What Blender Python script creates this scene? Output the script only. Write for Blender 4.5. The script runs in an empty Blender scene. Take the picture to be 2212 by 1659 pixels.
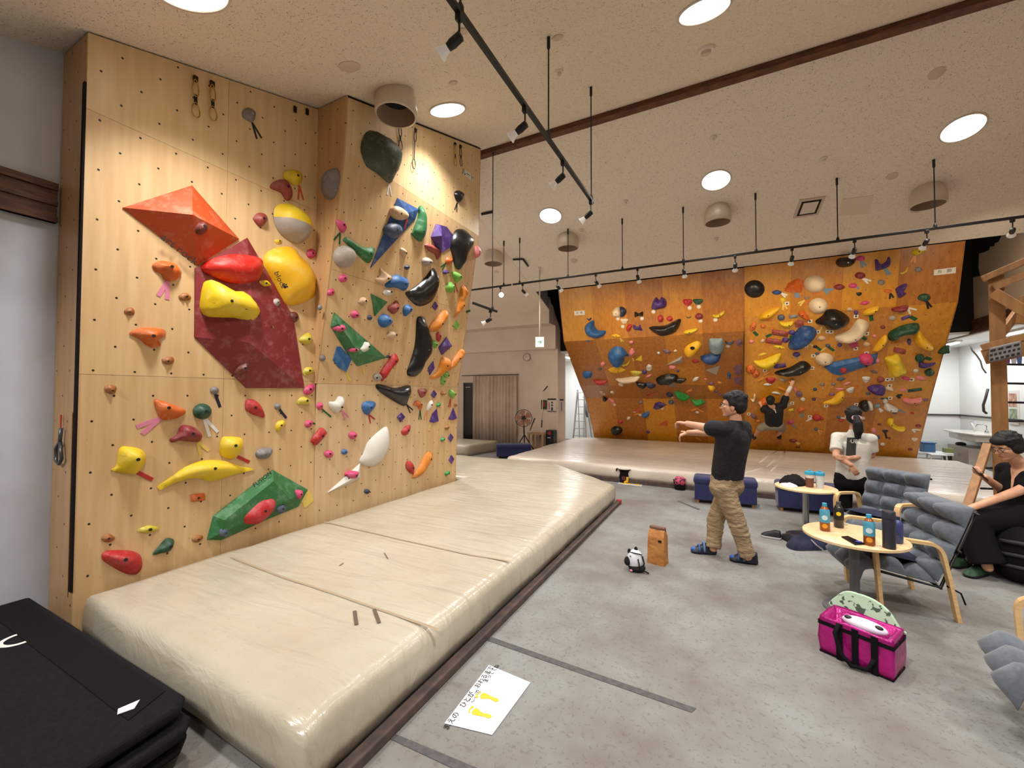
import bpy, bmesh, math, random
from mathutils import Vector, Matrix, Quaternion, noise
from mathutils.geometry import delaunay_2d_cdt

S = bpy.context.scene
COL = S.collection
PI = math.pi

# ------------------------------------------------------------------ camera
# room axes: X along the back wall (right), Y away from the photographer, Z up
FPX, IW, IH = 902.0, 2212.0, 1659.0
YAW, PITCH, ROLL, HC = math.radians(27.27), math.radians(1.40), math.radians(-0.12), 1.65
_f = Vector((-math.sin(YAW), math.cos(YAW), 0)); _r = Vector((math.cos(YAW), math.sin(YAW), 0)); _u = Vector((0, 0, 1))
F_ = _f * math.cos(PITCH) + _u * math.sin(PITCH)
_u2 = _u * math.cos(PITCH) - _f * math.sin(PITCH)
R_ = _r * math.cos(ROLL) - _u2 * math.sin(ROLL)
U_ = _u2 * math.cos(ROLL) + _r * math.sin(ROLL)
EYE = Vector((0, 0, HC))
cd = bpy.data.cameras.new('camera'); cam = bpy.data.objects.new('camera', cd); COL.objects.link(cam)
cd.sensor_fit = 'HORIZONTAL'; cd.sensor_width = 36.0; cd.lens = 36.0 * FPX / IW
cd.clip_start = 0.05; cd.clip_end = 100
cam.matrix_world = Matrix(((R_.x, U_.x, -F_.x, 0), (R_.y, U_.y, -F_.y, 0), (R_.z, U_.z, -F_.z, HC), (0, 0, 0, 1)))
S.camera = cam

# ------------------------------------------------------------------ world, exposure
S.view_settings.view_transform = 'Standard'; S.view_settings.look = 'None'
S.view_settings.gamma = 1.0; S.view_settings.use_curve_mapping = False
S.view_settings.exposure = -0.82
W = bpy.data.worlds.new('world'); S.world = W; W.use_nodes = True
W.node_tree.nodes['Background'].inputs[0].default_value = (0.62, 0.72, 0.9, 1)
W.node_tree.nodes['Background'].inputs[1].default_value = 0.05

DAY = (1.0, 0.965, 0.925)      # ceiling downlights
WARM = (1.0, 0.82, 0.58)     # halogen track heads
TUBE = (0.92, 0.97, 1.0)     # fluorescent tubes in the side rooms
P_DOWN, P_TRACK_NEAR, P_TRACK_FAR, P_TUBE = 68.0, 20.0, 98.0, 58.0

def lamp(kind, name, loc, power, color, target=None, size=0.2, angle=70, blend=0.6, parent=None, size_y=None):
    l = bpy.data.lights.new(name, kind); l.energy = power; l.color = color
    if kind == 'AREA':
        l.shape = 'DISK' if size_y is None else 'RECTANGLE'; l.size = size
        if size_y: l.size_y = size_y
    if kind == 'SPOT':
        l.spot_size = math.radians(angle); l.spot_blend = blend; l.shadow_soft_size = size
    o = bpy.data.objects.new(name, l); COL.objects.link(o)
    d = (Vector(target) - Vector(loc)) if target is not None else Vector((0, 0, -1))
    o.rotation_euler = d.to_track_quat('-Z', 'Y').to_euler()
    if parent is not None:
        o.parent = parent; o.location = Vector(loc) - parent.location
    else:
        o.location = loc
    return o

# ------------------------------------------------------------------ projection helpers (positions were surveyed from the photograph)
def ray(x, y):
    return R_ * ((x - IW / 2) / FPX) - U_ * ((y - IH / 2) / FPX) + F_
def on_plane(x, y, n, c):
    n = Vector(n); d = ray(x, y); return EYE + d * ((c - n.dot(EYE)) / n.dot(d))
def onX(x, y, v): return on_plane(x, y, (1, 0, 0), v)
def onY(x, y, v): return on_plane(x, y, (0, 1, 0), v)
def onZ(x, y, v): return on_plane(x, y, (0, 0, 1), v)

# ------------------------------------------------------------------ materials
def lin(c):
    return tuple(((v / 255) / 12.92 if v / 255 <= 0.04045 else ((v / 255 + 0.055) / 1.055) ** 2.4) for v in c[:3]) + (1,)
MATS = {}
def material(name, rgb, rough=0.6, rgb2=None, scale=8.0, detail=3.0, lo=0.4, hi=0.6, stretch=(1, 1, 1), bump=0.0, bscale=None,
             metal=0.0, coat=0.0, emit=0.0, alpha=1.0, trans=0.0, sheen=0.0, spec=0.5, coord='Object', bstretch=None, bdist=0.02):
    if name in MATS: return MATS[name]
    m = bpy.data.materials.new(name); m.use_nodes = True; MATS[name] = m
    nt = m.node_tree; N = nt.nodes; Lk = nt.links; b = N['Principled BSDF']
    b.inputs['Base Color'].default_value = lin(rgb); b.inputs['Roughness'].default_value = rough
    b.inputs['Metallic'].default_value = metal; b.inputs['Coat Weight'].default_value = coat
    b.inputs['Coat Roughness'].default_value = 0.12
    b.inputs['Specular IOR Level'].default_value = spec
    b.inputs['Alpha'].default_value = alpha; b.inputs['Transmission Weight'].default_value = trans
    b.inputs['Sheen Weight'].default_value = sheen
    if emit:
        b.inputs['Emission Color'].default_value = lin(rgb); b.inputs['Emission Strength'].default_value = emit
    if rgb2 is not None or bump:
        tc = N.new('ShaderNodeTexCoord')
        if rgb2 is not None:
            mp = N.new('ShaderNodeMapping'); mp.inputs['Scale'].default_value = stretch
            Lk.new(tc.outputs[coord], mp.inputs[0])
            nz = N.new('ShaderNodeTexNoise'); nz.inputs['Scale'].default_value = scale; nz.inputs['Detail'].default_value = detail
            Lk.new(mp.outputs[0], nz.inputs['Vector'])
            cr = N.new('ShaderNodeValToRGB'); cr.color_ramp.elements[0].position = lo; cr.color_ramp.elements[1].position = hi
            cr.color_ramp.elements[0].color = lin(rgb); cr.color_ramp.elements[1].color = lin(rgb2)
            Lk.new(nz.outputs[0], cr.inputs[0]); Lk.new(cr.outputs[0], b.inputs['Base Color'])
        if bump:
            mp2 = N.new('ShaderNodeMapping'); mp2.inputs['Scale'].default_value = bstretch or stretch
            Lk.new(tc.outputs[coord], mp2.inputs[0])
            n2 = N.new('ShaderNodeTexNoise'); n2.inputs['Scale'].default_value = bscale or scale; n2.inputs['Detail'].default_value = 4
            Lk.new(mp2.outputs[0], n2.inputs['Vector'])
            bp = N.new('ShaderNodeBump'); bp.inputs['Strength'].default_value = bump; bp.inputs['Distance'].default_value = bdist
            Lk.new(n2.outputs[0], bp.inputs['Height']); Lk.new(bp.outputs[0], b.inputs['Normal'])
    return m

class NT:
    """small shorthand for hand-built node trees"""
    def __init__(self, name):
        self.m = bpy.data.materials.new(name); self.m.use_nodes = True; MATS[name] = self.m
        self.t = self.m.node_tree; self.b = self.t.nodes['Principled BSDF']
    def n(self, typ, **kw):
        o = self.t.nodes.new(typ)
        for k, v in kw.items():
            if k.startswith('i_'):
                key = k[2:]; key = int(key) if key.isdigit() else key.replace('_', ' ')
                o.inputs[key].default_value = v
            else: setattr(o, k, v)
        return o
    def l(self, a, bb): self.t.links.new(a, bb)
    def math(self, op, a, b=None, c=None):
        o = self.t.nodes.new('ShaderNodeMath'); o.operation = op
        for i, v in enumerate((a, b, c)):
            if v is None: continue
            if isinstance(v, (int, float)): o.inputs[i].default_value = v
            else: self.l(v, o.inputs[i])
        return o.outputs[0]
    def mix(self, fac, a, b):
        o = self.t.nodes.new('ShaderNodeMix'); o.data_type = 'RGBA'
        for v, i in ((fac, 0), (a, 6), (b, 7)):
            if isinstance(v, (int, float)): o.inputs[i].default_value = v
            elif isinstance(v, tuple): o.inputs[i].default_value = v
            else: self.l(v, o.inputs[i])
        return o.outputs[2]

def plywood(name, rgb, rgb2, axis, dirt=0.25, holes=True, hr=.0078, off=(0, 0), rough=0.42, coat=0.0, step=0.2275, row=0.175):
    """plywood sheet with a staggered grid of bolt holes; axis = horizontal world axis of the sheet ('X' or 'Y'), object coords are world-sized"""
    if name in MATS: return MATS[name]
    q = NT(name); b = q.b
    tc = q.n('ShaderNodeTexCoord'); sp = q.n('ShaderNodeSeparateXYZ'); q.l(tc.outputs['Object'], sp.inputs[0])
    h = sp.outputs[axis]; z = sp.outputs['Z']
    mp = q.n('ShaderNodeMapping'); mp.inputs['Scale'].default_value = (9, 9, 0.7); q.l(tc.outputs['Object'], mp.inputs[0])
    g = q.n('ShaderNodeTexNoise', i_Scale=2.0, i_Detail=5.0); q.l(mp.outputs[0], g.inputs['Vector'])
    cr = q.n('ShaderNodeValToRGB'); cr.color_ramp.elements[0].position = 0.35; cr.color_ramp.elements[1].position = 0.68
    cr.color_ramp.elements[0].color = lin(rgb); cr.color_ramp.elements[1].color = lin(rgb2); q.l(g.outputs[0], cr.inputs[0])
    col = cr.outputs[0]
    sc = q.n('ShaderNodeTexNoise', i_Scale=26.0, i_Detail=6.0, i_Roughness=0.75); q.l(tc.outputs['Object'], sc.inputs['Vector'])
    big = q.n('ShaderNodeTexNoise', i_Scale=1.6, i_Detail=2.0); q.l(tc.outputs['Object'], big.inputs['Vector'])
    d1 = q.math('MULTIPLY', q.math('GREATER_THAN', sc.outputs[0], 0.655), q.math('GREATER_THAN', big.outputs[0], 0.40))
    col = q.mix(q.math('MULTIPLY', d1, dirt), col, lin((92, 66, 44)))
    if holes:
        r = q.math('DIVIDE', q.math('ADD', z, off[1]), row); ri = q.math('FLOOR', r)
        par = q.math('MODULO', q.math('ADD', ri, 200.0), 2.0)
        c = q.math('ADD', q.math('DIVIDE', q.math('ADD', h, off[0]), step), q.math('MULTIPLY', par, 0.5))
        dx = q.math('MULTIPLY', q.math('SUBTRACT', q.math('FRACT', q.math('ADD', c, 100.0)), 0.5), step)
        dz = q.math('MULTIPLY', q.math('SUBTRACT', q.math('FRACT', q.math('ADD', r, 200.0)), 0.5), row)
        dist = q.math('SQRT', q.math('ADD', q.math('MULTIPLY', dx, dx), q.math('MULTIPLY', dz, dz)))
        hole = q.math('LESS_THAN', dist, hr)
        col = q.mix(hole, col, lin((30, 22, 16)))
    q.l(col, b.inputs['Base Color'])
    b.inputs['Roughness'].default_value = rough; b.inputs['Coat Weight'].default_value = coat; b.inputs['Coat Roughness'].default_value = 0.18
    bp = q.n('ShaderNodeBump', i_Strength=0.08, i_Distance=0.01); q.l(g.outputs[0], bp.inputs['Height']); q.l(bp.outputs[0], b.inputs['Normal'])
    return q.m

# ------------------------------------------------------------------ mesh helpers
def newobj(name, verts, faces, mat=None, parent=None, smooth=False, origin=None, mats=None, fmat=None):
    """one mesh object; verts in world space, object origin at `origin` (default: bounding-box centre, or the parent's)"""
    vs = [Vector(v) for v in verts]
    if origin is None:
        lo = Vector((min(v.x for v in vs), min(v.y for v in vs), min(v.z for v in vs)))
        hi = Vector((max(v.x for v in vs), max(v.y for v in vs), max(v.z for v in vs)))
        origin = (lo + hi) / 2
    origin = Vector(origin)
    me = bpy.data.meshes.new(name)
    me.from_pydata([tuple(v - origin) for v in vs], [], faces); me.update()
    bm = bmesh.new(); bm.from_mesh(me); bmesh.ops.recalc_face_normals(bm, faces=bm.faces); bm.to_mesh(me); bm.free()
    for m in (mats or ([mat] if mat else [])): me.materials.append(m)
    if fmat:
        for p, i in zip(me.polygons, fmat): p.material_index = i
    if smooth:
        for p in me.polygons: p.use_smooth = True
    o = bpy.data.objects.new(name, me); COL.objects.link(o)
    if parent is not None:
        o.parent = parent; o.location = origin - wloc(parent)
    else: o.location = origin
    return o
def wloc(o):
    l = o.location.copy(); p = o.parent
    while p is not None: l = l + p.location; p = p.parent
    return l
def empty(name, loc):
    o = bpy.data.objects.new(name, None); COL.objects.link(o); o.location = Vector(loc); o.empty_display_size = 0.1; return o
def tag(o, label=None, cat=None, group=None, kind=None):
    if label: o['label'] = label
    if cat: o['category'] = cat
    if group: o['group'] = group
    if kind: o['kind'] = kind
    return o
def struct(o): o['kind'] = 'structure'; return o

class MB:
    def __init__(self): self.v = []; self.f = []
    def add(self, vs, fs):
        n = len(self.v); self.v += [Vector(v) for v in vs]; self.f += [tuple(i + n for i in f) for f in fs]; return self
    def box(self, lo, hi):
        x0, y0, z0 = lo; x1, y1, z1 = hi
        return self.add([(x0, y0, z0), (x1, y0, z0), (x1, y1, z0), (x0, y1, z0), (x0, y0, z1), (x1, y0, z1), (x1, y1, z1), (x0, y1, z1)],
                        [(0, 3, 2, 1), (4, 5, 6, 7), (0, 1, 5, 4), (1, 2, 6, 5), (2, 3, 7, 6), (3, 0, 4, 7)])
    def obox(self, c, ax, ay, az):
        c = Vector(c); ax = Vector(ax); ay = Vector(ay); az = Vector(az)
        vs = [c + ax * i + ay * j + az * k for k in (-1, 1) for j, i in ((-1, -1), (-1, 1), (1, 1), (1, -1))]
        return self.add(vs, [(0, 3, 2, 1), (4, 5, 6, 7), (0, 1, 5, 4), (1, 2, 6, 5), (2, 3, 7, 6), (3, 0, 4, 7)])
    def beam(self, a, b, w, h, up=(0, 0, 1)):
        a = Vector(a); b = Vector(b); d = (b - a); L = d.length; d.normalize()
        s = d.cross(Vector(up));
        if s.length < 1e-4: s = d.cross(Vector((1, 0, 0)))
        s.normalize(); t = s.cross(d).normalized()
        return self.obox((a + b) / 2, d * (L / 2), s * (w / 2), t * (h / 2))
    def tube(self, pts, r, n=10, cap=True):
        pts = [Vector(p) for p in pts]; rs = r if isinstance(r, (list, tuple)) else [r] * len(pts)
        base = len(self.v); T0 = (pts[1] - pts[0]).normalized()
        up = Vector((0, 0, 1)) if abs(T0.z) < 0.9 else Vector((1, 0, 0))
        s = T0.cross(up).normalized()
        vs = []; fs = []
        for i, p in enumerate(pts):
            a = pts[max(i - 1, 0)]; b = pts[min(i + 1, len(pts) - 1)]; T = (b - a).normalized()
            s = (s - T * s.dot(T)).normalized(); t = T.cross(s)
            for k in range(n):
                an = 2 * PI * k / n; vs.append(p + (s * math.cos(an) + t * math.sin(an)) * rs[i])
        for i in range(len(pts) - 1):
            for k in range(n):
                fs.append((i * n + k, i * n + (k + 1) % n, (i + 1) * n + (k + 1) % n, (i + 1) * n + k))
        if cap: fs += [tuple(range(n - 1, -1, -1)), tuple(range((len(pts) - 1) * n, len(pts) * n))]
        return self.add(vs, fs)
    def lathe(self, prof, c=(0, 0, 0), axis=(0, 0, 1), n=24, cap0=True, cap1=True):
        c = Vector(c); q = Vector((0, 0, 1)).rotation_difference(Vector(axis).normalized()).to_matrix(); vs = []; fs = []
        for r, z in prof:
            for k in range(n):
                a = 2 * PI * k / n; vs.append(c + q @ Vector((r * math.cos(a), r * math.sin(a), z)))
        for i in range(len(prof) - 1):
            for k in range(n):
                fs.append((i * n + k, i * n + (k + 1) % n, (i + 1) * n + (k + 1) % n, (i + 1) * n + k))
        if cap0: fs.append(tuple(range(n - 1, -1, -1)))
        if cap1: fs.append(tuple(range((len(prof) - 1) * n, len(prof) * n)))
        return self.add(vs, fs)
    def prism(self, poly, off):
        """closed polygon (list of points) swept by vector off"""
        p = [Vector(q) for q in poly]; off = Vector(off); n = len(p)
        return self.add(p + [q + off for q in p], [tuple(range(n - 1, -1, -1)), tuple(range(n, 2 * n))] + [(i, (i + 1) % n, n + (i + 1) % n, n + i) for i in range(n)])
    def ell(self, c, r, n=16, m=10, rot=None):
        c = Vector(c); vs = []; fs = []
        for i in range(1, m):
            th = PI * i / m
            for k in range(n):
                a = 2 * PI * k / n
                v = Vector((r[0] * math.sin(th) * math.cos(a), r[1] * math.sin(th) * math.sin(a), r[2] * math.cos(th)))
                vs.append(c + (rot @ v if rot else v))
        t = Vector((0, 0, r[2])); t = rot @ t if rot else t
        vs += [c + t, c - t]; T = len(vs) - 2; B = T + 1
        for i in range(m - 2):
            for k in range(n): fs.append((i * n + k, i * n + (k + 1) % n, (i + 1) * n + (k + 1) % n, (i + 1) * n + k))
        for k in range(n):
            fs.append((T, (k + 1) % n, k)); fs.append((B, (m - 2) * n + k, (m - 2) * n + (k + 1) % n))
        return self.add(vs, fs)
    def build(self, name, mat=None, parent=None, smooth=False, origin=None, bevel=0.0, seg=2, sub=0, auto=None):
        o = newobj(name, self.v, self.f, mat, parent, smooth, origin)
        if bevel:
            md = o.modifiers.new('bevel', 'BEVEL'); md.width = bevel; md.segments = seg; md.limit_method = 'ANGLE'; md.angle_limit = math.radians(40)
        if sub:
            md = o.modifiers.new('sub', 'SUBSURF'); md.levels = sub; md.render_levels = sub
        if auto is not None:
            for p in o.data.polygons: p.use_smooth = True
            try: o.data.set_sharp_from_angle(angle=math.radians(auto))
            except Exception: pass
        return o

def text_mesh(name, txt, size, mat, origin, u, v, parent=None, ext=0.0006, align='CENTER', sx=1.0):
    """flat lettering: u = reading direction, v = up direction of the letters"""
    c = bpy.data.curves.new(name, 'FONT'); c.body = txt; c.size = size; c.align_x = align; c.align_y = 'CENTER'; c.extrude = ext
    o = bpy.data.objects.new(name, c); COL.objects.link(o)
    dg = bpy.context.evaluated_depsgraph_get(); dg.update()
    me = bpy.data.meshes.new_from_object(o.evaluated_get(dg)); bpy.data.objects.remove(o)
    if not me or not me.vertices: return None
    u = Vector(u).normalized(); v = Vector(v).normalized(); n = u.cross(v)
    for w in me.vertices:
        p = w.co.copy(); w.co = u * p.x * sx + v * p.y + n * p.z
    me.materials.clear(); me.materials.append(mat); me.name = name
    ob = bpy.data.objects.new(name, me); COL.objects.link(ob)
    if parent is not None: ob.parent = parent; ob.location = Vector(origin) - wloc(parent)
    else: ob.location = Vector(origin)
    return ob
# ================================================================== ROOM
XL, XR, YN = -4.30, 4.40, -3.2
YRIDGE, ZRIDGE, SL = 5.75, 5.61, 0.32
def ceil_z(Y): return ZRIDGE - SL * abs(Y - YRIDGE)

def acoustic(name, rgb):
    q = NT(name); tc = q.n('ShaderNodeTexCoord')
    v = q.n('ShaderNodeTexNoise', i_Scale=46.0, i_Detail=2.0, i_Distortion=2.2); q.l(tc.outputs['Object'], v.inputs['Vector'])
    cr = q.n('ShaderNodeValToRGB'); e = cr.color_ramp.elements; e[0].position = 0.345; e[1].position = 0.39
    e[0].color = lin(tuple(c * 0.72 for c in rgb)); e[1].color = lin(rgb); q.l(v.outputs[0], cr.inputs[0])
    q.l(cr.outputs[0], q.b.inputs['Base Color']); q.b.inputs['Roughness'].default_value = 0.9
    bp = q.n('ShaderNodeBump', i_Strength=0.35, i_Distance=0.01); q.l(v.outputs[0], bp.inputs['Height']); q.l(bp.outputs[0], q.b.inputs['Normal'])
    return q.m
M_CEIL = acoustic('acoustic_ceiling', (232, 220, 202))
M_WALL = material('painted_wall', (222, 214, 206), 0.85, (214, 205, 196), 3.0, bump=0.05, bscale=60)
M_WHITE = material('white_paint', (236, 236, 232), 0.7)
M_SHADE = material('shaded_wall_grey', (150, 146, 146), 0.85)  # pale wall face lying in shade; the shade is put into this grey
M_BLACKP = material('black_paint', (14, 13, 14), 0.9)
M_DARKWOOD = material('dark_stained_wood', (74, 42, 26), 0.5, (104, 62, 38), 3.0, stretch=(2, 2, 14))
M_FLOORQ = NT('worn_carpet')
q = M_FLOORQ; tc = q.n('ShaderNodeTexCoord')
n1 = q.n('ShaderNodeTexNoise', i_Scale=1.1, i_Detail=4.0, i_Roughness=0.65); q.l(tc.outputs['Object'], n1.inputs['Vector'])
n2 = q.n('ShaderNodeTexNoise', i_Scale=38.0, i_Detail=3.0, i_Roughness=0.7); q.l(tc.outputs['Object'], n2.inputs['Vector'])
n3 = q.n('ShaderNodeTexNoise', i_Scale=9.0, i_Detail=2.0, i_Distortion=2.0); q.l(tc.outputs['Object'], n3.inputs['Vector'])
c1 = q.n('ShaderNodeValToRGB'); e = c1.color_ramp.elements; e[0].position = 0.36; e[1].position = 0.62
e[0].color = lin((116, 110, 105)); e[1].color = lin((136, 137, 135)); q.l(n1.outputs[0], c1.inputs[0])
f2 = q.math('MULTIPLY', q.math('SUBTRACT', n2.outputs[0], 0.5), 0.9)
col = q.mix(q.math('MULTIPLY', q.math('GREATER_THAN', n2.outputs[0], 0.60), 0.45), c1.outputs[0], lin((98, 91, 84)))
col = q.mix(q.math('MULTIPLY', q.math('GREATER_THAN', n3.outputs[0], 0.67), 0.35), col, lin((104, 95, 88)))
q.l(col, q.b.inputs['Base Color']); q.b.inputs['Roughness'].default_value = 0.95; q.b.inputs['Specular IOR Level'].default_value = 0.2
bp = q.n('ShaderNodeBump', i_Strength=0.4, i_Distance=0.01); q.l(n2.outputs[0], bp.inputs['Height']); q.l(bp.outputs[0], q.b.inputs['Normal'])
M_FLOOR = q.m

struct(MB().box((-9.6, YN - 0.1, -0.1), (5.4, 14.9, 0.0)).build('floor', M_FLOOR, origin=(0, 0, 0)))
T = 0.08
def slab(name, poly, off, mat): return struct(MB().prism(poly, off).build(name, mat, origin=(0, 0, 0)))
# ceilings: two slopes meeting at the ridge, the far one reaching deeper over the left wing
slab('ceiling', [(-9.6, YN - .1, ceil_z(YN - .1)), (XR + .1, YN - .1, ceil_z(YN - .1)), (XR + .1, YRIDGE, ZRIDGE), (-9.6, YRIDGE, ZRIDGE)], (0, 0, T), M_CEIL)
M_CEIL2 = acoustic('acoustic_ceiling_far', (236, 226, 212))
slab('ceiling_far', [(-4.385, YRIDGE, ZRIDGE), (XR + .1, YRIDGE, ZRIDGE), (XR + .1, 9.83, ceil_z(9.83)), (-4.385, 9.83, ceil_z(9.83))], (0, 0, T), M_CEIL2)
slab('ceiling_wing', [(-9.6, YRIDGE, ZRIDGE), (-4.39, YRIDGE, ZRIDGE), (-4.39, 10.75, ceil_z(10.75)), (-9.6, 10.75, ceil_z(10.75))], (0, 0, T), material('ceiling_paint_wing', (232, 216, 200), 0.9))
slab('ceiling_loft', [(-4.38, 9.9, 4.95), (5.4, 9.9, 4.95), (5.4, 14.9, 4.95), (-4.38, 14.9, 4.95)], (0, 0, T), M_BLACKP)
# ridge moulding
struct(MB().obox((0.02, YRIDGE, ZRIDGE - .05), (4.36, 0, 0), (0, .06, 0), (0, 0, .045)).build('trim_1', M_DARKWOOD, bevel=.008))
# walls
slab('wall_left', [(XL, YN, 0), (XL, 5.7, 0), (XL, 5.7, ZRIDGE), (XL, YN, ceil_z(YN))], (-T, 0, 0), material('wall_left_paint', (206, 211, 224), 0.85, (196, 200, 212), 2.0))
slab('wall_front', [(XL, YN, 0), (XR, YN, 0), (XR, YN, ceil_z(YN)), (XL, YN, ceil_z(YN))], (0, -T, 0), M_WALL)
slab('wall_right', [(XR, YN, 0), (XR, 9.0, 0), (XR, 9.0, 2.87), (XR, 14.9, 2.87), (XR, 14.9, 4.95), (XR, 9.9, 4.95), (XR, 9.9, ceil_z(9.9)), (XR, YRIDGE, ZRIDGE), (XR, YN, ceil_z(YN))], (T, 0, 0), material('wall_right_paint', (206, 186, 164), 0.9))
slab('wall_wing_side', [(-9.55, 5.7, 0), (-9.55, 11.42, 0), (-9.55, 11.42, 3.5), (-9.55, 5.7, ZRIDGE)], (-T, 0, 0), M_WALL)
slab('wall_wing_front', [(-9.55, 5.7, 0), (XL - T, 5.7, 0), (XL - T, 5.7, ZRIDGE), (-9.55, 5.7, ZRIDGE)], (0, -T, 0), M_WALL)
# stepped wall at the end of the left wing (boxed beams above the curtain)
prof = [(10.75, 4.3), (10.75, 3.63), (11.24, 3.63), (11.24, 2.97), (11.42, 2.97), (11.42, 0), (12.06, 0), (12.06, 4.3)]
M_WING = material('wing_wall_paint', (228, 212, 198), 0.85, (222, 205, 190), 2.0)
slab('wall_back_left', [(-9.6, y, z) for y, z in prof], (9.6 - 4.385, 0, 0), M_WING)
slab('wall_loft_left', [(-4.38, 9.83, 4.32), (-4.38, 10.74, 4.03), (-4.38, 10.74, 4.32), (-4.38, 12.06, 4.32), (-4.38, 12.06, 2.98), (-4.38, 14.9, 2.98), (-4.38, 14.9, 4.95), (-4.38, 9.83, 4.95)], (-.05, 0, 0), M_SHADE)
slab('wall_back', [(-6.3, 14.8, 0), (5.35, 14.8, 0), (5.35, 14.8, 4.95), (-6.3, 14.8, 4.95)], (0, T, 0), M_WHITE)
slab('wall_loft_back', [(-4.38, 11.62, 2.95), (XR, 11.62, 2.95), (XR, 11.62, 4.95), (-4.38, 11.62, 4.95)], (0, .05, 0), M_BLACKP)
slab('ceiling_washroom', [(-6.3, 11.68, 2.88), (5.35, 11.68, 2.88), (5.35, 14.8, 2.88), (-6.3, 14.8, 2.88)], (0, 0, .05), M_WHITE)
slab('ceiling_passage', [(XR + T, 7.5, 2.88), (5.35, 7.5, 2.88), (5.35, 11.66, 2.88), (XR + T, 11.66, 2.88)], (0, 0, .05), M_WHITE)
slab('wall_washroom_right', [(5.3, 7.5, 0), (5.3, 14.8, 0), (5.3, 14.8, 2.88), (5.3, 7.5, 2.88)], (.06, 0, 0), M_WHITE)
slab('wall_passage_end', [(XR + T, 7.5, 0), (5.3, 7.5, 0), (5.3, 7.5, 2.88), (XR + T, 7.5, 2.88)], (0, -.06, 0), M_WHITE)
slab('wall_store_left', [(-6.25, 12.08, 0), (-6.25, 14.8, 0), (-6.25, 14.8, 2.88), (-6.25, 12.08, 2.88)], (-.06, 0, 0), M_WHITE)
# picture rails (dark wood bands) on the side walls
def rail_band(name, x0, x1, y0, y1):
    b = MB().box((x0, y0, 2.87), (x1, y1, 3.15)); d = x1 - x0
    b.box((x0 - .012 * (x0 > 0), y0, 3.10), (x1 + .02 * (x0 < 0), y1, 3.15)); b.box((x0 - .02 * (x0 > 0), y0, 2.87), (x1 + .02 * (x0 < 0), y1, 2.91)); b.box((x0 - .02 * (x0 > 0), y0, 2.99), (x1 + .015 * (x0 < 0), y1, 3.02))
    return struct(b.build(name, M_DARKWOOD))
rail_band('trim_2', XL, XL + .035, YN, 1.14); rail_band('trim_3', XR - .035, XR, 8.0, 14.7)
struct(MB().box((4.50, 14.76, 1.12), (5.3, 14.8, 1.16)).box((5.27, 11.0, 1.12), (5.3, 14.8, 1.16)).build('trim_4', material('dark_rail', (70, 66, 64), 0.5)))
# black drape closing the loft beside the big wall, right and left
zz = [(2085, 512), (2164, 505), (2155, 523), (2147, 526), (2146, 532), (2137, 533), (2135, 540), (2124, 545), (2113, 548), (2112, 580), (2116, 596), (2083, 603)]
tag(MB().prism([onX(x, y, 4.385) for x, y in zz], (.01, 0, 0)).build('loft_drape', M_BLACKP), 'black drape with a stepped edge beside the right end of the orange wall', 'drape')
zl = [(1183, 626), (1212, 624), (1214, 720), (1211, 716), (1207, 700), (1203, 690), (1198, 676), (1195, 662), (1190, 655), (1189, 645), (1183, 640)]
tag(MB().prism([onX(x, y, -4.375) for x, y in zl], (.02, 0, 0)).build('loft_drape', M_BLACKP), 'black ragged-edged drape beside the left end of the orange wall', 'drape')
# dark doorway and curtain in the left wing
dr = MB().box((-7.62, 11.405, 0), (-7.30, 11.42, 1.98)).build('door_1', material('dark_glass_door', (22, 20, 26), 0.25)); struct(dr)
M_DFRAME = material('bronze_frame', (70, 58, 48), 0.5)
MB().box((-7.66, 11.39, 0), (-7.62, 11.42, 2.02)).box((-7.30, 11.39, 0), (-7.26, 11.42, 2.02)).box((-7.66, 11.39, 1.98), (-7.26, 11.42, 2.02)).build('door_frame', M_DFRAME, dr)
MB().box((-7.57, 11.398, 1.86), (-7.40, 11.405, 1.89)).build('door_closer', material('grey_metal', (150, 150, 150), 0.4, metal=.8), dr)
# wavy curtain
cx0, cx1 = -7.25, -5.68; cv = []; cf = []; NU = 140
for j in range(2):
    for i in range(NU + 1):
        t = i / NU; a = t * 2 * PI * 13 + 1.2 * math.sin(t * 9)
        cv.append((cx0 + t * (cx1 - cx0), 11.33 + (.035 + .012 * math.sin(t * 17)) * math.sin(a), 0.03 if j == 0 else 2.22))
cf = [(i, i + 1, NU + 2 + i, NU + 1 + i) for i in range(NU)]
cur = newobj('curtain', cv, cf, material('beige_curtain', (226, 208, 192), 0.9, (218, 199, 182), 4.0), smooth=True)
sd = cur.modifiers.new('thick', 'SOLIDIFY'); sd.thickness = .004
tag(cur, 'long beige pleated curtain hanging on the back wall behind the floor fan', 'curtain')
MB().tube([(-7.7, 11.36, 2.25), (-5.62, 11.36, 2.25)], .012).build('curtain_rail', M_DFRAME, cur)
# ================================================================== CLIMBING WALLS
PLY_A = plywood('birch_plywood', (208, 172, 124), (220, 188, 142), 'Y', 0.10, off=(0.02, 0.03))
PLY_B = plywood('birch_plywood_worn', (202, 165, 118), (215, 182, 136), 'Y', 0.45, off=(0.02, 0.03))
PLY_C = plywood('birch_plywood_scuffed', (204, 173, 132), (218, 190, 150), 'Y', 0.6, off=(0.02, 0.03))
PLY_D = plywood('birch_plywood_pale', (212, 182, 134), (224, 196, 150), 'Y', 0.08, off=(0.02, 0.03))
PLY_S = plywood('birch_plywood_side', (190, 150, 104), (203, 165, 119), 'X', 0.2, off=(0.05, 0.03))
XW, Y0, YJ, YE, ZS = -3.88, 1.16, 2.98, 5.56, 1.76
XS, XC, ZC, XT = -3.85, -3.47, 4.15, -3.44        # overhang section: seam, crease, top
G = 0.0011
near = empty('bouldering_structure', (XW, (Y0 + YE) / 2, 0))
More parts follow.
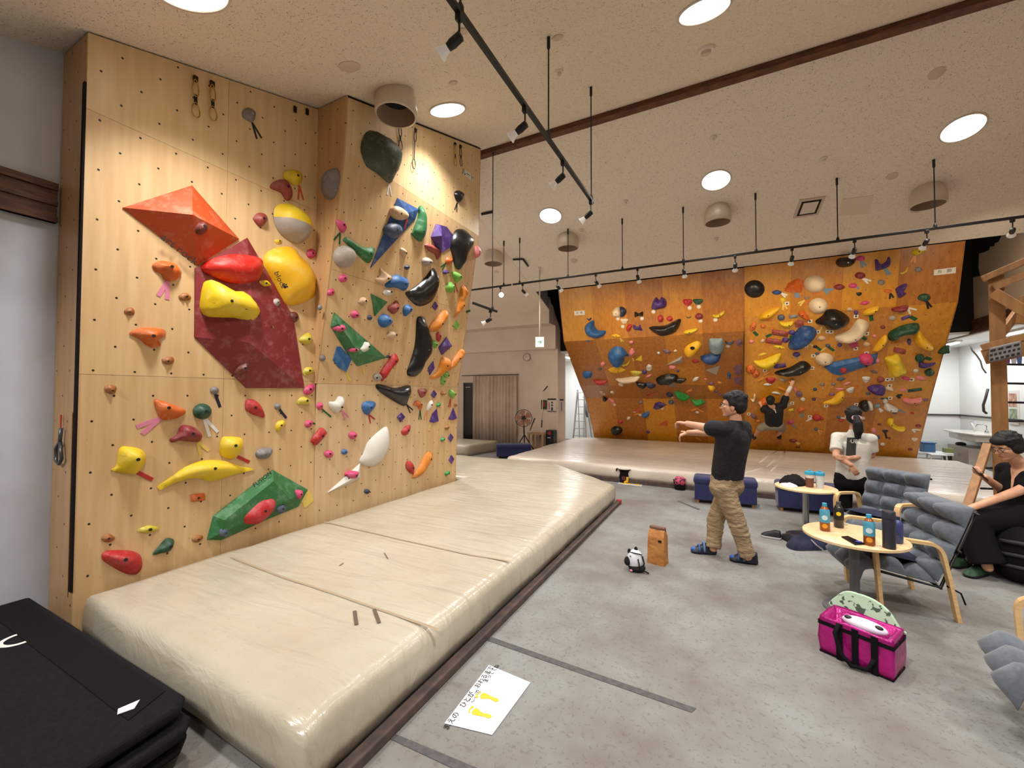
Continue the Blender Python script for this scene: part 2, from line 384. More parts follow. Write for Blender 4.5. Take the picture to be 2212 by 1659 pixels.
tag(near, 'tall pale plywood climbing wall on the left with an overhanging right half', 'climbing wall')
def panel(parent, quad, mat, thick, n):
    n = Vector(n).normalized() * thick
    return MB().prism(quad, n).build('plywood_panel', mat, parent, origin=(0, 0, 0))
# left half: vertical
for (a, b) in ((Y0, 2.07), (2.07, YJ)):
    for (z0, z1, m) in ((0, 1.78, PLY_B), (1.78, 3.6, PLY_A), (3.6, 9, PLY_D)):
        za = min(z1, ceil_z(a) - .012); zb = min(z1, ceil_z(b) - .012)
        panel(near, [(XW, a + G, z0 + G), (XW, b - G, z0 + G), (XW, b - G, zb - G), (XW, a + G, za - G)], m, -.02, (1, 0, 0))
# right half: lower upright sheet, overhang, upright top
ys = [YJ, 3.89, 4.80, YE]
for a, b in zip(ys[:-1], ys[1:]):
    panel(near, [(-3.895, a + G, 0), (-3.895, b - G, 0), (XS, b - G, ZS - G), (XS, a + G, ZS - G)], PLY_C if b < 5 else PLY_B, -.02, (1, 0, 0))
    zm = 2.95; xm = XS + (XC - XS) * (zm - ZS) / (ZC - ZS)
    panel(near, [(XS, a + G, ZS + G), (XS, b - G, ZS + G), (xm, b - G, zm - G), (xm, a + G, zm - G)], PLY_A, -.02, (1, 0, -.16))
    panel(near, [(xm, a + G, zm + G), (xm, b - G, zm + G), (XC, b - G, ZC - G), (XC, a + G, ZC - G)], PLY_A, -.02, (1, 0, -.16))
    panel(near, [(XC, a + G, ZC + G), (XC, b - G, ZC + G), (XT, b - G, ceil_z(b) - .012), (XT, a + G, ceil_z(a) - .012)], PLY_D, -.02, (1, 0, 0))
# side faces: left end, step between the halves, far end
MB().prism([(XL + .003, Y0, 0), (XW - .021, Y0, 0), (XW - .021, Y0, ceil_z(Y0) - .012), (XL + .003, Y0, ceil_z(Y0) - .012)], (0, .018, 0)).build('side_panel', PLY_S, near, origin=(0, 0, 0))
MB().prism([(XW + .001, YJ, ZS), (XS - .001, YJ, ZS), (XC - .001, YJ, ZC), (XT - .001, YJ, ceil_z(YJ) - .012), (XW + .001, YJ, ceil_z(YJ) - .012)], (0, -.016, 0)).build('side_panel', PLY_S, near, origin=(0, 0, 0))
MB().prism([(-4.25, YE, 0), (-3.895, YE, 0), (XS, YE, ZS), (XC, YE, ZC), (XT, YE, ceil_z(YE) - .012), (-4.25, YE, ceil_z(YE) - .012)], (0, .016, 0)).build('side_panel', PLY_S, near, origin=(0, 0, 0))
M_EDGE = material('dark_edge_trim', (26, 20, 20), 0.8, spec=.15)
MB().prism([(XW - .03, Y0 - .012, .33), (XW + .004, Y0 - .012, .33), (XW + .004, Y0 - .012, 3.78), (XW - .03, Y0 - .012, 3.78)], (0, .012, 0)).build('corner_strip', M_EDGE, near)
MB().box((XW - .36, Y0 - .006, .28), (XW - .07, Y0 - .002, 1.52)).build('side_hatch', PLY_S, near, origin=(0, 0, 0), bevel=.002)
dark = MB(); L1 = [(YJ + .0, XT), (YE, XT)]
dark.prism([(XT - .01, YJ, ceil_z(YJ) - .022), (XT + .006, YJ, ceil_z(YJ) - .022), (XT + .006, YE, ceil_z(YE) - .022), (XT - .01, YE, ceil_z(YE) - .022)], (0, 0, .012)).build('top_strip', M_EDGE, near)

# big orange-brown wall at the back: left half (C) and right half (D)
def varnish(n, a, b): return plywood(n, a, b, 'X', 0.22, off=(.05, .02), rough=0.34, coat=0.5, step=.2, row=.17, hr=.0065)
V1 = varnish('varnished_plywood', (176, 110, 26), (196, 130, 36)); V2 = varnish('varnished_plywood_brown', (156, 94, 28), (176, 112, 38))
V3 = varnish('varnished_plywood_yellow', (192, 128, 28), (208, 144, 38)); V4 = varnish('varnished_plywood_red', (164, 98, 26), (184, 116, 34))
XM = 0.345
PC = [(9.86, 4.285), (10.26, 3.02), (11.61, 1.90), (12.14, 1.54), (13.02, 0.33), (13.24, 0.0)]
PD = [(9.84, 4.288), (10.15, 3.30), (11.32, 1.59), (12.10, 0.33), (12.30, 0.0)]
def pwidths(x0, x1, w):
    n = max(1, round((x1 - x0) / w)); return [x0 + (x1 - x0) * i / n for i in range(n + 1)]
big = empty('bouldering_structure', (0, 11, 0))
tag(big, 'wide overhanging orange-brown varnished climbing wall across the far end', 'climbing wall')
rp = random.Random(5)
def big_section(x0, x1, P, pats):
    xs = pwidths(x0, x1, .82)
    for r, ((ya, za), (yb, zb)) in enumerate(zip(P[:-1], P[1:])):
        nn = Vector((0, za - zb, 0)) + Vector((0, 0, -(ya - yb)))      # towards the back
        nn = Vector((0, (za - zb), (yb - ya))).normalized()
        for c in range(len(xs) - 1):
            m = pats[r % len(pats)][c % len(pats[r % len(pats)])]
            MB().prism([(xs[c] + G, ya, za), (xs[c + 1] - G, ya, za), (xs[c + 1] - G, yb, zb + G), (xs[c] + G, yb, zb + G)], nn * .02).build('plywood_panel', m, big, origin=(0, 0, 0))
big_section(-3.76, XM, PC, [[V3, V1, V2, V1, V2], [V2, V1, V2, V1, V2], [V2, V4, V2], [V1, V2, V3, V2, V1], [V1, V2, V3, V2, V1]])
big_section(XM, 3.63, PD, [[V3, V1, V3, V2], [V3, V3, V1, V3], [V1, V1, V2, V1], [V1, V2, V1, V1]])
MB().prism([(XM, y, z) for y, z in PC] + [(XM, y + .001, z) for y, z in reversed(PD)], (-.015, 0, 0)).build('side_panel', V2, big, origin=(0, 0, 0))
for x, P in ((-3.7755, PC), (3.6305, PD)):
    MB().prism([(x, y, z) for y, z in P] + [(x, y + .16, z) for y, z in reversed(P)], (.015, 0, 0)).build('side_panel', V2, big, origin=(0, 0, 0))

# wall surfaces the holds are bolted to: (name, plane normal, plane constant, u)
class Surf:
    def __init__(s, n, p, u):
        s.n = Vector(n).normalized(); s.c = s.n.dot(Vector(p)); s.u = Vector(u); s.v = s.n.cross(s.u).normalized()
    def at(s, x, y, h=0.0): return on_plane(x, y, s.n, s.c + h)
SA = Surf((1, 0, 0), (XW, 0, 0), (0, 1, 0))
SJ = Surf((0, -1, 0), (0, YJ - .016, 0), (1, 0, 0))
SEND = Surf((0, 1, 0), (0, YE + .016, 0), (-1, 0, 0))
SB = [Surf((1, 0, -(XS + 3.895) / ZS), (XS, 0, ZS), (0, 1, 0)), Surf((1, 0, -(XC - XS) / (ZC - ZS)), (XC, 0, ZC), (0, 1, 0)), Surf((1, 0, -(XT - XC) / 1.2), (XC, 0, ZC), (0, 1, 0))]
def back_surfs(P):
    out = []
    for (ya, za), (yb, zb) in zip(P[:-1], P[1:]):
        d = Vector((0, ya - yb, za - zb)).normalized(); out.append((Surf(Vector((1, 0, 0)).cross(d), (0, ya, za), (1, 0, 0)), za, zb))
    return out
SCS, SDS = back_surfs(PC), back_surfs(PD)
def surf_at(wall, x, y):
    if wall == 'A': return SA
    if wall == 'J': return SJ
    if wall == 'B':
        if SB[0].at(x, y).z < ZS: return SB[0]
        return SB[1] if SB[1].at(x, y).z < ZC else SB[2]
    L = SCS if wall == 'C' else SDS
    for s, za, zb in L:
        if zb - .001 <= s.at(x, y).z <= za + .2: return s
    return L[-2][0]

# ================================================================== MATS
def vinyl(name, rgb, rgb2, rough, bstr, str_):
    q = NT(name); b = q.b; tc = q.n('ShaderNodeTexCoord')
    mp = q.n('ShaderNodeMapping'); mp.inputs['Scale'].default_value = str_; mp.inputs['Rotation'].default_value = (0, 0, .22); q.l(tc.outputs['Object'], mp.inputs[0])
    n = q.n('ShaderNodeTexNoise', i_Scale=2.2, i_Detail=5.0, i_Roughness=0.55, i_Distortion=0.8); q.l(mp.outputs[0], n.inputs['Vector'])
    n2 = q.n('ShaderNodeTexNoise', i_Scale=1.4, i_Detail=4.0, i_Roughness=0.6); q.l(tc.outputs['Object'], n2.inputs['Vector'])
    cr = q.n('ShaderNodeValToRGB'); e = cr.color_ramp.elements; e[0].position = .3; e[1].position = .7; e[0].color = lin(rgb); e[1].color = lin(rgb2)
    q.l(n2.outputs[0], cr.inputs[0])
    s = q.n('ShaderNodeTexNoise', i_Scale=16.0, i_Detail=3.0, i_Distortion=3.0); q.l(mp.outputs[0], s.inputs['Vector'])
    col = q.mix(q.math('MULTIPLY', q.math('GREATER_THAN', s.outputs[0], .73), .5), cr.outputs[0], lin((120, 100, 78)))
    q.l(col, b.inputs['Base Color']); b.inputs['Roughness'].default_value = rough
    bp = q.n('ShaderNodeBump', i_Strength=bstr, i_Distance=0.05); q.l(n.outputs[0], bp.inputs['Height']); q.l(bp.outputs[0], b.inputs['Normal'])
    return q.m
M_VINYL = vinyl('cream_vinyl', (178, 169, 150), (192, 185, 167), 0.24, 0.42, (.7, 3.2, 1))
M_VINYL2 = vinyl('pinkish_vinyl', (204, 192, 178), (216, 206, 192), 0.24, 0.40, (.7, 3.6, 1))
M_BASE = material('mat_base_carpet', (92, 74, 68), 0.9, (72, 62, 62), 14.0)
def in_poly(x, y, P):
    c = False; j = len(P) - 1
    for i in range(len(P)):
        xi, yi = P[i]; xj, yj = P[j]
        if (yi > y) != (yj > y) and x < (xj - xi) * (y - yi) / (yj - yi) + xi: c = not c
        j = i
    return c
def edge_dist(x, y, P):
    best = 1e9; j = len(P) - 1
    for i in range(len(P)):
        ax, ay = P[j]; bx, by = P[i]; dx, dy = bx - ax, by - ay; L = dx * dx + dy * dy
        t = 0 if L == 0 else max(0, min(1, ((x - ax) * dx + (y - ay) * dy) / L))
        d = (x - ax - t * dx) ** 2 + (y - ay - t * dy) ** 2
        if d < best: best = d
        j = i
    return math.sqrt(best)
def fill_poly(P, s, extra=(), ridges=()):
    """triangulates a simple polygon with interior points on a hexagonal grid of pitch s; the first len(P) points are the outline"""
    pts = [Vector(p) for p in P] + [Vector(p) for p in extra]; n = len(P)
    if s:
        x0 = min(p[0] for p in P); x1 = max(p[0] for p in P); y0 = min(p[1] for p in P); y1 = max(p[1] for p in P); r = 0; y = y0 + s * .5
        while y < y1:
            x = x0 + s * (.25 if r % 2 else .75)
            while x < x1:
                if in_poly(x, y, P) and edge_dist(x, y, P) > s * .45: pts.append(Vector((x, y)))
                x += s
            y += s * .866; r += 1
    ed = [(i, (i + 1) % n) for i in range(n)] + list(ridges)
    out = delaunay_2d_cdt(pts, ed, [], 0, 1e-7)
    V, Fc = [(v.x, v.y) for v in out[0]], out[2]
    F2 = [tuple(f) for f in Fc if in_poly(sum(V[i][0] for i in f) / 3, sum(V[i][1] for i in f) / 3, P)]
    return V, F2
def mat_slab(name, poly, z0, z1, m, parent=None, r=.07, amp=.008, seed=1):
    """soft slab: rounded upper edge, slightly uneven sides"""
    pts = [Vector((x, y, 0)) for x, y in poly]; P = []
    n = len(pts)
    for i in range(n):
        a, b = pts[i], pts[(i + 1) % n]; k = max(1, int((b - a).length / .18))
        p0, nx = pts[i - 1], pts[(i + 2) % n]
        for j in range(k):
            P.append(a.lerp(b, j / k))
    area = sum(P[i].x * P[(i + 1) % len(P)].y - P[(i + 1) % len(P)].x * P[i].y for i in range(len(P))) / 2
    if area < 0: P.reverse()
    N = len(P); nor = []
    for i in range(N):
        t = (P[(i + 1) % N] - P[i - 1]).normalized(); nor.append(Vector((t.y, -t.x, 0)))
    rings = [(z0, 0.0), (z0 + .3 * (z1 - z0), -.012), (z1 - r, -.0), (z1 - .45 * r, .22 * r), (z1 - .12 * r, .6 * r), (z1, 1.3 * r)]
    vs = []; fs = []
    for k, (z, ins) in enumerate(rings):
        for i in range(N):
            p = P[i] - nor[i] * ins
            w = noise.noise(Vector((P[i].x * 3.1, P[i].y * 3.1, seed + k * .35)))
            vs.append((p.x + nor[i].x * w * amp * 2, p.y + nor[i].y * w * amp * 2, z + (w * amp if 1 < k < 5 else 0)))
    for k in range(len(rings) - 1):
        for i in range(N): fs.append((k * N + i, k * N + (i + 1) % N, (k + 1) * N + (i + 1) % N, (k + 1) * N + i))
    top = [Vector(v) for v in vs[-N:]]; tp, tf = fill_poly([(v.x, v.y) for v in top], .16)
    base = len(vs) - N; extra = {}
    for i, p in enumerate(tp):
        if i < N: extra[i] = base + i
        else:
            h = noise.noise(Vector((p[0] * 1.3, p[1] * 1.3, seed))) * .010 + noise.noise(Vector((p[0] * 5, p[1] * 2.2, seed + 7))) * .004
            extra[i] = len(vs); vs.append((p[0], p[1], z1 + .006 + h))
    fs += [tuple(extra[i] for i in f) for f in tf]
    fs.append(tuple(range(N - 1, -1, -1)))
    o = newobj(name, vs, fs, m, parent, True, origin=(0, 0, 0) if parent is None else None)
    return o
nm = empty('crash_mat', (-2.7, 3.8, 0)); tag(nm, 'thick cream vinyl landing mat on the floor below the pale left climbing wall', 'crash mat')
mat_slab('mat_pad', [(-3.838, 1.20), (-1.52, 1.13), (-1.52, 6.36), (-3.05, 7.78), (-7.2, 7.78), (-7.2, 5.74), (-3.838, 5.74)], .045, .30, M_VINYL, nm)
MB().prism([(-3.845, 1.22, .0), (-1.56, 1.16, .0), (-1.56, 6.33, .0), (-3.05, 7.7, .0), (-7.1, 7.7, .0), (-7.1, 5.75, .0), (-3.845, 5.75, .0)], (0, 0, .06)).build('mat_base', M_BASE, nm)
# seam lines welded across the pad
def pad_top(x, y, seed=1): return .306 + noise.noise(Vector((x * 1.3, y * 1.3, seed))) * .010 + noise.noise(Vector((x * 5, y * 2.2, seed + 7))) * .004
def on_pad(pts, w, m, nm, parent, dz=.0035):
    P = []
    for (x0, y0), (x1, y1) in zip(pts[:-1], pts[1:]):
        for i in range(10): P.append(onZ(x0 + (x1 - x0) * i / 10, y0 + (y1 - y0) * i / 10, .306))
    P.append(onZ(pts[-1][0], pts[-1][1], .306)); vs = []; n = len(P)
    for i, q_ in enumerate(P):
        d = (P[min(i + 1, n - 1)] - P[max(i - 1, 0)]).normalized(); s_ = Vector((-d.y, d.x, 0)) * (w / 2)
        for k in (-1, 1): v = q_ + s_ * k; vs.append((v.x, v.y, pad_top(v.x, v.y) + dz))
    MB().add(vs, [(2 * i, 2 * i + 1, 2 * i + 3, 2 * i + 2) for i in range(n - 1)]).build(nm, m, parent, smooth=True)
M_SEAM = material('vinyl_seam', (166, 150, 126), 0.4)
on_pad([(500, 1203), (600, 1243), (760, 1298), (948, 1362)], .022, M_SEAM, 'mat_seam', nm)
on_pad([(700, 1128), (850, 1163), (1000, 1196), (1100, 1213)], .022, M_SEAM, 'mat_seam', nm)
M_SCUFF = material('scuff', (96, 84, 70), 0.7)
for pts, w in (([(766, 1322), (768, 1338), (770, 1352)], .022), ([(808, 1318), (813, 1332), (819, 1348)], .022), ([(733, 1224), (742, 1218)], .008), ([(830, 1196), (838, 1208)], .008)): on_pad(pts, w, M_SCUFF, 'scuff_mark', nm, .005)
st = MB().obox((-1.475, 3.76, .026), (.032, 0, 0), (0, 2.60, 0), (0, 0, .026)).build('edge_batten', M_BASE, bevel=.008)
tag(st, 'long carpeted batten lying on the floor along the right edge of the near mat', 'batten')
M_REDCAP = material('red_cap', (170, 30, 44), 0.5)
MB().obox((-1.475, 1.13, .03), (.036, 0, 0), (0, .03, 0), (0, 0, .031)).build('end_cap', M_REDCAP, st, bevel=.006)
MB().obox((-1.47, 6.37, .03), (.036, 0, 0), (0, .035, 0), (0, 0, .031)).build('end_cap', M_REDCAP, st, bevel=.006)
fm = empty('crash_mat', (0, 10, 0)); tag(fm, 'wide cream vinyl landing mat on the floor below the orange far wall', 'crash mat')
mat_slab('mat_pad', [(-4.3, 8.1), (4.25, 7.62), (4.25, 11.9), (3.7, 12.02), (.30, 12.02), (.30, 12.88), (-3.85, 12.88), (-4.3, 12.45)], .06, .30, M_VINYL2, fm, seed=4, amp=.012)
MB().prism([(-4.25, 8.06, 0), (4.2, 7.58, 0), (4.2, 11.9, 0), (-4.2, 12.4, 0)], (0, 0, .075)).build('mat_base', M_BASE, fm)
# crumpled ridges in the far pad below the climber
cb = MB()
for pts in ([(1655, 1010), (1672, 995), (1690, 985), (1700, 972)], [(1665, 1018), (1680, 1004), (1692, 990), (1694, 975)], [(1610, 1022), (1640, 1014), (1662, 1010)], [(1640, 1000), (1660, 985), (1684, 972)]):
    w = [onZ(x, y, .302) for x, y in pts]; cb.tube(w, [.01] + [.028] * (len(w) - 2) + [.008], 8)
cb.build('mat_crease', M_VINYL2, fm, smooth=True)
wm = mat_slab('crash_mat', [(-9.2, 9.0), (-6.15, 9.3), (-5.95, 10.7), (-9.2, 10.75)], 0.0, .30, M_VINYL, seed=9)
tag(wm, 'smaller cream landing mat lying near the curtain in the left wing', 'crash mat')
# stack of folded black pads in the near left corner
M_FELT = material('black_felt', (17, 16, 20), 0.95, (22, 21, 27), 60.0, spec=.2); M_FELT2 = material('black_webbing', (9, 8, 11), 0.85, spec=.2)
def pad_poly(d, z):
    return [(-4.26 + d, 1.07, z), (-2.19 + d, 1.06, z), (-1.98 + d, .55, z), (-1.85 + d, -.25, z), (-4.26 + d, -.25, z)]
labs = ['black folded crash pad with white lettering on top of the corner stack', 'middle black crash pad of the stack in the near left corner', 'lowest black crash pad of the stack in the near left corner']
zz = [.21, .135, .055]
for i, (z, d) in enumerate(zip(zz, (0, .05, .02))):
    poly = [(-4.255, 1.06, z), (-2.24 + d, 1.055, z), (-2.17 + d, 1.0, z), (-2.09 + d, .25, z), (-2.0 + d, -.2, z), (-4.255, -.2, z)]
    p = MB().prism(poly, (0, 0, .052)).build('crash_pad', M_FELT, bevel=.02, seg=3); tag(p, labs[i], 'crash pad', 'black crash pads stacked in the corner')
    if i == 0:
        zt = z + .053
        MB().prism([(-4.2, 1.02, zt), (-2.34, 1.02, zt), (-2.27, .86, zt), (-4.2, .86, zt)], (0, 0, .003)).build('webbing', M_FELT2, p)
        lt = onZ(14, 1405, zt + .002)
        text_mesh('lettering', 'Out', .24, material('white_print', (226, 224, 220), 0.7), onZ(-14, 1400, zt + .002), Vector((.15, -1, 0)), Vector((1, .15, 0)), p)
        q4 = [onZ(x, y, zt + .0045) for x, y in [(253, 1544), (255, 1532), (302, 1512), (290, 1531)]]
        MB().prism(q4, (0, 0, .002)).build('care_label', MATS['white_print'], p)
    else:
        MB().prism([(-4.2, .98, z + .0525), (-2.35, .98, z + .0525), (-2.35, .9, z + .0525), (-4.2, .9, z + .0525)], (0, 0, .002)).build('webbing', M_FELT2, p)
# ================================================================== CEILING FITTINGS
M_LENS = material('lit_diffuser', (255, 253, 248), 0.5, emit=9.0)
M_RING = material('white_trim_ring', (214, 206, 196), 0.45)
M_BLK = material('black_metal', (16, 15, 16), 0.45)
M_GREYF = material('grey_fitting', (208, 190, 172), 0.7)
def cframe(Y):
    s = SL if Y < YRIDGE else -SL; n = Vector((0, s, -1)).normalized(); return n      # ceiling normal, pointing down
def cpoint(X, Y): return Vector((X, Y, ceil_z(Y)))
def downlight(X, Y, label, group=None, power=P_DOWN):
    c = cpoint(X, Y); n = cframe(Y); t = empty('ceiling_downlight', c)
    tag(t, label, 'ceiling light', group)
    MB().lathe([(.205, .001), (.222, .001), (.226, .006), (.222, .012), (.205, .012)], c, n, 40, False, False).build('trim_ring', M_RING, t, smooth=True)
    MB().lathe([(.0005, .004), (.205, .004)], c, n, 40, True, False).build('diffuser', M_LENS, t)
    l = lamp('AREA', 'downlight_lamp', c + n * .03, power, DAY, c + n * 2, size=.38, parent=t); l.data.spread = math.radians(112)
for X, Y, s in [(-3.0, 1.36, 'round lit downlight cut by the top edge above the left wall'), (-2.95, 4.02, 'round lit downlight beside the round duct, close to the left wall top'),
                (-.15, 3.98, 'round lit downlight at the top edge, nearest the wood ridge moulding'), (-2.99, 7.40, 'smallest lit downlight on the far slope, left, below the track end'),
                (-.13, 7.38, 'round lit downlight in the middle of the far ceiling slope'), (2.73, 7.37, 'oval-looking lit downlight at the far right of the ceiling')]:
    downlight(X, Y, s)
for X, Y in [(-.15, 1.36), (2.72, 1.36), (2.72, 3.98), (-3.0, -1.27), (-.15, -1.27), (2.72, -1.27)]:
    downlight(X, Y, 'round lit downlight in the ceiling outside the frame behind the photographer', 'downlights out of the frame')
for X, Y in [(-6.2, 7.4), (-8.2, 8.6)]:  # unseen lamps, added to brighten the left wing
    downlight(X, Y, 'added round downlight brightening the left wing, hidden behind the pale wall', 'added downlights hidden in the left wing', 125)
# round air nozzles
M_DUCT = material('duct_enamel', (206, 194, 176), 0.35, coat=.2); M_DUCTIN = material('duct_inside', (150, 126, 104), 0.7)
def duct(X, Y, label):
    c = cpoint(X, Y); t = empty('air_vent', c); tag(t, label, 'air vent')
    z = -.24
    MB().lathe([(.150, .07), (.185, .0), (.208, -.08), (.217, -.16), (.215, z), (.195, z - .004)], c, (0, 0, 1), 40, False, False).build('nozzle_body', M_DUCT, t, smooth=True)
    b = MB().lathe([(.195, z - .004), (.19, z + .03), (.175, z + .10), (.15, z + .20)], c, (0, 0, 1), 40, False, False).build('nozzle_throat', M_DUCTIN, t, smooth=True)
    MB().lathe([(.0005, z + .17), (.16, z + .17)], c, (0, 0, 1), 32, True, False).build('nozzle_core', M_BLACKP, t)
for X, Y, s in [(-3.07, 3.28, 'round air nozzle on the ceiling right above the pale left wall'), (-2.87, 8.05, 'round air nozzle with a rod passing in front, left on the far slope'),
                (-.12, 8.03, 'round air nozzle below the middle downlight of the far slope'), (2.72, 8.42, 'round air nozzle at the far right of the ceiling'),
                (-4.68, 8.15, 'round air nozzle half hidden behind the edge of the pale wall')]:
    duct(X, Y, s)
# small discs: blank plates, sprinklers, detectors
def disc(px, py, r, label, name='ceiling_plate', cat='ceiling plate', h=.012, mat=M_GREYF, side=None, far=None):
    far = py > 200 and px > 1300 if far is None else far
    c = on_plane(px, py, (0, SL, 1), ZRIDGE + SL * YRIDGE) if far else on_plane(px, py, (0, -SL, 1), ZRIDGE - SL * YRIDGE)
    n = cframe(c.y)
    o = MB().lathe([(r, 0), (r, h * .6), (r * .9, h), (.0005, h)], c, n, 28, True, True).build(name, mat, auto=35)
    tag(o, label, cat); return o, c, n
disc(755, 143, .095, 'round tan ceiling plate left of the nozzle above the pale wall')
disc(979, 178, .045, 'small round tan ceiling plate above the downlight near the pale wall')
disc(1205, 80, .05, 'small round tan plate on the ceiling beside the top of the first track rod')
disc(1000, 66, .045, 'small round tan plate behind the nearest track spotlight')
disc(2023, 158, .075, 'round tan ceiling plate high at the right above the oval downlight', far=True)
disc(1927, 380, .07, 'round tan ceiling plate left of the rightmost nozzle', far=True)
disc(1985, 449, .105, 'large round tan ceiling plate below the rightmost nozzle', far=True)
disc(1240, 563, .08, 'round tan ceiling plate right below the left nozzle of the far slope', far=True)
disc(1257, 497, .05, 'small round tan plate above right of the left nozzle of the far slope', far=True)
disc(1073, 587, .055, 'small round tan plate on the wing ceiling beside the pale wall edge', far=True)
for px, py, s, fr in [(1207, 152, 'white sprinkler head between the two rods of the near track', False), (1541, 297, 'white sprinkler head above the middle downlight', True), (1779, 342, 'white sprinkler head right of the middle downlight', True),
                      (1352, 435, 'white sprinkler head above the far track rods at left', True), (1548, 515, 'small white sensor below the middle nozzle', True), (1166, 578, 'small white detector with a dark slot above the exit sign pole', True)]:
    o, c, n = disc(px, py, .045, s, 'sprinkler_head', 'sprinkler', .02, material('white_plastic', (222, 214, 204), 0.4), far=fr)
    MB().lathe([(.022, 0), (.022, .025), (.012, .045), (.0005, .046)], c + n * .018, n, 16).build('sprinkler_nozzle', MATS['white_plastic'], o, auto=40)
o, c, n = disc(1525, 104, .085, 'white round smoke detector below the top downlight', 'smoke_detector', 'smoke detector', .03, material('white_plastic', (222, 214, 204), 0.4), far=False)
MB().lathe([(.05, 0), (.045, .03), (.0005, .032)], c + n * .028, n, 20).build('detector_core', M_GREYF, o, auto=40)
# square air conditioner outlet and the plain hatch beside it
cs = [on_plane(x, y, (0, SL, 1), ZRIDGE + SL * YRIDGE) for x, y in [(1713, 471), (1728, 431), (1784, 423), (1767, 463)]]
ac = tag(MB().prism([p + Vector((0, -.004, -.012)) for p in cs], (0, .004, .012)).build('air_outlet', material('outlet_frame', (196, 178, 160), 0.6)), 'square ceiling air outlet with a dark slot on the far slope', 'air vent')
cc = sum(cs, Vector()) / 4
def shrink(k, dz): return [cc + (p - cc) * k + Vector((0, -.3, -1)).normalized() * dz for p in cs]
MB().prism(shrink(.78, .013), (0, .001, .004)).build('outlet_slot', M_BLACKP, ac)
MB().prism(shrink(.60, .019), (0, .002, .006)).build('outlet_plate', M_RING, ac)
hs = [on_plane(x, y, (0, SL, 1), ZRIDGE + SL * YRIDGE) for x, y in [(1812, 466), (1820, 430), (1888, 421), (1877, 461)]]
tag(MB().prism([p + Vector((0, -.002, -.006)) for p in hs], (0, .002, .006)).build('ceiling_hatch', material('hatch_white', (222, 208, 192), 0.8)), 'plain square access hatch in the far ceiling beside the air outlet', 'ceiling hatch')

# ------------------------------------------------------------------ lighting tracks
M_BULB = material('lamp_glass', (214, 208, 200), 0.15, emit=.35); M_BULBON = material('lamp_glass_bright', (255, 244, 224), 0.2, emit=14.0)
def track(name, a, b, w, rods, label, group=None):
    a = Vector(a); b = Vector(b); t = empty(name, (a + b) / 2); tag(t, label, 'lighting track', group)
    MB().beam(a, b, w, .034).build('track_rail', M_BLK, t, bevel=.004)
    for p in rods:
        p = Vector(p); zt = ceil_z(p.y)
        r = MB().tube([p + Vector((0, 0, .015)), (p.x, p.y, zt)], .0075, 8); r.lathe([(.022, 0), (.022, .03), (.008, .06)], (p.x, p.y, p.z + .01), (0, 0, 1), 12); r.lathe([(.016, 0), (.016, -.10), (.006, -.12)], (p.x, p.y, zt), (0, 0, 1), 12)
        r.build('suspension_rod', M_BLK, t, auto=40)
    return t
def spot(p, aim, label, group, power, on=False, drop=.10, L=.085, light=True, angle=75):
    p = Vector(p); t = empty('track_spotlight', p); tag(t, label, 'spotlight', group)
    MB().box((p.x - .02, p.y - .02, p.z - .055), (p.x + .02, p.y + .02, p.z - .012)).build('adapter', M_BLK, t, bevel=.004)
    k = p - Vector((0, 0, .055 + drop)); d = (Vector(aim) - k).normalized()
    MB().tube([p - Vector((0, 0, .05)), k], .007, 8).build('stem', M_BLK, t)
    MB().lathe([(.012, -.02), (.028, -.012), (.03, L * .6), (.024, L)], k, d, 18).build('lamp_holder', M_BLK, t, auto=40)
    if on: MB().ell(k + d * (L + .05), (.05, .05, .05), 20, 12).build('bulb', M_BULBON, t, smooth=True)
    else: MB().lathe([(.02, 0), (.025, .012), (.031, .04), (.044, .062), (.045, .068), (.036, .07), (.0005, .062)], k + d * (L - .004), d, 20).build('bulb', M_BULBON if on else M_BULB, t, auto=50)
    if light: lamp('SPOT', 'spotlight_lamp', k + d * (L + .085), power, WARM, k + d * 3, size=.04, angle=angle, blend=.85, parent=t)
    return t
XR1 = -1.40
track('lighting_track', (XR1, .6, 3.93), (XR1, 4.80, 3.93), .036, [(XR1, 2.03, 3.93), (XR1, 3.42, 3.93), (XR1, 4.74, 3.93)], 'black lighting track hanging from rods over the near mat')
for i, (y, aim, s) in enumerate([(2.02, (XW, 1.75, 2.5), 'nearest black spotlight on the near track'), (2.93, (XW, 2.6, 2.2), 'second spotlight from the camera on the near track'),
                       (3.79, (-3.7, 3.7, 2.2), 'third spotlight from the camera on the near track'), (4.72, (-3.7, 4.7, 2.2), 'farthest spotlight on the near track, at its end')]):
    spot((XR1, y, 3.93), aim, s, 'spotlights on the near track', P_TRACK_NEAR, angle=80)
spot((XR1, 1.1, 3.93), (XW, 1.5, 2.6), 'black spotlight on the part of the near track above the frame', 'spotlights on the near track', P_TRACK_NEAR, angle=80)
YF, ZF = 7.83, 3.975
rods = [(-2.79, YF, ZF), (-1.72, YF, ZF), (-.66, YF, ZF), (.44, YF, ZF), (1.51, YF, ZF), (2.6, YF, ZF), (-3.86, YF, ZF), (3.7, YF, ZF)]
track('lighting_track', (-4.02, YF, ZF), (4.3, YF, ZF), .036, rods, 'long black lighting track hanging parallel to the far orange wall')
track('lighting_track', (-5.6, YF, ZF), (-4.06, YF, ZF), .036, [(-4.24, YF, ZF), (-5.4, YF, ZF)], 'short black track continuing left of the long far track')
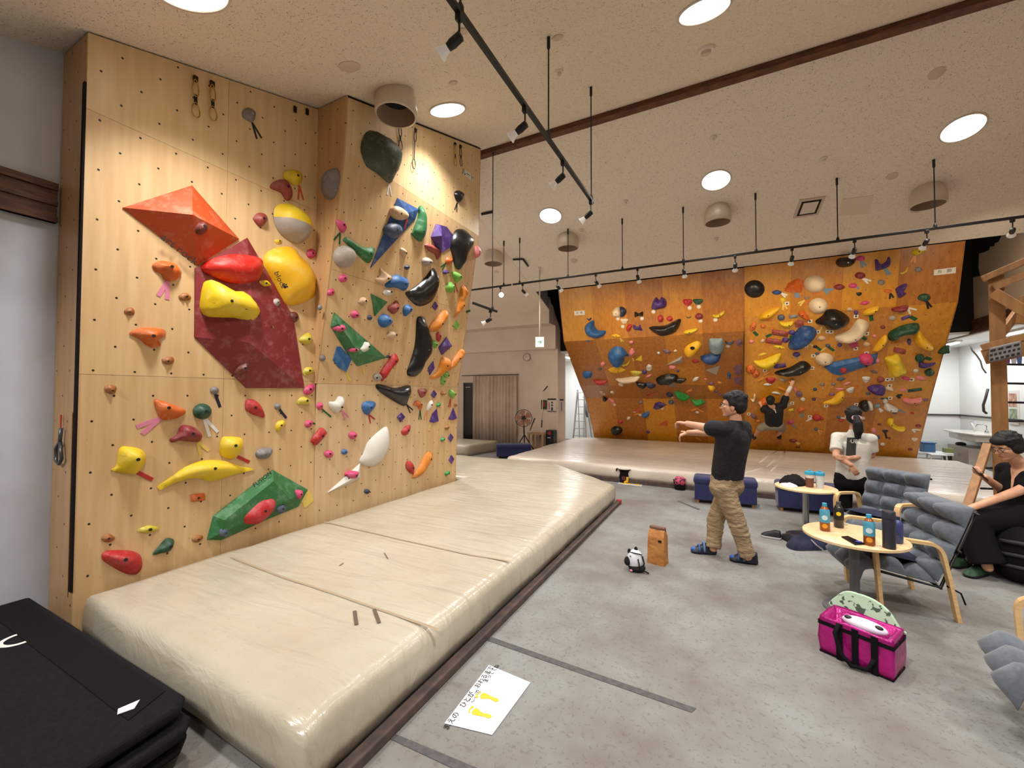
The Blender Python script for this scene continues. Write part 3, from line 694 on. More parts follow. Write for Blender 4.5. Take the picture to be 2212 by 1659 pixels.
names = ['leftmost spotlight on the long far track', 'second spotlight from the left on the long far track', 'third spotlight from the left on the long far track', 'fourth spotlight from the left on the long far track', 'fifth spotlight from the left on the long far track', 'sixth spotlight from the left on the long far track', 'seventh spotlight from the left on the long far track', 'eighth spotlight from the left on the long far track', 'ninth spotlight from the left on the long far track', 'rightmost spotlight on the long far track, at the frame edge']
for px, s, k in zip([1129, 1204, 1287, 1377, 1477, 1588, 1711, 1846, 2002, 2187], names, range(10)):
    p = onY(px, 605 - (px - 1200) * .133, YF); p = Vector((p.x, YF, ZF))
    spot(p, (4.36, 11.0, 3.1) if k == 9 else (p.x * .92 + (.6 if k < 3 else 0), 10.6, 2.3), s, 'spotlights on the long far track', P_TRACK_FAR, angle=95)
pL = onY(1081, 625, YF)
spot((pL.x, YF, ZF), (pL.x + 2.2, 5.0, 2.0), 'lit round bulb on the short track in front of the wing ceiling', 'spotlights on the short track', 40, on=True, light=True)
track('lighting_track', (-3.3, 5.15, 2.985), (-3.3, 5.86, 2.985), .03, [(-3.3, 5.72, 2.985)], 'short low track poking out beside the pale wall edge')
spot((-3.3, 5.66, 2.985), (-4.3, 5.2, 2.2), 'small spotlight under the low track beside the pale wall', 'spotlights on the low track', 12, light=False)
# corner piece of rail on the far ceiling and a short stub beside the pale wall
tr = on_plane(1108, 561, (0, SL, 1), ZRIDGE + SL * YRIDGE - .03); t2 = on_plane(1130, 560, (0, SL, 1), ZRIDGE + SL * YRIDGE - .03); t3 = on_plane(1141, 575, (0, SL, 1), ZRIDGE + SL * YRIDGE - .03)
tag(MB().beam(tr, t2, .03, .03).beam(t2, t3, .03, .03).build('ceiling_rail', M_BLK), 'small black angled rail piece on the far ceiling above the track', 'rail')
s1 = on_plane(1040, 463, (0, SL, 1), ZRIDGE + SL * YRIDGE - .03); s2 = on_plane(1064, 458, (0, SL, 1), ZRIDGE + SL * YRIDGE - .03)
tag(MB().beam(s1, s2, .035, .035).build('ceiling_rail', M_BLK), 'short black rail stub on the ceiling right beside the pale wall top', 'rail')
# tubes in the rooms behind the orange wall
M_TUBE = material('lit_tube', (250, 253, 255), 0.4, emit=12.0)
def tube_light(c, label, L=1.2, ax=0, power=P_TUBE):
    c = Vector(c); d = Vector((L / 2, 0, 0)) if ax == 0 else Vector((0, L / 2, 0)); t = empty('tube_light', c); tag(t, label, 'ceiling light')
    MB().obox(c - Vector((0, 0, .02)), d, Vector((-d.y, d.x, 0)).normalized() * .06, (0, 0, .02)).build('housing', MATS['white_plastic'], t, bevel=.005)
    MB().tube([c - d * .96 - Vector((0, 0, .06)), c + d * .96 - Vector((0, 0, .06))], .02, 12).build('tube', M_TUBE, t, smooth=True)
    lamp('AREA', 'tube_lamp', c - Vector((0, 0, .09)), power, TUBE, c - Vector((0, 0, 2)), size=L if ax == 0 else .1, size_y=.1 if ax == 0 else L, parent=t)
tube_light((4.85, 11.4, 2.88), 'lit white tube on the washroom ceiling right of the orange wall', 1.3, 1)
tube_light((4.6, 13.4, 2.88), 'white tube light deeper in the washroom behind the orange wall', 1.2, 1)
g = onY(1224, 770, 12.6)
tube_light((g.x, 12.75, 2.88), 'small glaring light at the left end behind the orange wall', .5, 1, 60)
tube_light((-4.2, 14.0, 2.88), 'tube light in the store room behind the orange wall', 1.2, 0, 60)
# illuminated exit sign on a pole
ec = Vector((-3.9, 8.98, 2.87)); ex = empty('exit_sign', (ec.x, ec.y, 2.72)); tag(ex, 'small lit exit sign with a green arrow hanging on a long white pole', 'exit sign')
dv = (EYE - ec); dv.z = 0; dv.normalize(); su = Vector((-dv.y, dv.x, 0)); su = su if su.dot(R_) > 0 else -su
MB().obox(ec, su * .105, dv * .035, (0, 0, .125)).build('sign_box', MATS['white_plastic'], ex, bevel=.006)
M_EXIT = material('lit_white_panel', (236, 250, 240), 0.4, emit=1.3)
MB().obox(ec + dv * .037, su * .095, dv * .002, (0, 0, .113)).build('sign_panel', M_EXIT, ex)
ar = MB(); o_ = ec + dv * .041
ar.obox(o_ - su * .01, su * .045, dv * .001, (0, 0, .008)); ar.obox(o_ + su * .022 + Vector((0, 0, .018)), (su * .7 - Vector((0, 0, .7))) * .032, dv * .001, (su * .7 + Vector((0, 0, .7))) * .008)
ar.obox(o_ + su * .022 - Vector((0, 0, .018)), (su * .7 + Vector((0, 0, .7))) * .032, dv * .001, (su * .7 - Vector((0, 0, .7))) * .008)
ar.build('arrow', material('exit_green', (20, 150, 110), 0.5, emit=.8), ex)
MB().tube([ec + Vector((0, 0, .12)), (ec.x, ec.y, ceil_z(ec.y))], .016, 12).build('pole', MATS['white_plastic'], ex, smooth=True)
# ================================================================== CLIMBING HOLDS: builders
CROP = {'z': (0, 0, 3.95), 'a': (100, 350, 3.687), 'b': (130, 750, 3.318), 'c': (650, 180, 3.95), 'd': (650, 540, 5.267), 'e': (630, 780, 5.183),
        'f': (1180, 480, 4.809), 'g': (1580, 480, 4.254), 'h': (1200, 780, 5.027), 'i': (1580, 760, 4.608), 'p': (0, 0, 1)}
def px(crop, x, y):
    a, b, s = CROP[crop]; return a + x / s, b + y / s
HC_ = {'or': ((206, 96, 26), 'orange'), 'oc': ((214, 128, 30), 'ochre orange'), 'ro': ((188, 74, 30), 'burnt orange'), 'rd': ((176, 30, 34), 'red'), 'sr': ((196, 30, 16), 'bright red'),
       'mr': ((128, 34, 40), 'maroon'), 'ye': ((226, 194, 30), 'yellow'), 'gy2': ((206, 190, 60), 'dull yellow'), 'yo': ((236, 180, 24), 'golden yellow'), 'pk': ((206, 62, 112), 'pink'),
       'lp': ((222, 128, 132), 'pale pink'), 'gn': ((40, 108, 58), 'green'), 'bg': ((34, 146, 62), 'bright green'), 'dg': ((16, 66, 44), 'dark green'), 'og': ((52, 66, 50), 'olive green'),
       'lm': ((112, 176, 62), 'lime green'), 'bl': ((38, 96, 158), 'blue'), 'cb': ((28, 70, 128), 'cobalt blue'), 'nv': ((30, 44, 78), 'navy'), 'bk': ((18, 18, 19), 'black'), 'wh': ((216, 214, 208), 'white'),
       'cr': ((226, 206, 176), 'cream'), 'gr': ((122, 118, 120), 'grey'), 'lg': ((168, 158, 150), 'light grey'), 'br': ((158, 96, 44), 'brown'), 'db': ((104, 40, 34), 'red-brown'),
       'tn': ((206, 172, 136), 'tan'), 'pu': ((70, 42, 118), 'purple'), 'mv': ((122, 88, 112), 'mauve'), 'sl': ((66, 82, 104), 'slate blue'), 'tb': ((120, 140, 150), 'grey-blue'), 'rb': ((148, 60, 52), 'brick red')}
def hold_mat(c):
    n = HC_[c][1].replace(' ', '_') + '_resin'
    if n in MATS: return MATS[n]
    rgb = HC_[c][0]; q = NT(n); tc = q.n('ShaderNodeTexCoord')
    nz = q.n('ShaderNodeTexNoise', i_Scale=9.0, i_Detail=5.0, i_Roughness=0.7); q.l(tc.outputs['Object'], nz.inputs['Vector'])
    cr = q.n('ShaderNodeValToRGB'); e = cr.color_ramp.elements; e[0].position = .5; e[1].position = .85
    k = .10 if c == 'bk' else .42
    e[0].color = lin(rgb); e[1].color = lin(tuple(v + (225 - v) * k for v in rgb)); q.l(nz.outputs[0], cr.inputs[0]); q.l(cr.outputs[0], q.b.inputs['Base Color'])
    q.b.inputs['Roughness'].default_value = .28 if c == 'bk' else .5
    n2 = q.n('ShaderNodeTexNoise', i_Scale=130.0, i_Detail=2.0); q.l(tc.outputs['Object'], n2.inputs['Vector'])
    bp = q.n('ShaderNodeBump', i_Strength=.18, i_Distance=.004); q.l(n2.outputs[0], bp.inputs['Height']); q.l(bp.outputs[0], q.b.inputs['Normal'])
    return q.m
M_BOLT = material('bolt_recess', (24, 20, 18), 0.6)
M_STEEL = material('steel', (170, 170, 172), 0.3, metal=1.0)
ITEMS = []      # every thing on the climbing walls: dict(obj, desc, wall, x, y, size, lm)

def near_side(x, y): return 'A' if x < 683 else 'B'
def wall_of(x, y): return near_side(x, y) if x < 1060 else ('C' if x < 1606 else 'D')
def catmull(P, k):
    out = []; n = len(P)
    for i in range(n):
        p0, p1, p2, p3 = P[i - 1], P[i], P[(i + 1) % n], P[(i + 2) % n]
        for j in range(k):
            t = j / k; t2, t3 = t * t, t * t * t
            out.append(tuple(.5 * (2 * p1[d] + (p2[d] - p0[d]) * t + (2 * p0[d] - 5 * p1[d] + 4 * p2[d] - p3[d]) * t2 + (3 * p1[d] - p0[d] - 3 * p2[d] + p3[d]) * t3) for d in (0, 1)))
    return out
def shape_pts(kind, cx, cy, w, h, ang, seed):
    rg = random.Random(seed); P = []
    if kind in ('oval', 'ball', 'disc', 'ring'):
        P = [(math.cos(a), math.sin(a)) for a in [2 * PI * i / 20 for i in range(20)]]
        if kind == 'oval': P = [(x * (1 + .10 * math.sin(2.1 + seed) * y), y * (1 + .10 * math.cos(seed * 1.7) * x)) for x, y in P]
    elif kind == 'drop': P = [(math.sin(a) * (1 - .48 * (1 + -math.cos(a)) / 2 * 1.1), -math.cos(a)) for a in [2 * PI * i / 20 for i in range(20)]]
    elif kind == 'bean': P = [(math.cos(a), math.sin(a) * .72 + .34 * math.cos(a) ** 2 - .2) for a in [2 * PI * i / 22 for i in range(22)]]
    elif kind == 'rock':
        n = 9; P = [((.82 + .24 * rg.random()) * math.cos(2 * PI * i / n), (.8 + .26 * rg.random()) * math.sin(2 * PI * i / n)) for i in range(n)]
    elif kind == 'gem': P = [(0, -1), (.9, -.1), (.1, 1), (-.95, .15)]
    elif kind == 'hex': P = [(-.9, -.25), (-.2, -1), (.85, -.6), (1, .35), (.25, 1), (-.75, .75)]
    elif kind == 'tri': P = [(-1, .55), (.75, -1), (1, .95)]
    elif kind == 'bar': P = [(-1, -.55), (-.85, -.9), (.85, -.9), (1, -.55), (1, .55), (.85, .9), (-.85, .9), (-1, .55)]
    elif kind == 'wedge': P = [(-1, -.65), (-.3, -.85), (.4, -.85), (1, -.6), (.8, .2), (.3, .9), (-.3, .95), (-.8, .25)]
    elif kind == 'cres': P = [(-1, -.5), (-.45, .02), (.2, .05), (1, -.75), (.95, -.1), (.45, .75), (-.25, .9), (-.85, .4)]
    elif kind == 'leaf': P = [(-1, 0), (-.55, -.6), (.1, -.85), (.65, -.5), (1, .05), (.5, .65), (-.1, .85), (-.6, .55)]
    ca, sa = math.cos(math.radians(ang)), math.sin(math.radians(ang))
    return [(cx + (x * w / 2) * ca - (y * h / 2) * sa, cy + (x * w / 2) * sa + (y * h / 2) * ca) for x, y in P]
NOUN = {'oval': 'oval hold', 'drop': 'teardrop hold', 'bean': 'kidney-shaped hold', 'rock': 'rock-like hold', 'gem': 'diamond-shaped hold', 'tri': 'triangular hold', 'bar': 'bar-shaped hold', 'hex': 'angular block hold',
        'wedge': 'half-moon hold', 'ball': 'ball-shaped hold', 'cres': 'crescent hold', 'leaf': 'leaf-shaped hold', 'disc': 'round disc hold', 'ring': 'ring-shaped hold'}
SEED = [0]
def make_hold(pp, c, kind, H, noun, lm=None, off=0.0, sharp=False, apex=(), ridges=(), wall=None, split=None, flange=0.0, name='climbing_hold', bolt=True, rough=0.0):
    """pp: outline in photo pixels, unprojected on to the wall surface (+off) and built up H metres along its normal"""
    SEED[0] += 1; sd = SEED[0]
    mx = sum(p[0] for p in pp) / len(pp); my = sum(p[1] for p in pp) / len(pp)
    w = wall or wall_of(mx, my); sf = surf_at(w, mx, my)
    W3 = [sf.at(x, y, off) for x, y in pp]; O = sum(W3, Vector()) / len(W3)
    P = [((p - O).dot(sf.u), (p - O).dot(sf.v)) for p in W3]
    if sum(P[i - 1][0] * P[i][1] - P[i][0] * P[i - 1][1] for i in range(len(P))) < 0: P.reverse()
    size = max(max(p[0] for p in P) - min(p[0] for p in P), max(p[1] for p in P) - min(p[1] for p in P))
    ar = abs(sum(P[i - 1][0] * P[i][1] - P[i][0] * P[i - 1][1] for i in range(len(P)))) / 2
    emb = (off if off else -.0007)
    if sharp:
        ap = []
        for x, y, hh in apex:
            q_ = sf.at(x, y, off + hh); ap.append(((q_ - O).dot(sf.u), (q_ - O).dot(sf.v)))
        n = len(P)
        V, Fc = fill_poly(P, 0, ap, [(n + i, n + j) for i, j in ridges])
        hs = [.012] * n + [a[2] for a in apex]
        V = list(V); hs = hs[:len(V)]
    else:
        big_ = size > .22; k = 5 if len(P) < 12 else 2
        if len(P) >= 18: k = 1 if size < .12 else 2
        P = catmull(P, k if size > .06 else max(1, k - 2)); n = len(P)
        s = math.sqrt(ar) / (9 if big_ else 5.5)
        V, Fc = fill_poly(P, s)
        dd = [0.0 if i < n else edge_dist(v[0], v[1], P) for i, v in enumerate(V)]; dm = max(dd) or 1e-3
        hs = []
        for d in dd:
            t = d / dm
            if kind == 'disc': hh = H * min(1, (1 - (1 - t) ** 4))
            elif kind == 'ring': hh = H * (1 - abs(t - .45) * 1.6)
            else: hh = H * math.sqrt(max(0, 1 - (1 - t) ** 2))
            if flange and t < .22: hh = H * .12
            hs.append(hh)
        nb = {i: set() for i in range(len(V))}
        for f in Fc:
            for a in f: nb[a].update(f)
        for _ in range(3 if kind != 'ball' else 1):
            hs = [h if i < n else (h + sum(hs[j] for j in nb[i]) / len(nb[i])) / 2 for i, h in enumerate(hs)]
        mh = max(hs) or 1; hs = [h * H / mh for h in hs]
        rn = rough or (.5 if kind == 'rock' else .0)
        if rn: hs = [h if i < n else max(.004, h * (1 + rn * noise.noise(Vector((V[i][0] / size * 5, V[i][1] / size * 5, sd * 1.3))))) for i, h in enumerate(hs)]
        if kind in ('wedge', 'bucket'):
            vy = [v[1] for v in V]; a0, a1 = min(vy), max(vy)
            hs = [h * (.45 + .75 * (v[1] - a0) / (a1 - a0)) for h, v in zip(hs, V)]
        for i in range(n): hs[i] = min(.012, H * .25)
    nV = len(V); verts = [O + sf.u * v[0] + sf.v * v[1] + sf.n * h for v, h in zip(V, hs)]
    verts += [O + sf.u * V[i][0] + sf.v * V[i][1] - sf.n * emb for i in range(n)]
    side = [(i, (i + 1) % n, nV + (i + 1) % n, nV + i) for i in range(n)]
    back = [tuple(nV + i for i in range(n))]
    top = [tuple(f) for f in Fc]
    m = hold_mat(c)
    if split:                                          # two-coloured hold: pixels above the line take the second colour
        c2, (x0, y0), (x1, y1), pname, qname = split
        a = sf.at(x0, y0, off + H * .5); b = sf.at(x1, y1, off + H * .5); a2 = ((a - O).dot(sf.u), (a - O).dot(sf.v)); b2 = ((b - O).dot(sf.u), (b - O).dot(sf.v))
        def up(f):
            cxx = sum(V[i][0] for i in f) / len(f); cyy = sum(V[i][1] for i in f) / len(f)
            return (b2[0] - a2[0]) * (cyy - a2[1]) - (b2[1] - a2[1]) * (cxx - a2[0]) > 0
        t = empty(name, O)
        def sub(nm, fs, mm, extra):
            ids = sorted({i for f in fs + extra for i in f}); mp = {j: k2 for k2, j in enumerate(ids)}
            return newobj(nm, [verts[i] for i in ids], [tuple(mp[i] for i in f) for f in fs + extra], mm, t, True)
        sub(qname, [f for f in top if not up(f)], m, side + back); sub(pname, [f for f in top if up(f)], hold_mat(c2), [])
        o = t
    else:
        o = newobj(name, verts, top + side + back, m, None, not sharp, origin=O)
        if not sharp:
            try: o.data.set_sharp_from_angle(angle=math.radians(70))
            except Exception: pass
    if bolt and not sharp and size > (.05 if w in 'ABJ' else .2):
        j = max(range(nV), key=lambda i: hs[i] + (0 if i >= n else -9)); r = min(.012, size * .09)
        pc = verts[j]
        MB().lathe([(r, -.004), (r * .98, .0022), (.0003, .0022)], pc, sf.n, 10, True, False).build('bolt', M_STEEL if c in ('bk', 'gr') else M_BOLT, o)
    d = HC_[c][1] + ' ' + noun
    ITEMS.append(dict(o=o, d=d, w=w, x=mx, y=my, s=size, lm=lm, k='hold' if name == 'climbing_hold' else 'volume'))
    return o, sf, O
def Eh(crop, c, kind, cx, cy, w, h, ang=0, H=None, noun=None, off=0.0, lm=None, wall=None, **kw):
    SEED[0] += 1
    pts = [px(crop, x, y) for x, y in shape_pts(kind, cx, cy, w, h, ang, SEED[0])]
    mx, my = px(crop, cx, cy); wl = wall or wall_of(mx, my); sf = surf_at(wl, mx, my)
    a, b = px(crop, cx - min(w, h) / 2, cy), px(crop, cx + min(w, h) / 2, cy); dim = (sf.at(*a) - sf.at(*b)).length
    H = H or (dim * (.5 if kind in ('ball', 'rock') else .42))
    if kind in ('gem', 'hex', 'tri'):
        n = len(pts); ax, ay = px(crop, cx, cy)
        kw = dict(kw, sharp=True, apex=[(ax, ay, H)], ridges=[])
    return make_hold(pts, c, kind, H, noun or NOUN[kind], lm, off, wall=wl, **kw)
def Ph(crop, c, pts, H, noun, lm=None, off=0.0, kind='dome', apex=None, split=None, **kw):
    pp = [px(crop, x, y) for x, y in pts]
    if apex: kw = dict(kw, sharp=True, apex=[px(crop, x, y) + (hh,) for x, y, hh in apex])
    if split: kw['split'] = (split[0], px(crop, *split[1]), px(crop, *split[2]), split[3], split[4])
    return make_hold(pp, c, kind, H, noun, lm, off, **kw)
TAPEC = {'pk': ((214, 130, 160), 'pink'), 'bk': ((24, 24, 24), 'black'), 'wh': ((228, 226, 222), 'white'), 'ye': ((224, 196, 96), 'yellow'), 'rd': ((176, 40, 36), 'red'), 'gn': ((22, 84, 44), 'green'),
         'or': ((206, 84, 34), 'orange'), 'nv': ((24, 28, 50), 'navy'), 'bl': ((110, 136, 160), 'grey-blue'), 'oc': ((214, 150, 80), 'light orange')}
def tape_mat(c): return material('tape_' + c, TAPEC[c][0], 0.45)
def strip_mesh(mb, sf, a, b, w, t=.003):
    d = (b - a); L = d.length; d.normalize(); s = sf.n.cross(d)
    mb.obox((a + b) / 2 + sf.n * (t * .5 + .0008), d * (L / 2), s * (w / 2), sf.n * (t / 2))
def Tp(crop, c, ax, ay, *ends, w=None, off=0.0, word=None):
    """tape mark: one strip or a V of strips, stuck flat on the wall"""
    x0, y0 = px(crop, ax, ay); E_ = [px(crop, *e) for e in ends]; wl = wall_of(x0, y0); sf = surf_at(wl, (x0 + E_[0][0]) / 2, (y0 + E_[0][1]) / 2)
    w = w or (.017 if wl in 'AB' else .03); mb = MB(); A = sf.at(x0, y0, off)
    for i, e in enumerate(E_): strip_mesh(mb, sf, A, sf.at(e[0], e[1], off), w, .003 + .001 * i)
    o = mb.build('tape_mark', tape_mat(c))
    mx = (x0 + sum(e[0] for e in E_)) / (1 + len(E_)); my = (y0 + sum(e[1] for e in E_)) / (1 + len(E_))
    d = TAPEC[c][1] + (' ' + word if word else (' V-shaped tape mark' if len(E_) > 1 else ' tape strip'))
    ITEMS.append(dict(o=o, d=d, w=wl, x=mx, y=my, s=.1, lm=None, k='tape')); return o
M_TAG = material('white_tag', (232, 226, 214), 0.6); M_TAGO = material('orange_frame_tag', (214, 104, 30), 0.6); M_INK = material('black_ink', (20, 18, 18), 0.7)
def Tg(crop, x, y, kind='round', r=None):
    x, y = px(crop, x, y); wl = wall_of(x, y); sf = surf_at(wl, x, y); c = sf.at(x, y)
    if kind == 'round':
        o = MB().lathe([(.042, .0008), (.042, .003), (.0003, .003)], c, sf.n, 20, True, False).build('route_tag', M_TAG); d = 'round white route tag'
        MB().lathe([(.030, .0032), (.030, .004), (.026, .004), (.026, .0032)], c, sf.n, 18, False, False).build('printed_ring', M_INK, o)
    elif kind == 'square':
        o = MB().obox(c + sf.n * .002, sf.u * .036, sf.v * .036, sf.n * .0012).build('route_tag', M_TAG); d = 'square white route tag'
        MB().obox(c + sf.n * .0035, sf.u * .014, sf.v * .016, sf.n * .0006).build('printed_mark', M_INK, o)
    else:
        mb = MB(); d = 'orange-framed route tag'
        for q_ in (-1, 1): mb.obox(c + sf.v * (.02 * q_) + sf.n * .002, sf.u * .04, sf.v * .006, sf.n * .001); mb.obox(c + sf.u * (.036 * q_) + sf.n * .002, sf.u * .006, sf.v * .026, sf.n * .001)
        o = mb.build('route_tag', M_TAGO)
    ITEMS.append(dict(o=o, d=d, w=wl, x=x, y=y, s=.08, lm=None, k='tag')); return o
# ================================================================== HOLDS ON THE PALE LEFT WALL
VK = dict(name='climbing_volume', bolt=False)
ov, _s, _o = Ph('a', 'ro', [(605, 365), (1155, 188), (1530, 615), (1205, 825)], .2, 'pyramid volume', 'big burnt orange pyramid volume', apex=[(1165, 420, .20)], **VK)
rv, _s, _o = Ph('p', 'mr', [(420, 580), (532.6, 514), (632, 684), (656, 838), (531, 838), (419, 728)], .16, 'faceted volume', 'big maroon faceted volume', apex=[(545, 640, .13), (538, 740, .15)], ridges=[(0, 1)], **VK)
Ph('a', 'sr', [(1265, 840), (1330, 770), (1500, 735), (1680, 760), (1722, 815), (1690, 930), (1560, 972), (1420, 945), (1320, 890)], .10, 'oval slab hold on the maroon volume', 'bright red oval slab', off=.085, bolt=False)
yh = Ph('a', 'ye', [(1290, 955), (1330, 945), (1420, 985), (1500, 1030), (1560, 1030), (1620, 1075), (1690, 1165), (1690, 1210), (1640, 1280), (1590, 1275), (1500, 1240), (1330, 1230), (1270, 1180), (1265, 1100)], .14, 'jug on the maroon volume', 'big yellow jug on the maroon volume', off=.10)
bh = Ph('a', 'yo', [(1725, 800), (1760, 715), (1850, 680), (1930, 675), (1985, 700), (2010, 745), (2085, 810), (2140, 910), (2145, 950), (2135, 1060), (2100, 1090), (2020, 1130), (1920, 1140), (1880, 1110), (1800, 950)], .16, 'rounded slab hold', 'big golden yellow rounded slab', bolt=False, flange=.2, off=0)
Ph('a', 'lg', [(1805, 400), (1830, 350), (1890, 332), (1960, 345), (2060, 430), (2105, 500), (2095, 580), (2030, 645), (1960, 640), (1870, 580), (1820, 500)], .17, 'and yellow half-and-half dome hold', 'grey and yellow dome', split=('ye', (1810, 410), (2105, 525), 'yellow_half', 'grey_half'), bolt=False)
Ph('a', 'ye', [(1885, 100), (1910, 70), (1975, 65), (2025, 95), (2035, 140), (2005, 185), (1960, 180), (1900, 140)], .07, 'bucket hold', 'highest yellow hold')
Tp('a', 'or', 2015, 188, (2048, 305), (2005, 300))
Ph('a', 'rb', [(1780, 205), (1800, 165), (1860, 142), (1910, 150), (1950, 210), (1955, 270), (1930, 305), (1900, 300), (1870, 250), (1820, 225)], .06, 'arched hold', 'brick red arched hold')
Ph('a', 'rb', [(1645, 445), (1680, 408), (1735, 415), (1757, 460), (1705, 518), (1660, 480)], .06, 'shield-shaped hold')
Eh('a', 'db', 'ball', 1230, 525, 100, 105, H=.06, off=.14, noun='ball hold on the orange pyramid volume')
Eh('a', 'ye', 'wedge', 1845, 634, 62, 36); Eh('a', 'ye', 'leaf', 1740, 965, 95, 55, 15, off=.07, noun='leaf-shaped hold on the maroon volume')
Eh('a', 'pk', 'disc', 2108, 730, 76, 76, H=.035); Eh('a', 'lg', 'disc', 1830, 1118, 58, 62, H=.03, off=.05, noun='disc foothold on the maroon volume')
Eh('a', 'db', 'oval', 1968, 1236, 75, 88); Eh('a', 'br', 'leaf', 1787, 1315, 78, 55, 30, off=.06, noun='leaf-shaped hold on the maroon volume')
Ph('b', 'db', [(1255, 190), (1270, 145), (1320, 105), (1395, 95), (1400, 120), (1350, 140), (1310, 185), (1280, 198)], .05, 'crescent hold on the maroon volume', off=.05)
Ph('a', 'gy2', [(2010, 1415), (2080, 1360), (2110, 1400), (2100, 1440), (2060, 1455)], .06, 'corner-shaped hold')
Eh('b', 'gy2', 'bean', 1775, 175, 82, 72, -20); Eh('b', 'pk', 'oval', 1783, 303, 95, 58, -42); Eh('b', 'gy2', 'bean', 1742, 390, 92, 78)
Ph('z', 'gr', [(2065, 960), (2085, 930), (2125, 922), (2175, 960), (2170, 1010), (2145, 1045), (2095, 1020), (2070, 1000)], .06, 'knob hold', 'highest grey knob hold')
Tp('z', 'bk', 2150, 1045, (2190, 1185), (2232, 1180))
Ph('a', 'or', [(842, 825), (890, 790), (970, 795), (1030, 820), (1070, 880), (1055, 920), (1000, 950), (940, 935), (915, 895), (870, 870)], .08, 'rock-like hold', 'orange rock-like hold with pink tape', rough=.5)
Tp('a', 'pk', 965, 950, (890, 1068), (962, 1095), w=.03)
Eh('a', 'br', 'rock', 1100, 1075, 104, 66); Eh('a', 'br', 'rock', 660, 1190, 92, 62)
Ph('a', 'or', [(662, 1360), (740, 1325), (830, 1320), (930, 1335), (945, 1380), (890, 1415), (905, 1460), (850, 1478), (790, 1455), (740, 1410), (690, 1385)], .09, 'rock-like hold', 'wide orange rock-like hold', rough=.6)
Eh('b', 'br', 'rock', 770, 95, 98, 64); Eh('b', 'br', 'rock', 360, 300, 90, 72)
Ph('b', 'or', [(672, 385), (710, 380), (890, 450), (850, 500), (770, 522), (720, 510), (690, 450)], .09, 'fan-shaped hold', 'orange fan-shaped hold', kind='wedge')
Tp('b', 'pk', 718, 508, (546, 572), (588, 622), w=.03)
Eh('b', 'dg', 'ball', 1015, 460, 132, 112, noun='grooved ball hold', lm='dark green grooved ball hold', H=.07)
Tp('b', 'wh', 1030, 505, (1070, 640), (1128, 608), w=.024)
Eh('b', 'gr', 'ball', 1104, 310, 62, 56, noun='knob foothold'); Tp('b', 'nv', 1112, 338, (1145, 430), w=.024)
Ph('b', 'mr', [(783, 660), (830, 630), (870, 560), (960, 575), (1012, 630), (990, 675), (900, 675), (850, 670), (800, 682)], .08, 'swirled hold', 'maroon swirled hold')
Tp('b', 'ye', 985, 682, (1005, 772), (1065, 742), w=.024)
Ph('b', 'ye', [(425, 725), (500, 713), (580, 735), (612, 780), (600, 830), (540, 905), (470, 905), (365, 880), (400, 850)], .13, 'bucket hold', 'left yellow bucket hold', kind='wedge')
Tp('b', 'rd', 540, 890, (660, 950), w=.028)
Ph('b', 'ye', [(1155, 655), (1200, 640), (1290, 650), (1307, 690), (1290, 750), (1240, 795), (1190, 795), (1140, 755)], .11, 'bucket hold', 'right yellow bucket hold', kind='wedge')
Tp('b', 'rd', 1270, 785, (1355, 824), w=.028)
Ph('b', 'gr', [(1400, 755), (1440, 725), (1510, 725), (1512, 760), (1480, 795), (1415, 795)], .05, 'lumpy hold', rough=.5)
Ph('b', 'rd', [(1322, 430), (1335, 378), (1390, 380), (1440, 430), (1460, 500), (1400, 490), (1340, 460)], .06, 'leaf-shaped hold', 'red leaf-shaped hold above the yellow boomerang')
Eh('b', 'gr', 'ball', 1556, 425, 46, 46, noun='knob foothold'); Tp('b', 'nv', 1570, 445, (1620, 508), w=.024)
Eh('b', 'ye', 'bean', 1573, 562, 90, 68, -55)
Ph('b', 'ye', [(697, 1010), (710, 985), (800, 925), (900, 855), (1000, 815), (1120, 808), (1200, 820), (1280, 850), (1375, 868), (1370, 882), (1270, 905), (1180, 935), (1060, 962), (1000, 940), (900, 945), (790, 985), (720, 1022)], .12, 'boomerang-shaped hold', 'long yellow boomerang hold', kind='wedge')
Eh('b', 'or', 'bar', 985, 1077, 102, 56, -8)
gv, _s, _o = Ph('b', 'gn', [(1050, 1378), (1095, 1208), (1520, 880), (1770, 1020), (1705, 1140), (1500, 1225), (1150, 1382)], .1, 'wedge volume', 'big green wedge volume', apex=[(1180, 1240, .11), (1530, 960, .11), (1650, 1090, .10), (1160, 1330, .09)], ridges=[(0, 1), (1, 2), (2, 3), (3, 0)], **VK)
Ph('b', 'rd', [(1305, 1215), (1350, 1160), (1420, 1100), (1490, 1080), (1540, 1090), (1535, 1150), (1480, 1220), (1410, 1265), (1330, 1265), (1310, 1240)], .07, 'bean hold on the green wedge volume', 'red bean on the green wedge', off=.085)
Eh('b', 'sl', 'disc', 1585, 1157, 66, 64, H=.03, off=.08, noun='disc foothold at the right on the green wedge volume'); Eh('b', 'sl', 'disc', 1173, 1327, 66, 64, H=.03, off=.08, noun='disc foothold at the left on the green wedge volume')
Eh('b', 'pk', 'drop', 1712, 1055, 64, 66, off=.07, noun='teardrop hold on the green wedge volume')
o = Tp('b', 'ye', 1750, 1050, (1785, 1125), w=.12, word='striped paper tape patch')
Eh('b', 'gy2', 'leaf', 628, 1305, 155, 62, -8, rough=.4, noun='shell-ridged hold'); Eh('b', 'br', 'rock', 340, 1368, 98, 66); Eh('b', 'br', 'oval', 983, 1372, 82, 48, -20)
Ph('b', 'dg', [(662, 1485), (710, 1420), (760, 1370), (805, 1375), (810, 1410), (780, 1460), (720, 1475)], .07, 'claw-shaped hold', 'dark green claw-shaped hold')
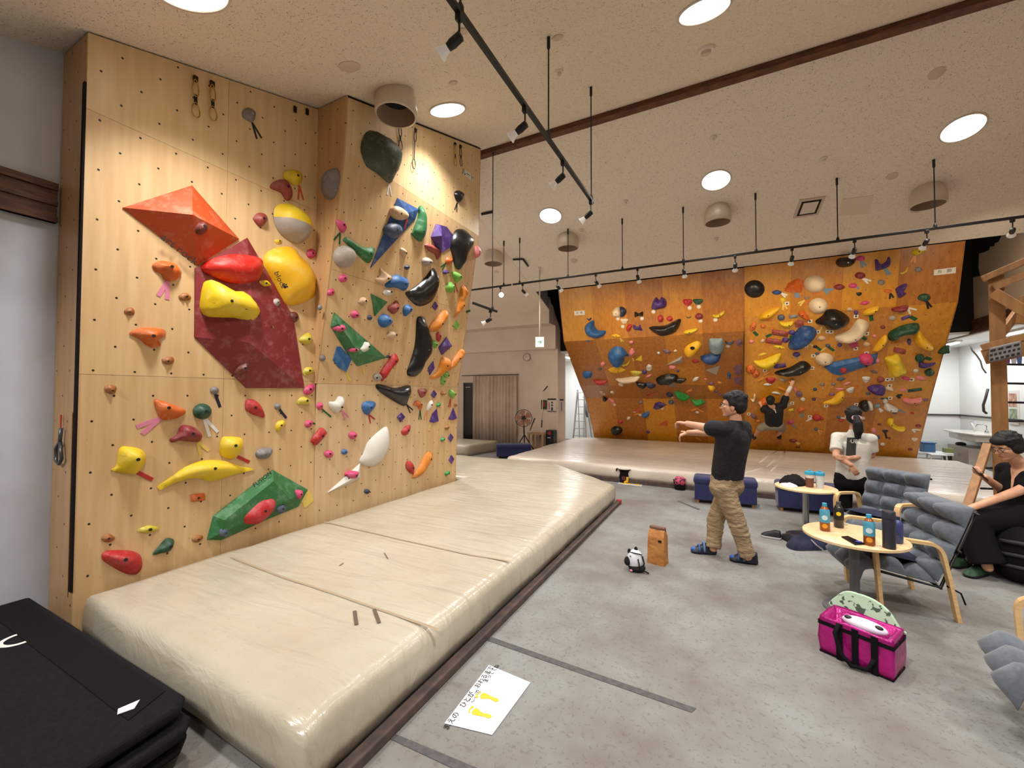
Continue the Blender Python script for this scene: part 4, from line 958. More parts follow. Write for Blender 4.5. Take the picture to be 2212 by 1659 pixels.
Ph('b', 'rd', [(300, 1480), (360, 1455), (500, 1458), (560, 1480), (582, 1530), (575, 1590), (530, 1628), (450, 1615), (350, 1560), (305, 1525)], .11, 'half-round hold', 'big red half-round hold near the mat', kind='wedge')
# step between the halves
Ph('c', 'gr', [(190, 880), (220, 790), (270, 735), (320, 735), (335, 790), (330, 850), (290, 970), (240, 995), (205, 970)], .10, 'boulder hold in the inner corner', 'grey boulder hold in the corner', wall='J')
# right, overhanging half
Ph('c', 'og', [(505, 550), (530, 450), (580, 403), (660, 430), (760, 500), (835, 610), (835, 680), (790, 790), (770, 845), (730, 840), (650, 770), (560, 710), (520, 620)], .20, 'boulder hold', 'big olive green boulder hold', bolt=False)
Tp('c', 'wh', 752, 855, (735, 952), (772, 960))
Ph('c', 'bk', [(1308, 930), (1345, 915), (1385, 945), (1370, 1000), (1340, 1015), (1315, 985)], .07, 'pear-shaped hold', 'small black pear-shaped hold'); Tp('c', 'bk', 1332, 1020, (1310, 1080), (1328, 1098))
bv, _s, _o = Ph('c', 'cb', [(820, 980), (1000, 1075), (970, 1160), (590, 1575)], .08, 'kite-shaped volume', 'long blue kite-shaped volume', apex=[(905, 1110, .07)], **VK)
Ph('c', 'tn', [(778, 1090), (800, 1050), (850, 1060), (910, 1110), (905, 1150), (850, 1168), (800, 1150)], .05, 'shell hold on the blue volume', off=.05); Tp('c', 'rd', 900, 1160, (885, 1240), (908, 1185), off=.06)
Eh('c', 'sl', 'ball', 790, 1255, 138, 130, H=.06, off=.045, noun='ball hold on the blue kite volume')
Ph('c', 'gn', [(1000, 1060), (1020, 1045), (1050, 1080), (1063, 1170), (1060, 1260), (1030, 1345), (990, 1340), (940, 1285), (950, 1260), (980, 1180), (1000, 1110)], .09, 'tusk-shaped hold', 'green tusk-shaped hold')
Ph('c', 'pu', [(1108, 1310), (1150, 1200), (1190, 1210), (1240, 1225), (1305, 1310), (1270, 1400), (1195, 1445), (1150, 1400)], .13, 'cube-shaped hold', 'purple cube-shaped hold', apex=[(1205, 1300, .14)], bolt=False)
Ph('c', 'bk', [(1270, 1380), (1300, 1280), (1340, 1243), (1400, 1255), (1450, 1310), (1458, 1380), (1400, 1470), (1385, 1540), (1350, 1590), (1310, 1560), (1290, 1470)], .15, 'tongue-shaped hold', 'big black tongue-shaped hold')
Ph('c', 'rb', [(1052, 1390), (1070, 1365), (1120, 1380), (1170, 1410), (1187, 1460), (1160, 1505), (1140, 1460), (1090, 1430)], .06, 'curved hold'); Ph('c', 'lp', [(1478, 1440), (1490, 1385), (1525, 1410), (1530, 1460), (1500, 1490), (1480, 1480)], .06, 'oval hold at the wall edge')
Ph('c', 'pk', [(293, 1180), (310, 1160), (370, 1190), (385, 1230), (360, 1275), (330, 1260)], .06, 'teardrop hold', 'pink teardrop with green tape'); Tp('c', 'gn', 334, 1275, (280, 1337), (328, 1375))
Ph('c', 'gn', [(358, 1340), (375, 1312), (410, 1330), (520, 1395), (610, 1400), (625, 1430), (600, 1500), (575, 1532), (530, 1510), (450, 1430), (380, 1360)], .08, 'hammer-shaped hold', 'green hammer-shaped hold')
Eh('c', 'lg', 'ball', 368, 1478, 190, 190, H=.09, noun='half-ball hold', lm='light grey half-ball hold', bolt=False)
Eh('d', 'tn', 'bean', 1157, 28, 112, 84, 70, noun='mitten-shaped hold'); Eh('d', 'lg', 'ball', 1423, 132, 106, 98); Tp('d', 'wh', 1425, 185, (1432, 225)); Tp('d', 'ye', 1603, 50, (1603, 145), w=.03); Eh('d', 'nv', 'rock', 1200, 197, 62, 56)
Ph('d', 'tn', [(845, 325), (890, 300), (895, 210), (935, 240), (1005, 290), (1015, 330), (970, 365), (910, 400), (855, 355)], .09, 'claw hold', 'tan claw hold', rough=.3)
Ph('d', 'bl', [(955, 390), (980, 365), (1010, 310), (1070, 280), (1110, 285), (1140, 305), (1200, 320), (1215, 380), (1195, 440), (1165, 465), (1110, 440), (1050, 425), (970, 425)], .08, 'fish-shaped hold', 'blue fish-shaped hold')
Ph('d', 'bk', [(1187, 495), (1250, 450), (1340, 380), (1420, 300), (1500, 205), (1545, 300), (1550, 430), (1500, 560), (1420, 620), (1340, 638), (1270, 600)], .13, 'wing-shaped hold', 'big black wing-shaped hold', kind='wedge')
Eh('d', 'pk', 'oval', 475, 322, 94, 90); Eh('d', 'pk', 'oval', 338, 482, 92, 76, -35); Eh('d', 'pk', 'oval', 610, 733, 98, 86, 15)
Eh('d', 'pk', 'oval', 450, 890, 112, 74, -8, off=.06, noun='oval hold high on the long green volume'); Eh('d', 'pk', 'bean', 605, 1140, 112, 76, off=.05, noun='kidney hold in the middle of the long green volume')
lv, _s, _o = Ph('d', 'gn', [(335, 870), (375, 710), (430, 760), (965, 1225), (640, 1322), (540, 1200)], .09, 'volume with a pale tip', 'long green volume with a pale tip', apex=[(430, 840, .08), (660, 1170, .08)], ridges=[(0, 1)], **VK)
tp_ = [(375, 710), (430, 760), (345, 835)]
Ph('d', 'wh', [(660, 1130), (700, 1095), (740, 1050), (770, 1060), (775, 1110), (740, 1150), (690, 1160)], .05, 'curl hold on the long green volume', off=.05)
Eh('d', 'or', 'oval', 1678, 122, 76, 92); Tp('d', 'gn', 1645, 150, (1590, 192), (1605, 228)); Eh('d', 'pu', 'rock', 1637, 252, 58, 52); Eh('d', 'lm', 'bean', 1757, 305, 132, 108, 65, lm='lime green bean high near the wall edge'); Tp('d', 'rd', 1752, 380, (1747, 487), (1780, 477)); Eh('d', 'lm', 'oval', 1692, 425, 98, 122)
Ph('d', 'oc', [(1745, 765), (1785, 620), (1800, 500), (1835, 400), (1885, 460), (1890, 490), (1850, 570), (1855, 640), (1800, 700)], .08, 'long ragged hold', 'long ochre ragged hold at the wall edge', rough=.5)
Tp('d', 'gn', 1878, 706, (1925, 690), w=.035)
Eh('d', 'wh', 'rock', 982, 480, 106, 84); Eh('d', 'tn', 'rock', 705, 580, 102, 98)
Ph('d', 'gn', [(792, 497), (980, 590), (835, 752)], .09, 'three-sided volume', 'small green three-sided volume', apex=[(868, 615, .09)], **VK)
Ph('d', 'rb', [(983, 660), (1040, 605), (1085, 575), (1115, 630), (1100, 690), (1040, 728)], .07, 'wedge hold'); Eh('d', 'bl', 'drop', 1200, 688, 122, 138, 20); Eh('d', 'nv', 'rock', 778, 768, 52, 66); Eh('d', 'bl', 'ball', 945, 805, 142, 154, lm='blue ball hold')
Eh('d', 'pu', 'gem', 1522, 638, 74, 98); Tp('d', 'ye', 1060, 735, (1075, 797)); Tp('d', 'ye', 1205, 775, (1215, 837))
Eh('d', 'tn', 'rock', 1020, 970, 108, 112)
Ph('d', 'bk', [(1310, 830), (1325, 765), (1370, 755), (1405, 780), (1430, 880), (1470, 980), (1480, 1100), (1460, 1190), (1400, 1280), (1340, 1400), (1290, 1440), (1220, 1430), (1203, 1380), (1240, 1280), (1290, 1100), (1305, 950)], .13, 'banana-shaped hold', 'tall black banana-shaped hold')
Ph('d', 'oc', [(1447, 900), (1490, 820), (1560, 750), (1620, 685), (1665, 700), (1660, 750), (1600, 850), (1560, 910), (1500, 930), (1455, 920)], .08, 'ragged hold', 'ochre ragged hold beside the black banana', rough=.4)
Eh('d', 'lm', 'gem', 1765, 855, 74, 108); Eh('d', 'rd', 'oval', 1563, 985, 56, 112); Eh('d', 'lm', 'leaf', 1515, 1070, 100, 70, 75)
Ph('d', 'pu', [(1560, 1110), (1650, 990), (1715, 1090), (1600, 1195)], .09, 'big diamond hold', 'purple diamond hold right of the black banana', apex=[(1632, 1095, .07)], bolt=False)
Ph('d', 'oc', [(1660, 1360), (1700, 1290), (1800, 1140), (1850, 1140), (1850, 1190), (1780, 1280), (1700, 1360)], .07, 'spindle hold', rough=.4); Ph('d', 'oc', [(1460, 1450), (1540, 1390), (1600, 1220), (1690, 1250), (1680, 1350), (1560, 1450), (1490, 1465)], .08, 'flame-shaped hold', 'ochre flame-shaped hold', rough=.4)
Eh('d', 'pu', 'gem', 1480, 1342, 76, 165, 15, noun='tall diamond hold'); Eh('d', 'lm', 'oval', 1650, 1418, 62, 72); Eh('d', 'lm', 'leaf', 1610, 1490, 106, 62, 80)
Ph('d', 'bl', [(362, 1250), (405, 1100), (445, 1100), (570, 1240), (510, 1388), (430, 1340)], .10, 'pyramid volume', 'blue pyramid volume', apex=[(440, 1230, .10)], **VK)
Tp('d', 'ye', 515, 1395, (560, 1490), w=.028); Tp('d', 'ye', 703, 1338, (718, 1412), w=.024); Eh('d', 'nv', 'oval', 990, 1213, 52, 32)
Ph('d', 'rd', [(895, 1400), (960, 1300), (1040, 1190), (1080, 1190), (1100, 1240), (1080, 1300), (1040, 1330), (930, 1485), (905, 1470)], .07, 'bottle-shaped hold', 'red bottle-shaped hold')
Eh('d', 'lg', 'ring', 865, 1445, 92, 86, H=.04); Eh('d', 'gr', 'ball', 213, 655, 50, 64, noun='knob foothold'); Eh('d', 'gr', 'ball', 243, 1230, 64, 70, noun='knob foothold')
Ph('e', 'bk', [(938, 275), (965, 257), (1050, 275), (1160, 300), (1290, 270), (1330, 300), (1310, 400), (1270, 495), (1200, 480), (1080, 410), (970, 330)], .11, 'shoe-shaped hold', 'glossy black shoe-shaped hold', kind='wedge')
Tp('e', 'bk', 1285, 485, (1328, 582), (1355, 548))
o = Tp('e', 'ye', 1338, 388, (1338, 426), w=.035, word='numbered tape patch'); sf = surf_at('B', *px('e', 1338, 405)); text_mesh('number', '21', .034, M_INK, sf.at(*px('e', 1338, 406), .0045), sf.u, sf.v, o)
Ph('e', 'rb', [(1412, 320), (1470, 312), (1508, 325), (1490, 380), (1450, 408), (1420, 370)], .05, 'shield-shaped hold'); Eh('e', 'pu', 'gem', 1588, 370, 72, 88); Eh('e', 'br', 'rock', 1687, 362, 46, 50); Eh('e', 'lm', 'leaf', 1788, 366, 112, 76, 70); Tp('e', 'rd', 1775, 425, (1757, 517), (1779, 517))
Ph('e', 'wh', [(415, 460), (480, 450), (520, 395), (575, 410), (582, 460), (545, 545), (490, 575), (430, 530)], .07, 'ridged shell hold', 'white ridged shell hold', rough=.4); Tp('e', 'pk', 555, 545, (600, 660), (640, 628))
Ph('e', 'bl', [(780, 500), (810, 460), (870, 447), (925, 460), (930, 500), (890, 560), (845, 600), (800, 570)], .07, 'heart-shaped hold', 'blue heart-shaped hold'); Tp('e', 'rd', 860, 598, (882, 696), (930, 650))
Ph('e', 'or', [(1358, 490), (1390, 445), (1440, 465), (1452, 530), (1430, 545), (1400, 500)], .05, 'hook-shaped hold'); Tp('e', 'gn', 1437, 550, (1422, 656), (1450, 656))
Ph('e', 'wh', [(1512, 545), (1525, 470), (1565, 440), (1570, 490), (1530, 550)], .05, 'sliver hold'); Tp('e', 'oc', 1517, 556, (1480, 640), (1512, 666))
Eh('e', 'bg', 'bean', 1642, 490, 58, 46, -40); Eh('e', 'br', 'oval', 1829, 492, 32, 42)
Ph('e', 'pu', [(1540, 680), (1570, 590), (1620, 535), (1640, 670), (1590, 690)], .07, 'fin-shaped hold', apex=[(1600, 630, .07)], bolt=False); Tp('e', 'ye', 1558, 695, (1528, 776)); Ph('e', 'pu', [(1752, 650), (1805, 525), (1845, 640), (1800, 660)], .07, 'fin-shaped hold', apex=[(1803, 600, .07)], bolt=False); Tp('e', 'ye', 1768, 665, (1760, 752))
Eh('e', 'br', 'oval', 1735, 742, 44, 58, 30); Eh('e', 'pk', 'oval', 310, 505, 76, 84); Tp('e', 'gn', 338, 538, (440, 624)); Eh('e', 'pk', 'oval', 188, 700, 96, 76, -35); Tp('e', 'gn', 230, 692, (355, 734))
Ph('e', 'rd', [(210, 895), (260, 810), (325, 745), (380, 785), (375, 830), (270, 940), (225, 915)], .05, 'brick-shaped hold'); Eh('e', 'pk', 'oval', 680, 830, 94, 82); Eh('e', 'pk', 'oval', 410, 1040, 102, 86); Eh('e', 'bl', 'oval', 588, 1015, 70, 60)
Ph('e', 'wh', [(755, 1105), (800, 1030), (840, 920), (900, 850), (990, 770), (1060, 733), (1085, 840), (1075, 960), (1020, 1090), (940, 1160), (850, 1175), (775, 1150)], .09, 'leaf-shaped slab hold', 'big white leaf-shaped slab hold', bolt=False)
Ph('e', 'wh', [(400, 1468), (760, 1145), (762, 1300), (640, 1370)], .1, 'pointed volume', 'white pointed volume', apex=[(735, 1290, .08)], **VK)
Ph('e', 'pk', [(628, 1270), (680, 1235), (745, 1240), (730, 1300), (690, 1315), (650, 1300)], .04, 'oval hold on the white pointed volume', off=.055); Tp('e', 'bk', 640, 1270, (592, 1288), (640, 1338), w=.01, off=.045)
Eh('e', 'nv', 'rock', 838, 1458, 62, 58); Ph('e', 'pu', [(1175, 625), (1225, 578), (1266, 625), (1215, 685)], .05, 'square block hold', apex=[(1222, 628, .05)], bolt=False)
Ph('e', 'rd', [(1225, 790), (1260, 740), (1315, 715), (1322, 760), (1290, 820), (1245, 828)], .05, 'leaf-shaped hold'); Ph('e', 'rd', [(1272, 1170), (1285, 1125), (1320, 1120), (1362, 1170), (1362, 1255), (1340, 1262), (1290, 1220)], .06, 'shield-shaped hold')
Ph('e', 'oc', [(1345, 1310), (1350, 1280), (1390, 1230), (1430, 1160), (1480, 1060), (1520, 1018), (1560, 1025), (1570, 1060), (1520, 1170), (1470, 1250), (1400, 1300)], .07, 'sausage-shaped hold', 'ochre sausage-shaped hold low on the wall', rough=.3)
Eh('e', 'pu', 'gem', 1777, 857, 64, 92); Eh('e', 'pu', 'gem', 1785, 1100, 66, 96); Eh('e', 'bg', 'bean', 1688, 878, 58, 46, -30); Eh('e', 'bg', 'bean', 1740, 1255, 66, 50, -40)
# lettering on the volumes and the golden slab
tf = SA.at(*px('a', 1065, 700), .06); d_ = (SA.at(*px('a', 1130, 755), .05) - SA.at(*px('a', 1010, 660), .05)).normalized()
text_mesh('lettering', 'art rock', .085, M_INK, tf, d_, SA.n.cross(d_), ov)
tf = SA.at(*px('b', 1450, 945), .06); d_ = (SA.at(*px('b', 1495, 915), 0) - SA.at(*px('b', 1405, 985), 0)).normalized()
text_mesh('lettering', 'FUSION', .055, M_INK, tf, d_, SA.n.cross(d_), gv)
pa = SA.at(*px('a', 1862, 940), .166); d_ = (SA.at(*px('a', 1885, 985), 0) - SA.at(*px('a', 1845, 905), 0)).normalized()
text_mesh('lettering', 'blocz', .075, M_INK, pa, d_, SA.n.cross(d_), bh[0])
pw = SA.at(*px('a', 1900, 995), .163); mb = MB()
for ax_, ay_, r in ((0, 0, .016), (-.022, .012, .008), (-.008, .026, .008), (.012, .025, .008), (.024, .008, .008)): mb.lathe([(r, 0), (r, .004), (.0003, .004)], pw + SA.u * ax_ + SA.v * ay_, SA.n, 12, True, False)
mb.build('paw_mark', M_INK, bh[0])
mb = MB(); pr = SA.at(*px('a', 1595, 1160), .222); mb.lathe([(.016, 0), (.016, .004), (.010, .004), (.010, 0)], pr, SA.n, 18, False, False)
d_ = (SA.at(*px('a', 1580, 1150), 0) - SA.at(*px('a', 1545, 1120), 0)).normalized(); mb.obox(SA.at(*px('a', 1562, 1135), .225), d_ * .03, SA.n.cross(d_) * .004, SA.n * .001); mb.build('round_mark', M_INK, yh[0])
# quickdraws hanging from bolts at the top
M_BRASS = material('brass', (190, 150, 70), 0.3, metal=1.0); M_SLING = material('black_sling', (20, 19, 19), 0.8); M_DARKM = material('dark_steel', (60, 56, 52), 0.35, metal=1.0)
def quickdraw(crop, xt, yt, xb, yb, metal, label, sling=True):
    a = px(crop, xt, yt); b = px(crop, xb, yb); sf = surf_at(wall_of(*a), *a); A = sf.at(*a, .03); B = sf.at(*b, .03); d = (B - A); L = d.length; d.normalize(); s = sf.n.cross(d)
    t = empty('quickdraw', A); tag(t, label, 'quickdraw', 'quickdraws at the top of the pale wall')
    h = MB().obox(sf.at(*a, .012), sf.u * .016, sf.v * .022, sf.n * .012); h.lathe([(.008, -.01), (.008, .026), (.0003, .026)], sf.at(*a, 0), sf.n, 10); h.build('hanger', M_DARKM, t, bevel=.002)
    def biner(c, w, hh, nm):
        P = [c + s * (w * math.cos(q_) * (1 + .25 * math.sin(q_))) + d * (hh * math.sin(q_)) for q_ in [2 * PI * i / 20 for i in range(21)]]
        MB().tube(P, .005, 6).build(nm, metal, t, smooth=True)
    biner(A + d * .075, .022, .07, 'carabiner'); biner(B - d * .06, .028, .06, 'carabiner')
    if sling: MB().obox((A + d * .14 + B - d * .115) / 2, d * ((L - .255) / 2 + .01), s * .012, sf.n * .003).build('sling', M_SLING, t)
    else: MB().tube([A + d * .14, B - d * .11], .006, 8).build('sling', M_DARKM, t)
quickdraw('z', 1668, 672, 1672, 1000, M_BRASS, 'left brass quickdraw with a black sling at the wall top'); quickdraw('z', 1812, 715, 1820, 1028, M_BRASS, 'right brass quickdraw with a black sling at the wall top')
quickdraw('c', 845, 350, 852, 570, M_DARKM, 'short dark quickdraw above the olive boulder hold'); quickdraw('c', 978, 400, 962, 728, M_DARKM, 'long thin quickdraw in the bright light patch', False)
quickdraw('c', 1315, 520, 1320, 705, M_BRASS, 'left quickdraw above the small sign with kana letters'); quickdraw('c', 1362, 540, 1368, 706, M_DARKM, 'right quickdraw above the small sign with kana letters')
for x, y, s in ((636, 237, 'left bare bolt hanger at the top beside the inner corner'), (662, 242, 'right bare bolt hanger at the top beside the inner corner')):
    c = SA.at(x, y); tag(MB().obox(c + SA.n * .012, SA.u * .014, SA.v * .03, SA.n * .01).lathe([(.009, 0), (.009, .03), (.0003, .03)], c, SA.n, 10).build('bolt_hanger', M_DARKM, bevel=.002), s, 'bolt hanger')
# small sign with kana at the top right of the pale wall
q4 = [px('c', x, y) for x, y in [(1380, 722), (1470, 790), (1470, 842), (1382, 776)]]; sfS = SB[2]
sg = tag(MB().prism([sfS.at(x, y) for x, y in q4], sfS.n * .004).build('wall_sign', material('sign_paper', (226, 222, 214), 0.6)), 'small white paper sign with black kana at the top of the pale wall', 'sign')
d_ = (sfS.at(*px('c', 1460, 798)) - sfS.at(*px('c', 1392, 752))).normalized(); text_mesh('lettering', 'ルート', .115, M_INK, sfS.at(*px('c', 1428, 784), .0055), d_, sfS.n.cross(d_), sg)
# descender clipped by the left end
hk = empty('belay_tool', onY(127, 950, Y0 - .03)); tag(hk, 'grey clip tool hanging by a red cord on the side of the pale wall', 'climbing tool')
P0 = onY(131, 896, Y0 - .02); P1 = onY(131, 925, Y0 - .025)
MB().tube([P0, P1], .004, 6).tube([P0 + Vector((.012, 0, 0)), P1], .004, 6).build('cord', material('red_cord', (190, 60, 50), 0.7), hk)
MB().tube([onY(x, y, Y0 - .03) for x, y in [(132, 925), (129, 955), (121, 968), (121, 995), (127, 1002), (133, 992), (130, 955)]], .011, 8).build('clip', material('grey_alloy', (96, 104, 112), 0.35, metal=.8), hk, smooth=True)
# ================================================================== HOLDS ON THE ORANGE FAR WALL, left half
Ph('f', 'bl', [(400, 1090), (430, 1050), (495, 1018), (500, 1070), (540, 1120), (620, 1130), (590, 1185), (510, 1205), (430, 1180), (402, 1130)], .2, 'crescent hold', 'leftmost big blue crescent')
Ph('f', 'pu', [(420, 995), (440, 1005), (465, 990), (470, 1000), (450, 1022), (432, 1015)], .06, 'Y-shaped hold')
Ph('f', 'nv', [(768, 880), (825, 900), (828, 950), (790, 985), (755, 970)], .10, 'crescent hold'); Ph('f', 'cr', [(690, 920), (735, 880), (770, 890), (790, 940), (770, 985), (700, 980), (688, 945)], .16, 'round disc hold', 'cream disc in front of a navy crescent')
Ph('f', 'bk', [(920, 930), (960, 945), (1003, 928), (1000, 980), (960, 970), (922, 985)], .1, 'bow-tie hold'); Ph('f', 'pu', [(1100, 905), (1105, 830), (1140, 780), (1172, 805), (1200, 778), (1245, 810), (1245, 870), (1200, 895)], .18, 'heart-shaped hold', 'dark purple heart-shaped hold')
Eh('f', 'rd', 'wedge', 1470, 832, 102, 76); Eh('f', 'dg', 'wedge', 1578, 825, 106, 64); Eh('f', 'cr', 'wedge', 810, 1025, 82, 56); Eh('f', 'rd', 'bean', 865, 1097, 90, 66, -60)
Ph('f', 'pu', [(905, 1065), (940, 1085), (975, 1065), (985, 1095), (1005, 1125), (950, 1118), (910, 1110)], .1, 'ragged hold'); Eh('f', 'rd', 'oval', 1187, 1003, 62, 76); Eh('f', 'rd', 'oval', 1283, 1003, 62, 54)
Ph('f', 'bk', [(1070, 1103), (1110, 1080), (1230, 1070), (1385, 1003), (1390, 1060), (1340, 1140), (1250, 1175), (1170, 1175)], .22, 'boat-shaped hold', 'large black boat-shaped hold', kind='wedge')
Eh('f', 'dg', 'cres', 1480, 985, 48, 28); Eh('f', 'mr', 'ball', 1588, 978, 82, 66); Ph('f', 'ye', [(1727, 960), (1780, 960), (1845, 920), (1845, 955), (1800, 990), (1745, 990)], .09, 'crescent hold'); Ph('f', 'ye', [(1430, 1140), (1460, 1120), (1560, 1102), (1565, 1130), (1500, 1160), (1440, 1160)], .09, 'bar-shaped hold')
Eh('f', 'yo', 'leaf', 728, 1180, 98, 46, 8); Tp('f', 'ye', 765, 1200, (782, 1246), (802, 1238)); Eh('f', 'lp', 'oval', 883, 1247, 48, 34); Eh('f', 'bl', 'oval', 430, 1232, 32, 20)
Ph('f', 'bl', [(640, 1390), (665, 1330), (720, 1292), (790, 1300), (850, 1370), (852, 1392), (800, 1385), (810, 1420), (790, 1480), (730, 1485), (670, 1450)], .24, 'rounded hold with a bite', 'big blue rounded hold with a bite')
Eh('f', 'lp', 'rock', 890, 1350, 66, 86); Tp('f', 'ye', 897, 1410, (910, 1440)); Eh('f', 'ye', 'tri', 962, 1412, 72, 62); Eh('f', 'ye', 'cres', 828, 1467, 92, 46, -25); Eh('f', 'yo', 'leaf', 732, 1532, 185, 80, rough=.25, noun='shell-ridged hold', lm='golden yellow shell-ridged hold')
Eh('f', 'lp', 'ball', 588, 1473, 52, 46); Eh('f', 'sl', 'oval', 560, 1523, 32, 26); Ph('f', 'bl', [(383, 1553), (465, 1550), (475, 1590), (450, 1615), (395, 1610)], .1, 'square block hold', 'blue square block at the left edge'); Eh('f', 'wh', 'oval', 430, 1614, 32, 20, off=.05, noun='chip hold under the blue square block')
Eh('f', 'mv', 'leaf', 1255, 1340, 98, 46, 15); Eh('f', 'wh', 'rock', 1167, 1357, 32, 26); Eh('f', 'cr', 'rock', 1342, 1335, 38, 26)
Ph('f', 'yo', [(1435, 1320), (1480, 1270), (1565, 1235), (1610, 1260), (1600, 1300), (1550, 1360), (1490, 1388), (1440, 1370)], .16, 'jug with a dark hole', 'yellow jug with a dark hole', bolt=False)
sf_ = surf_at('C', *px('f', 1518, 1307)); MB().lathe([(.05, 0), (.045, .012), (.0003, .012)], sf_.at(*px('f', 1518, 1307), .15), sf_.n, 16).build('finger_pocket', M_BOLT, ITEMS[-1]['o'])
Ph('f', 'lg', [(1250, 1480), (1415, 1387), (1425, 1455)], .1, 'triangular volume', 'left pale triangular volume', apex=[(1385, 1435, .10)], **VK)
Ph('f', 'tb', [(1690, 1225), (1735, 1205), (1790, 1208), (1835, 1212), (1838, 1340), (1710, 1350)], .15, 'box-shaped hold', 'grey box-shaped hold', kind='disc', bolt=False); Eh('f', 'nv', 'cres', 1905, 1245, 92, 52); Eh('f', 'mv', 'hex', 2003, 1248, 62, 82, lm='upper mauve block in the wall corner')
Ph('f', 'cb', [(1602, 1395), (1640, 1380), (1720, 1360), (1800, 1350), (1810, 1400), (1770, 1460), (1690, 1480), (1625, 1440)], .2, 'boat-shaped hold', 'blue boat-shaped hold', kind='wedge')
Eh('f', 'rd', 'oval', 1550, 1443, 74, 36); Ph('f', 'lg', [(1658, 1535), (1805, 1485), (1765, 1585)], .12, 'triangular volume', 'right pale triangular volume', apex=[(1745, 1530, .11)], **VK); Eh('f', 'lp', 'rock', 1310, 1505, 78, 52); Eh('f', 'pu', 'oval', 1020, 1555, 52, 46); Eh('f', 'wh', 'hex', 1068, 1508, 62, 70)
Eh('f', 'bl', 'drop', 1900, 1595, 46, 68); Ph('f', 'mv', [(1950, 1495), (2030, 1470), (2033, 1580), (1960, 1580)], .2, 'large block hold', 'large mauve block in the wall corner', apex=[(1990, 1525, .17)], bolt=False)
Ph('h', 'cr', [(650, 195), (720, 185), (900, 160), (905, 195), (840, 230), (740, 235)], .15, 'boat-shaped hold', 'long cream boat-shaped hold', kind='wedge'); Eh('h', 'gy2', 'wedge', 875, 130, 128, 56, 4); Ph('h', 'rd', [(413, 200), (480, 210), (567, 212), (530, 245), (480, 257), (440, 235)], .12, 'cup-shaped hold', kind='wedge'); Eh('h', 'cr', 'ring', 712, 252, 64, 38, 15)
Ph('h', 'bk', [(870, 230), (900, 225), (975, 240), (990, 265), (950, 290), (900, 265)], .12, 'slipper-shaped hold'); Ph('h', 'nv', [(980, 235), (1040, 235), (1090, 265), (1060, 282), (1000, 275)], .11, 'slipper-shaped hold')
Ph('h', 'bk', [(1090, 195), (1140, 160), (1230, 135), (1320, 150), (1320, 185), (1240, 225), (1120, 228)], .2, 'boulder hold', 'black boulder hold above the seam'); Ph('h', 'bk', [(1265, 200), (1300, 180), (1415, 190), (1400, 215), (1330, 232)], .1, 'blade-shaped hold'); Eh('h', 'gr', 'tri', 1258, 252, 84, 60)
Eh('h', 'wh', 'leaf', 1522, 195, 80, 46, -30); Eh('h', 'oc', 'bar', 1783, 236, 52, 26, 15); Eh('h', 'mv', 'oval', 1690, 243, 52, 34); Ph('h', 'yo', [(1655, 270), (1700, 265), (1735, 290), (1700, 318), (1665, 300)], .1, 'chunky hold'); Eh('h', 'mv', 'oval', 1745, 328, 46, 30); Eh('h', 'lp', 'bar', 1630, 196, 34, 16)
Ph('h', 'ro', [(985, 415), (990, 375), (1110, 325), (1095, 360), (1030, 385)], .12, 'wing volume', 'burnt orange wing volume', apex=[(1025, 365, .11)], **VK); Eh('h', 'nv', 'oval', 1238, 365, 74, 50, 12); Eh('h', 'sl', 'rock', 1255, 445, 66, 56)
Ph('h', 'bg', [(1290, 335), (1345, 330), (1460, 385), (1420, 405), (1360, 410), (1320, 385)], .14, 'leaf-shaped hold', 'left bright green leaf-shaped hold'); Ph('h', 'bg', [(1460, 395), (1520, 425), (1580, 412), (1625, 445), (1580, 465), (1520, 480), (1490, 440)], .13, 'bird-shaped hold', 'bright green bird-shaped hold')
Eh('h', 'oc', 'bar', 1452, 327, 66, 30, -25); Ph('h', 'pu', [(1060, 510), (1080, 460), (1130, 440), (1205, 470), (1150, 510), (1090, 525)], .12, 'faceted volume', 'purple faceted volume below the seam', apex=[(1120, 480, .12)], **VK); Ph('h', 'bk', [(505, 360), (570, 410), (540, 440), (515, 430)], .07, 'three-sided hold', apex=[(533, 410, .08)], bolt=False)
Eh('h', 'tn', 'oval', 500, 340, 48, 30, 30); Eh('h', 'cr', 'rock', 612, 335, 42, 30); Eh('h', 'lp', 'leaf', 610, 432, 88, 38, 40); Eh('h', 'ro', 'tri', 880, 528, 76, 60); Ph('h', 'bl', [(935, 585), (1015, 543), (1012, 590), (975, 612)], .09, 'quarter-round hold', 'blue quarter-round hold'); Eh('h', 'gr', 'rock', 925, 445, 46, 36)
Eh('h', 'oc', 'bar', 880, 577, 52, 18, -18); Eh('h', 'rd', 'rock', 702, 657, 60, 44); Eh('h', 'bk', 'ball', 665, 748, 124, 86, H=.16, lm='low black ball hold'); Eh('h', 'pu', 'hex', 1005, 768, 38, 40); Eh('h', 'ro', 'tri', 1172, 672, 96, 60, noun='low pyramid hold', lm='low orange pyramid hold')
Eh('h', 'oc', 'bar', 1515, 525, 82, 26, -20); Eh('h', 'oc', 'bar', 1578, 541, 66, 22, 28); Eh('h', 'cr', 'oval', 795, 620, 40, 34, -50); Eh('h', 'mv', 'oval', 1790, 366, 40, 30); Tp('h', 'oc', 1525, 830, (1585, 868))
Ph('h', 'mv', [(1935, 180), (2018, 168), (2018, 262), (1950, 240)], .16, 'lower block hold', 'lower mauve block in the wall corner', apex=[(1980, 212, .12)], bolt=False); Eh('h', 'pu', 'oval', 1330, 106, 32, 28); Eh('h', 'lp', 'leaf', 1012, 160, 70, 34, -20)
